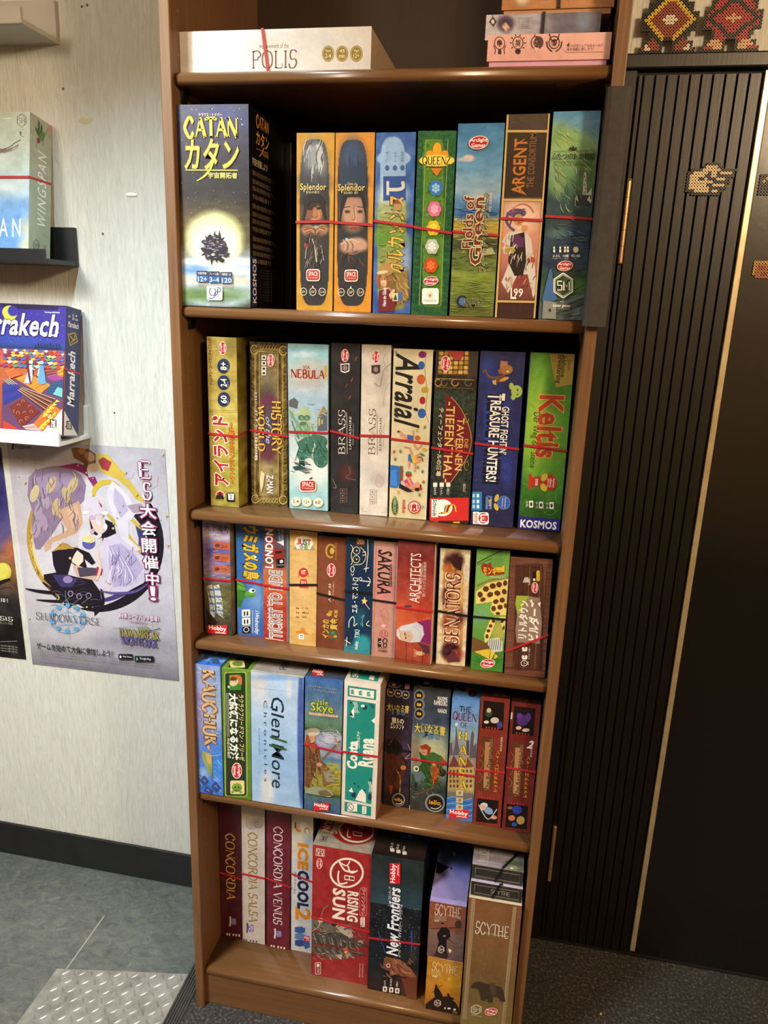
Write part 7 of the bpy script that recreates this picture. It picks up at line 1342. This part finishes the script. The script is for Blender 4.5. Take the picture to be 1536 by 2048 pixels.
f.p('846 1190,870 1156,910 1150,950 1166,1010 1180,1060 1196,1080 1230,1094 1310,1060 1306,1040 1270,1000 1270,1004 1310,970 1312,960 1270,940 1300,920 1290,906 1220,880 1196,856 1200', '#3c3024'); f.p('980 1170,1010 1160,1030 1200,1020 1260,990 1250', '#4c4030'); hexsm(f, 886, 1364, 42, 38, '#dcd0bc', 5); f.t('STONEMAIER GAMES', 846, 1408, 926, 1416, '#c8b8a0'); arclight(f, 994, 1384, 88); f.done()
def tin(lbl, x, z, w, y, mk_, top):
    b = GB(lbl, x, y, z, w, .0285, .20, '#2e2a26', top, '#242220', group=G5)
    f = b.front((0, 0), (300, 0), (0, 95), (300, 95), res=.004); f.g([(0, '#38332e'), (.08, '#302c28'), (1, '#2c2926')]); f.l('22 20,280 20,280 76,22 76,22 20', 3.5, '#8c8478')
    if mk_: f.s_('SCYTHE', 118, 34, 228, 62, '#a8a094', bold=.0)
    f.done(); return b
b = tin('slim charcoal accessory box with thin frame line, directly on the tall brown box', .5290, Z6 + .2995, .0885, -.006, True, '#8c849c')
f = b.top((0, 0), (300, 0), (0, 400), (300, 400), dep=0.02, res=.0016); f.g([(0, '#8c849c'), (1, '#a8a0b0')]); f.done()
b = tin('slim charcoal accessory box with grey-green picture top, uppermost beside the right post', .5280, Z6 + .2995 + .0292, .0885, .0005, False, '#7c746c')
f = b.top((0, 0), (300, 0), (0, 400), (300, 400), dep=0.05, res=.0016); f.g([(0, '#6c6860'), (.7, '#7c7478'), (1, '#8c8084')]); f.n(.1, 60, 60, 44); f.b(260, 300, 70, 120, '#4c5440', .8, .9); f.b(240, 340, 30, 40, '#8c8c6c', .8, .7); f.s_('SCYTHE', 40, 60, 90, 330, '#b8b4ac', 'd', bold=.0); f.e(230, 356, 9, 10, '#dcd8cc'); f.p('190 230,220 240,212 270,200 260', '#24241c'); f.done()
E = b.e
for (P, nm) in (([(.035, -.0015, .0285 + .0012), (.0445, -.0005, .0292), (-.004, -.0009, -.0005)], 0),):
    pass
def strap(name, pts, w, mat_, parent, nrm=(0, -1, 0), th=.001):
    V, F = [], []; n_ = Vector(nrm)
    pts = [Vector(p) for p in pts]
    for i, p in enumerate(pts):
        d = (pts[min(i + 1, len(pts) - 1)] - pts[max(i - 1, 0)]).normalized(); s_ = d.cross(n_).normalized() * w / 2
        V += [p - s_, p + s_, p + s_ + n_ * th, p - s_ + n_ * th]
        if i:
            k = 4 * i
            for t in range(4): F.append((k - 4 + t, k - 4 + (t + 1) % 4, k + (t + 1) % 4, k + t))
    F += [(0, 1, 2, 3), tuple(4 * (len(pts) - 1) + t for t in (3, 2, 1, 0))]
    me = bpy.data.meshes.new(name); me.from_pydata([tuple(v) for v in V], [], F)
    bm = bmesh.new(); bm.from_mesh(me); bmesh.ops.recalc_face_normals(bm, faces=bm.faces); bm.to_mesh(me); bm.free()
    return link(name, me, parent, [mat_])
# black elastic running over the upper accessory box and down its front
strap('rubber_band', [(.043, .060, .0292), (.008, .0008, .0292)], .0042, M['band_black'], E, (0, 0, 1))
strap('rubber_band', [(.008, -.0006, .0296), (-.003, -.0006, .0005)], .0042, M['band_black'], E)
strap('rubber_band', [(.010, .0035, .0290), (.004, .0008, .0290)], .0042, M['band_black'], BOXES[-2], (0, 0, 1))
strap('rubber_band', [(.004, -.0006, .0294), (-.006, -.0006, .0005)], .0042, M['band_black'], BOXES[-2])
b = GB('dark slate game box standing upright behind the rust brown box', .456, .262, Z6, .068, .345, .07, '#2c3450', '#3c4468', '#1c2030', group=G5)

# ---- left wall boxes
TH = R(-9.0)
b = GB('pale blue bird game box leaning on the black ledge, red band', -.418 - .262, .2585, 1.4562, .262, .257, .066, '#a9b5a4', '#9caa9c', '#a4ab98', pitch=TH)
f = b.front((-787, 745), (230, 740), (-820, 1905), (205, 1920), res=.0026); f.g([(0, '#bac0ae'), (.35, '#b4c0b8'), (.5, '#98b4cc'), (.7, '#6c98cc'), (.85, '#5c8cc8'), (1, '#6c94c0')]); f.b(60, 1350, 200, 90, '#c0ccc8', 1, .8); f.b(190, 1800, 70, 160, '#c8c8a8', .9, .9); f.b(80, 1780, 90, 60, '#5c90d0', 1, .8); f.b(60, 1200, 110, 60, '#b8c8b8', 1, .7); f.n(.09, 90, 70, 50)
hexsm(f, 160, 811, 42, 56, '#5c605c', 5)
f.t('1-5', 148, 880, 172, 890, '#6c706c'); f.p('140 905,156 900,158 935,146 935', '#5c605c'); f.t('games', 150, 940, 182, 952, '#7c807c')
f.p('-300 1050,-60 1040,40 1050,90 1040,60 1070,-40 1090,-160 1130,-300 1120', '#8c7c74'); f.l('-20 1060,60 1030,100 1000,150 972', 8, '#5c504c', True); f.l('-20 1072,80 1040,134 1012', 8, '#6c5c54', True); f.l('0 1084,90 1056,130 1024', 6, '#8c7870', True); f.t('GAME', 5, 790, 72, 800, '#e8ece4', bold=.03)
f.t('W I N G S P A N', -640, 1630, 140, 1790, '#f4f6f4', bold=.0); f.done()
f = b.right((232, 740), (415, 855), (205, 1920), (385, 1985), res=.0026); f.g([(0, '#a8a898'), (.5, '#a0ab9c'), (1, '#98ac9c')]); f.n(.05, 50, 50, 51); f.b(300, 1500, 60, 260, '#90a89c', 1, .6)
f.p('296 800,312 830,310 900,330 920,328 990,300 950,276 900,264 850,290 880', '#3c5c34'); f.p('322 830,334 870,326 920,312 900', '#2c4c30'); f.e(330, 940, 24, 40, '#5c7c3c', 10); f.e(400, 880, 20, 30, '#c89088'); f.l('386 870,350 940,330 1020', 6, '#6c8c4c', True); f.p('282 950,308 960,312 994,286 1000', '#7c2c34'); f.l('282 1000,278 1040', 3, '#7c2c34')
f.t('WINGSPAN', 285, 1075, 358, 1700, '#eef0ea', 'u', bold=.0, sh=.2, sp=1.25); hexsm(f, 268, 1858, 28, 46, '#5c605c', 4); f.p('320 1890,344 1896,340 1920,326 1912', '#6c706c'); f.t('games', 330, 1860, 360, 1926, '#7c807c', 'u'); f.done(); b.band(.468, .462, .43, wd=.0042)
TH = R(-9.6)
b = GB('violet game box with moonlit carpets print leaning on the white ledge', -.378 - .265, .2640, 1.0990, .265, .262, .052, '#2c2474', '#1c1650', '#26245c', pitch=TH)
f = b.front((-810, 140), (755, 150), (-830, 1655), (715, 1690), res=.0022, )
f.g([(0, '#241c5c'), (.03, '#34288c'), (.25, '#342c90'), (.31, '#2c3c8c'), (.34, '#1c3460'), (.36, '#a8404c'), (.45, '#b0603c'), (1, '#8c3c34')]); f.b(100, 560, 400, 60, '#2c54a8', 1, .5)
stars(f, 70, -60, 180, 740, 600, '#9098e0', 5, 12); f.r(-100, 150, 640, 200, '#1e1848')
f.k_(0, 256, 90, 78, 26, '#e0c430', -60, 140); f.e(-4, 250, 96, 80, '#e4cc3c'); f.e(44, 236, 74, 64, '#3c6cb8'); f.e(50, 232, 66, 58, '#342c90')
f.t('Dominique EHRHARD', 472, 226, 672, 246, '#ece8f4', bold=.05); f.t('Marrakech', -560, 262, 650, 510, '#f4f2f4', bold=.05, sh=.25, o='#241c54', ow=.03); f.l('560 500,610 500,654 462', 16, '#f4f2f4', True)
for k in range(9): f.p([(330 + k * 40, 660), (336 + k * 40, 620 - (k % 3) * 16), (350 + k * 40, 610 - (k % 2) * 20), (362 + k * 40, 660)], '#1c2c50')
r_ = random.Random(11); CP = ['#b03c34', '#d8a83c', '#3c6ca8', '#c86c34', '#7c2c4c', '#5c8c6c', '#c8b870', '#8c3c7c', '#d8d0c0', '#4c5ca0']
for row in range(6):
    y = 690 + row * 26 + row * row * 2
    for k in range(16): x = -100 + k * (52 + row * 4) + r_.uniform(-14, 14); f.p([(x, y), (x + 40 + row * 4, y - 12), (x + 76 + row * 6, y + 6 + row), (x + 30, y + 22 + row * 2)], r_.choice(CP))
def rug(pts, base, st, n=7):
    f.p(pts, base); q = [float(a) for a in pts.replace(',', ' ').split()]; P = list(zip(q[::2], q[1::2]))[:4]
    for k in range(n):
        t = (k + .5) / n; a = (P[0][0] + (P[3][0] - P[0][0]) * t, P[0][1] + (P[3][1] - P[0][1]) * t); c_ = (P[1][0] + (P[2][0] - P[1][0]) * t, P[1][1] + (P[2][1] - P[1][1]) * t); f.l([a, c_], 7, st[k % len(st)])
f.p('-100 1650,-100 1100,200 1000,728 950,716 1690,400 1670', '#5c3c5c')
rug('480 920,700 900,724 940,520 1000', '#7c3050', ['#b07050', '#4c2038'], 5); rug('-60 940,60 900,180 980,0 1040', '#c05c34', ['#d87c4c'], 3); rug('500 1010,640 960,728 1010,600 1040', '#98408c', ['#7c3078'], 3); rug('640 930,726 880,726 990,660 980', '#c8842c', ['#e0b040', '#a84c2c'], 4)
rug('80 1030,260 960,560 1090,420 1200', '#c87c2c', ['#d89c40', '#a8642c', '#8c8c3c'], 6); rug('560 1070,720 1030,720 1240,500 1190', '#244468', ['#2c5478'], 4); f.p('650 1110,716 1130,712 1230,590 1200', '#6cb0b0'); rug('0 1030,120 1100,90 1180,-90 1060', '#2c3440', ['#c8bca0', '#3c4450'], 8); rug('-80 1110,120 1100,170 1240,-80 1360', '#2c3484', ['#343c94', '#24286c'], 4)
rug('180 1130,630 1250,470 1400,110 1170', '#5c2c24', ['#b8ac8c', '#34201c', '#8c3c2c'], 11); rug('0 1370,190 1260,420 1410,170 1620', '#6c2824', ['#74302a'], 3)
for x, y in ((130, 1350), (190, 1300), (280, 1360), (120, 1440), (210, 1440), (300, 1420), (160, 1540), (240, 1500), (80, 1420)): f.k_(x, y, 20, 18, 5, '#c8844c', r_.uniform(0, 180), r_.uniform(260, 420), 10)
rug('330 1560,560 1310,712 1390,460 1655', '#c06428', ['#cc7030'], 3)
for k in range(5): f.p([(470 + k * 40 - 20, 1480 - k * 44), (480 + k * 40, 1420 - k * 40), (540 + k * 36, 1450 - k * 42)], '#e0c03c'); f.p([(400 + k * 44, 1620 - k * 40), (450 + k * 44, 1560 - k * 40), (470 + k * 40, 1620 - k * 44)], '#e0c03c')
f.p('500 1490,560 1420,590 1440,530 1500', '#7c2418'); f.p('516 1480,558 1436,574 1446,534 1488', '#e8d8b8'); f.p('-80 1540,140 1640,-80 1650', '#c03428'); rug('180 1600,330 1560,460 1655,240 1640', '#b88c80', ['#d8b8a8', '#6c7ca8', '#c86c34'], 5)
f.p('204 1080,250 950,280 860,320 850,322 1000,300 1086', '#a8b4d0'); f.p('232 810,262 820,304 1086,286 1092,262 1000', '#5c2024'); f.e(298, 830, 30, 24, '#b8c4d8'); f.l('316 900,350 920', 14, '#a8b4d0'); f.p('392 1070,400 900,430 850,470 870,500 1076,440 1090', '#5c94d0'); f.e(440, 830, 34, 22, '#8cb4e0'); f.l('410 900,390 990', 12, '#c8d4e0'); f.e(300, 856, 10, 10, '#5c3c2c'); f.e(436, 856, 8, 8, '#5c3c2c')
f.p('460 1655,716 1370,716 1690', '#dcdad8'); f.rr(552, 1500, 640, 1604, '#1c1416', 10); f.t('GIGAMIC', 566, 1508, 626, 1598, '#ece8e4', 'u', bold=.05); f.p('516 1560,552 1540,560 1590', '#b82c34'); f.p('620 1590,650 1584,660 1604,640 1624', '#a0b83c'); f.done()
f = b.right((757, 150), (950, 212), (722, 1690), (888, 1685), res=.0022); f.g([(0, '#2c2c60'), (.5, '#2a2a66'), (1, '#282664')]); f.b(920, 900, 50, 800, '#1c3458', 1, .8); f.n(.04, 30, 60, 53)
f.t('6+', 782, 256, 806, 290, '#e0dce8', bold=.04); f.t('2-4', 830, 256, 890, 280, '#e0dce8', bold=.02); f.t('30 min', 830, 292, 900, 328, '#e0dce8', bold=.02); f.t('Marrakech', 778, 348, 906, 412, '#ece8f0', bold=.04, sh=.2)
f.p('770 478,868 462,902 576,800 622', '#b08c34'); f.p('782 494,858 480,886 566,806 602', '#2c2438'); f.l('800 500,840 560,860 500', 9, '#d8bc4c'); f.l('810 580,870 540', 8, '#d8bc4c')
f.t('Marrakech', 772, 690, 852, 1335, '#f0eef2', 'u', bold=.06, sh=.25); f.p('722 1390,880 1684,722 1690', '#dcdad8'); f.rr(752, 1510, 814, 1612, '#1c1416', 8); f.t('GIGA', 762, 1520, 804, 1600, '#ece8e4', 'u', bold=.05); f.p('734 1580,752 1560,756 1596', '#b82c34'); f.p('806 1596,826 1600,820 1626', '#a0b83c'); f.done(); b.band(.477, .48, .5, wd=.0042)

# ------------------------------------------------------------------ posters on the left wall
def poster(lbl, x0, z0, W_, H_, rot, marks, wob):
    t = empty('wall_poster', (x0, WY - .0004, z0)); tag(t, lbl, 'poster')
    U_ = (math.cos(rot), 0, math.sin(rot)); V_ = (math.sin(rot), 0, -math.cos(rot))
    return t, Face(t, (0, 0, 0), U_, V_, (0, -1, 0), W_, H_, marks, res=.0028, name='printed_sheet', mat_='paperprint', wob=wob)
t, f = poster('lavender grey fantasy card poster with swirling robes, right of the dark one', -.590, 1.0585, .3845, .5535, .020, ((58, 20), (1350, 60), (255, 1820), (1458, 1965)),
              lambda u, v: .0006)
f.g([(0, '#aaa6b0'), (.3, '#bdbac6'), (.6, '#c6c3cc'), (.78, '#bab6c0'), (.84, '#9c98a4'), (.9, '#a5a1ab'), (1, '#77737e')]); f.n(.05, 300, 160, 60); f.b(800, 700, 520, 560, '#d6d4da', 1, .6); f.b(520, 1560, 300, 60, '#cfccd2', 1, .5)
Gd, Pu, Ye, Bk, Wh, Mg = '#b4913c', '#8a7a9a', '#d2c27c', '#1d1722', '#d9d4e4', '#7c2c5c'
def arc(cx, cy, rx, ry, a0, a1, w, c_, n=22):
    P = [(cx + rx * math.cos(R(a0 + (a1 - a0) * i / n)), cy + ry * math.sin(R(a0 + (a1 - a0) * i / n))) for i in range(n + 1)]
    f.l(P, w, c_, taper=True)
arc(760, 760, 520, 560, 100, 245, 46, Gd); arc(760, 760, 500, 540, 110, 225, 20, Ye); arc(760, 770, 545, 580, -30, 100, 90, Bk); arc(760, 760, 500, 520, -10, 95, 50, '#4c3c7c')
f.p('1090 570,1180 560,1290 620,1320 780,1290 1000,1200 1180,1000 1320,820 1360,1010 1260,1180 1040,1230 800,1180 680', Bk); f.p('1110 640,1190 700,1200 900,1140 1060,1060 1140,1130 940,1140 760', '#39406f')
f.p('240 300,300 240,420 210,560 200,680 270,720 350,700 470,640 520,690 480,600 560,520 600,460 700,330 860,290 860,260 700,270 560,230 440', Pu); f.p('300 300,460 250,600 260,660 330,600 420,460 400,340 420', '#9c8cae'); f.p('480 210,640 180,720 200,740 290,700 260,620 230', '#8c2c6c'); f.p('730 290,790 280,815 330,780 360', '#8c2c6c')
for x, y, a in ((290, 420, 20), (380, 470, -10), (470, 520, 14), (560, 430, -24), (320, 560, 8), (430, 350, 24), (360, 640, -14), (610, 350, 30), (300, 700, 10)): f.e(x, y, 34, 70, ['#c2b086', '#a898b4', '#cbbd94'][(x + y) % 3], a)
f.p('460 560,660 470,690 640,640 720,500 780,430 800,420 850,370 880,360 830,400 780,560 700,520 640', '#caa58c'); f.p('560 540,640 500,670 620,600 690', '#d6b49c')
f.p('600 70,650 60,700 80,740 70,800 110,800 180,740 190,720 240,700 180,620 140', '#7c5434'); f.e(750, 130, 46, 34, '#b48c6c', 30); f.e(780, 210, 48, 30, '#c8a484', -10); f.e(690, 90, 30, 24, '#a87c4c')
f.p('800 110,900 110,960 180,1040 260,1090 330,1160 420,1190 480,1120 450,1060 370,980 300,900 270,830 240,820 180', '#cdb24c'); f.p('860 130,930 170,900 240,850 220,820 160', '#9c3c3c')
for k in range(5): f.e(860 + k * 12, 180 + (k % 2) * 26, 13, 10, '#a83444')
arc(900, 420, 120, 100, 150, 330, 40, '#c8b03c'); f.l('820 460,880 560,960 640,1040 720,1100 800,1160 860,1060 870,1010 820', 34, '#c8ae48', True, True); f.l('1060 580,1120 640,1190 700', 30, '#c8b048', True, True)
f.p('930 310,1000 360,1080 450,1120 560,1060 640,1060 760,1160 850,1120 860,1000 760,960 640,900 480,890 390', Wh); f.p('950 360,1020 430,1060 540,1000 600,940 480', '#bdb4d2'); f.p('1050 500,1160 480,1200 530,1100 560', '#a894a8')
f.p('1050 210,1110 240,1090 290,1030 290', '#bfb7c8'); f.p('1160 300,1300 260,1290 340,1200 400', '#c0b2bc')
f.p('760 620,840 600,860 660,850 740,800 740,770 700', '#e0c2b4'); f.p('740 600,760 720,850 770,960 720,940 640,870 610,880 700,830 740,780 700', Bk); f.e(800, 520, 90, 50, '#cbbfd2', 20); f.e(790, 500, 60, 30, '#a8404c', 10); f.p('720 420,800 440,850 540,770 600,700 520', '#cdc3d6')
for k in range(12): f.e(715 + (k * 53) % 160, 560 + (k * 37) % 220, 26, 16, ['#e4dcea', '#c8a2b8', '#d6cee0'][k % 3], k * 30)
f.e(735, 800, 54, 52, '#5a58a8'); f.e(735, 770, 50, 30, '#d8c890'); f.l('684 790,720 782,760 796,786 780', 8, '#e8dcb0', True)
f.p('430 870,520 830,640 840,740 880,790 960,760 980,700 930,720 1000,640 1000,590 960,560 1060,470 1060,440 980', Bk); f.p('420 880,520 800,560 810,620 850,480 860', '#b4904c'); f.p('575 880,640 860,690 900,690 950,650 990,600 960', '#e4cbbc'); f.p('560 850,650 850,620 890,590 950,560 900', Bk)
f.p('600 990,640 980,740 1020,830 1040,800 1110,700 1090,640 1080', '#caa89c'); f.p('640 1000,760 1000,850 1010,820 1060,660 1080', '#4c4458'); f.p('800 990,850 1010,840 1060,790 1070', '#a8303c'); f.l('800 1100,830 1000,810 900,830 860', 22, '#e0c4b8', True)
f.p('360 1060,480 1040,640 1080,760 1100,830 1200,840 1330,780 1400,770 1320,720 1350,640 1300,560 1340,500 1290,400 1200,440 1180,360 1100', Bk); f.p('430 1060,560 1060,640 1100,600 1160,500 1160', '#3c3468'); f.e(560, 1100, 40, 30, '#8c7ca8')
f.l('200 1178,320 1200,460 1210,640 1190', 30, Bk, True, True); f.l('290 1270,420 1280,560 1280,700 1240', 26, Bk, True, True); f.l('345 1120,430 1180,560 1200', 26, Bk, True, True); f.l('830 1150,850 1290,780 1400', 24, Bk, True, True)
for x, y in ((582, 1216), (654, 1238), (732, 1232)): f.k_(x, y, 20, 22, 5, '#b4b0bc'); f.l([(x, y + 22), (x - 60, y + 70)], 3, '#8c8a98')
f.p('860 760,960 740,1060 820,1180 900,1240 1000,1180 1120,1040 1200,880 1200,810 1160,860 1020,830 880', '#cfc6dc'); f.p('900 820,1000 800,1120 900,1180 1000,1080 1140,940 1160,900 1000', '#b6abd0')
for k in range(8): f.l([(880 + k * 20, 800 + k * 16), (930 + k * 26, 950 + k * 18), (880 + k * 34, 1150 - k * 4)], 7, ['#e6e0ee', '#9c90c0'][k % 2], True, True)
f.l('820 1190,960 1210,1120 1190,1230 1110', 24, '#5c4c8c', True, True)
r_ = random.Random(8)
for k in range(46):
    x, y = r_.uniform(270, 660), r_.uniform(230, 680); f.l([(x, y), (x + r_.uniform(-20, 30), y + 40), (x + r_.uniform(-30, 20), y + 90)], r_.uniform(4, 10), ['#7c6c8e', '#b3a6bd', '#cdbf98', '#94849f'][k % 4], True, True)
for k in range(40):
    a = r_.uniform(10, 85); x, y = 900 + 260 * math.cos(R(a)) * r_.uniform(.3, 1), 820 + 350 * math.sin(R(a)) * r_.uniform(.2, 1); f.l([(x, y - 40), (x + r_.uniform(-10, 30), y), (x + r_.uniform(-30, 10), y + 50)], r_.uniform(3, 8), ['#e8e2f0', '#a99fc8', '#c3b4da', '#8f86ba'][k % 4], True, True)
for k in range(26):
    x, y = r_.uniform(400, 820), r_.uniform(1060, 1330); f.l([(x - 40, y + 10), (x, y), (x + 50, y + r_.uniform(-20, 30))], r_.uniform(2, 5), ['#4a3f5c', '#332a44', '#6a5c84'][k % 3], True, True)
for k in range(20):
    a = r_.uniform(110, 240); x, y = 760 + 515 * math.cos(R(a)), 760 + 550 * math.sin(R(a)); f.l([(x, y), (x + 14, y + 26), (x + 4, y + 50)], 4, ['#e0cc84', '#8c6c2c'][k % 2], True, True)
stars(f, 46, 140, 80, 1380, 1560, '#cdbb7c', 11, 15)
# light blue ring emblem
Bl = '#6ea6cc'
f.k_(560, 1420, 150, 125, 5, Bl); f.k_(560, 1420, 128, 106, 2.5, Bl); f.k_(560, 1420, 66, 54, 4, Bl)
for a in range(0, 360, 36): f.e(560 + 128 * math.cos(R(a + 20)), 1420 + 106 * math.sin(R(a + 20)), 20, 17, '#5c9ccc'); f.l([(560 + 66 * math.cos(R(a)), 1420 + 54 * math.sin(R(a))), (560 + 128 * math.cos(R(a + 72)), 1420 + 106 * math.sin(R(a + 72)))], 2, Bl)
f.l('545 1190,575 1600', 5, Bl, taper=True); f.l('360 1300,760 1540', 3, Bl, taper=True)
f.s_('SHADOWVERSE', 290, 1394, 840, 1454, '#2c2a34', bold=-.15)
for ch, x0_, y0_, x1_, y1_ in (('E', 1146, 155, 1240, 280), ('S', 1176, 322, 1250, 444)): f.s_(ch, x0_, y0_, x1_, y1_, '#f2e9ee', o='#8a2a5c', ow=.7, bold=.12)
for ch, x0_, y0_, x1_, y1_ in (('大', 1162, 484, 1282, 592), ('会', 1168, 620, 1284, 728), ('開', 1174, 760, 1284, 866), ('催', 1182, 896, 1300, 996), ('中', 1204, 1034, 1304, 1132), ('！', 1242, 1148, 1276, 1258)): f.t(ch, x0_, y0_, x1_, y1_, '#f2e9ee', o='#8a2a5c', bold=.045, ow=.085)
f.p('112 84,122 40,134 44,130 84', '#1c1a20'); f.t('Cygames', 150, 52, 276, 84, '#2a2830', bold=.01)
f.t('第8弾カードパック登場！', 974, 1378, 1306, 1424, '#e8dfe6', o='#a8487c', bold=.03, ow=.06); f.t('好評発売中！', 1070, 1440, 1216, 1464, '#a8487c')
f.l('930 1502,1100 1480', 3, '#8c8a98'); f.p('1120 1490,1210 1480,1240 1510,1160 1520', '#8c9478'); f.l('1180 1540,1316 1496', 10, '#3c3c34', taper=True)
f.s_('DAWNBREAK', 984, 1514, 1310, 1586, '#b8a850', o='#3a3418', ow=.5, bold=.25); f.s_('NIGHTEDGE', 1000, 1584, 1298, 1648, '#6c60a8', o='#241e48', ow=.5, bold=.25); f.t('ドーンブレイク', 1070, 1648, 1146, 1664, '#8c843c'); f.t('ナイトエッジ', 1156, 1654, 1226, 1670, '#5c4c9c')
f.t('ゲームを始めて大会に参加しよう！', 292, 1658, 944, 1716, '#221e26', bold=.04)
f.rr(982, 1722, 1096, 1772, '#17161a', 8); f.e(998, 1746, 8, 12, '#e8e8ec'); f.t('App Store', 1014, 1736, 1090, 1756, '#e8e8ec', bold=.02); f.rr(1112, 1738, 1264, 1790, '#17161a', 8); f.p('1124 1746,1142 1764,1124 1782', '#6cc0a0'); f.t('Google Play', 1152, 1752, 1244, 1776, '#e8e8ec', bold=.02)
for k in range(4): f.t('本サービスのご利用にあたり通信料等はお客様のご負担となります。記載の内容は予告なく変更される場合があります。', 314, 1742 + k * 21, 1340 - (k == 3) * 700, 1752 + k * 21, '#5c5864')
f.done()
t, f = poster('dark purple and orange fantasy poster cut by the left picture edge', -.9880, 1.0330, .3825, .5260, .020, ((-1400, -60), (5, 60), (-1220, 1600), (185, 1795)), lambda u, v: .0006)
f.g([(0, '#231f4c'), (.3, '#3a3470'), (.42, '#5c4a70'), (.5, '#8c5c3c'), (.58, '#7c5430'), (.66, '#4c3c34'), (.7, '#221e1e'), (1, '#1a1718')]); f.n(.12, 120, 90, 61); f.b(60, 700, 90, 200, '#54508c', 1, .6); f.b(60, 860, 60, 90, '#b8683c', 1, .8)
f.k_(10, 860, 80, 60, 5, '#c07848', -60, 120); f.k_(0, 820, 90, 90, 4, '#b06c44', -50, 60); f.e(-20, 1040, 84, 78, '#c8c04c'); f.e(-30, 1030, 70, 64, '#d8d060'); f.p('-100 1120,40 1090,60 1110,-60 1150', '#1c1818')
f.l('-60 1180,40 1170,70 1190', 6, '#1a1616', True); f.t('2021.5.10 !', -200, 1250, 18, 1280, '#e8e4ea', bold=.04); f.s_('GENESIS', -330, 1398, 64, 1432, '#d8d4c8', bold=.1); f.t('起源の光、終焉の闇', -400, 1438, 60, 1458, '#8c8478')
for k in range(3): f.t('一部端末ではご利用になれません', -420, 1640 + k * 22, 104, 1652 + k * 22, '#c8c4c0')
f.l('-420 1622,100 1628', 3, '#a8a4a0'); f.done()
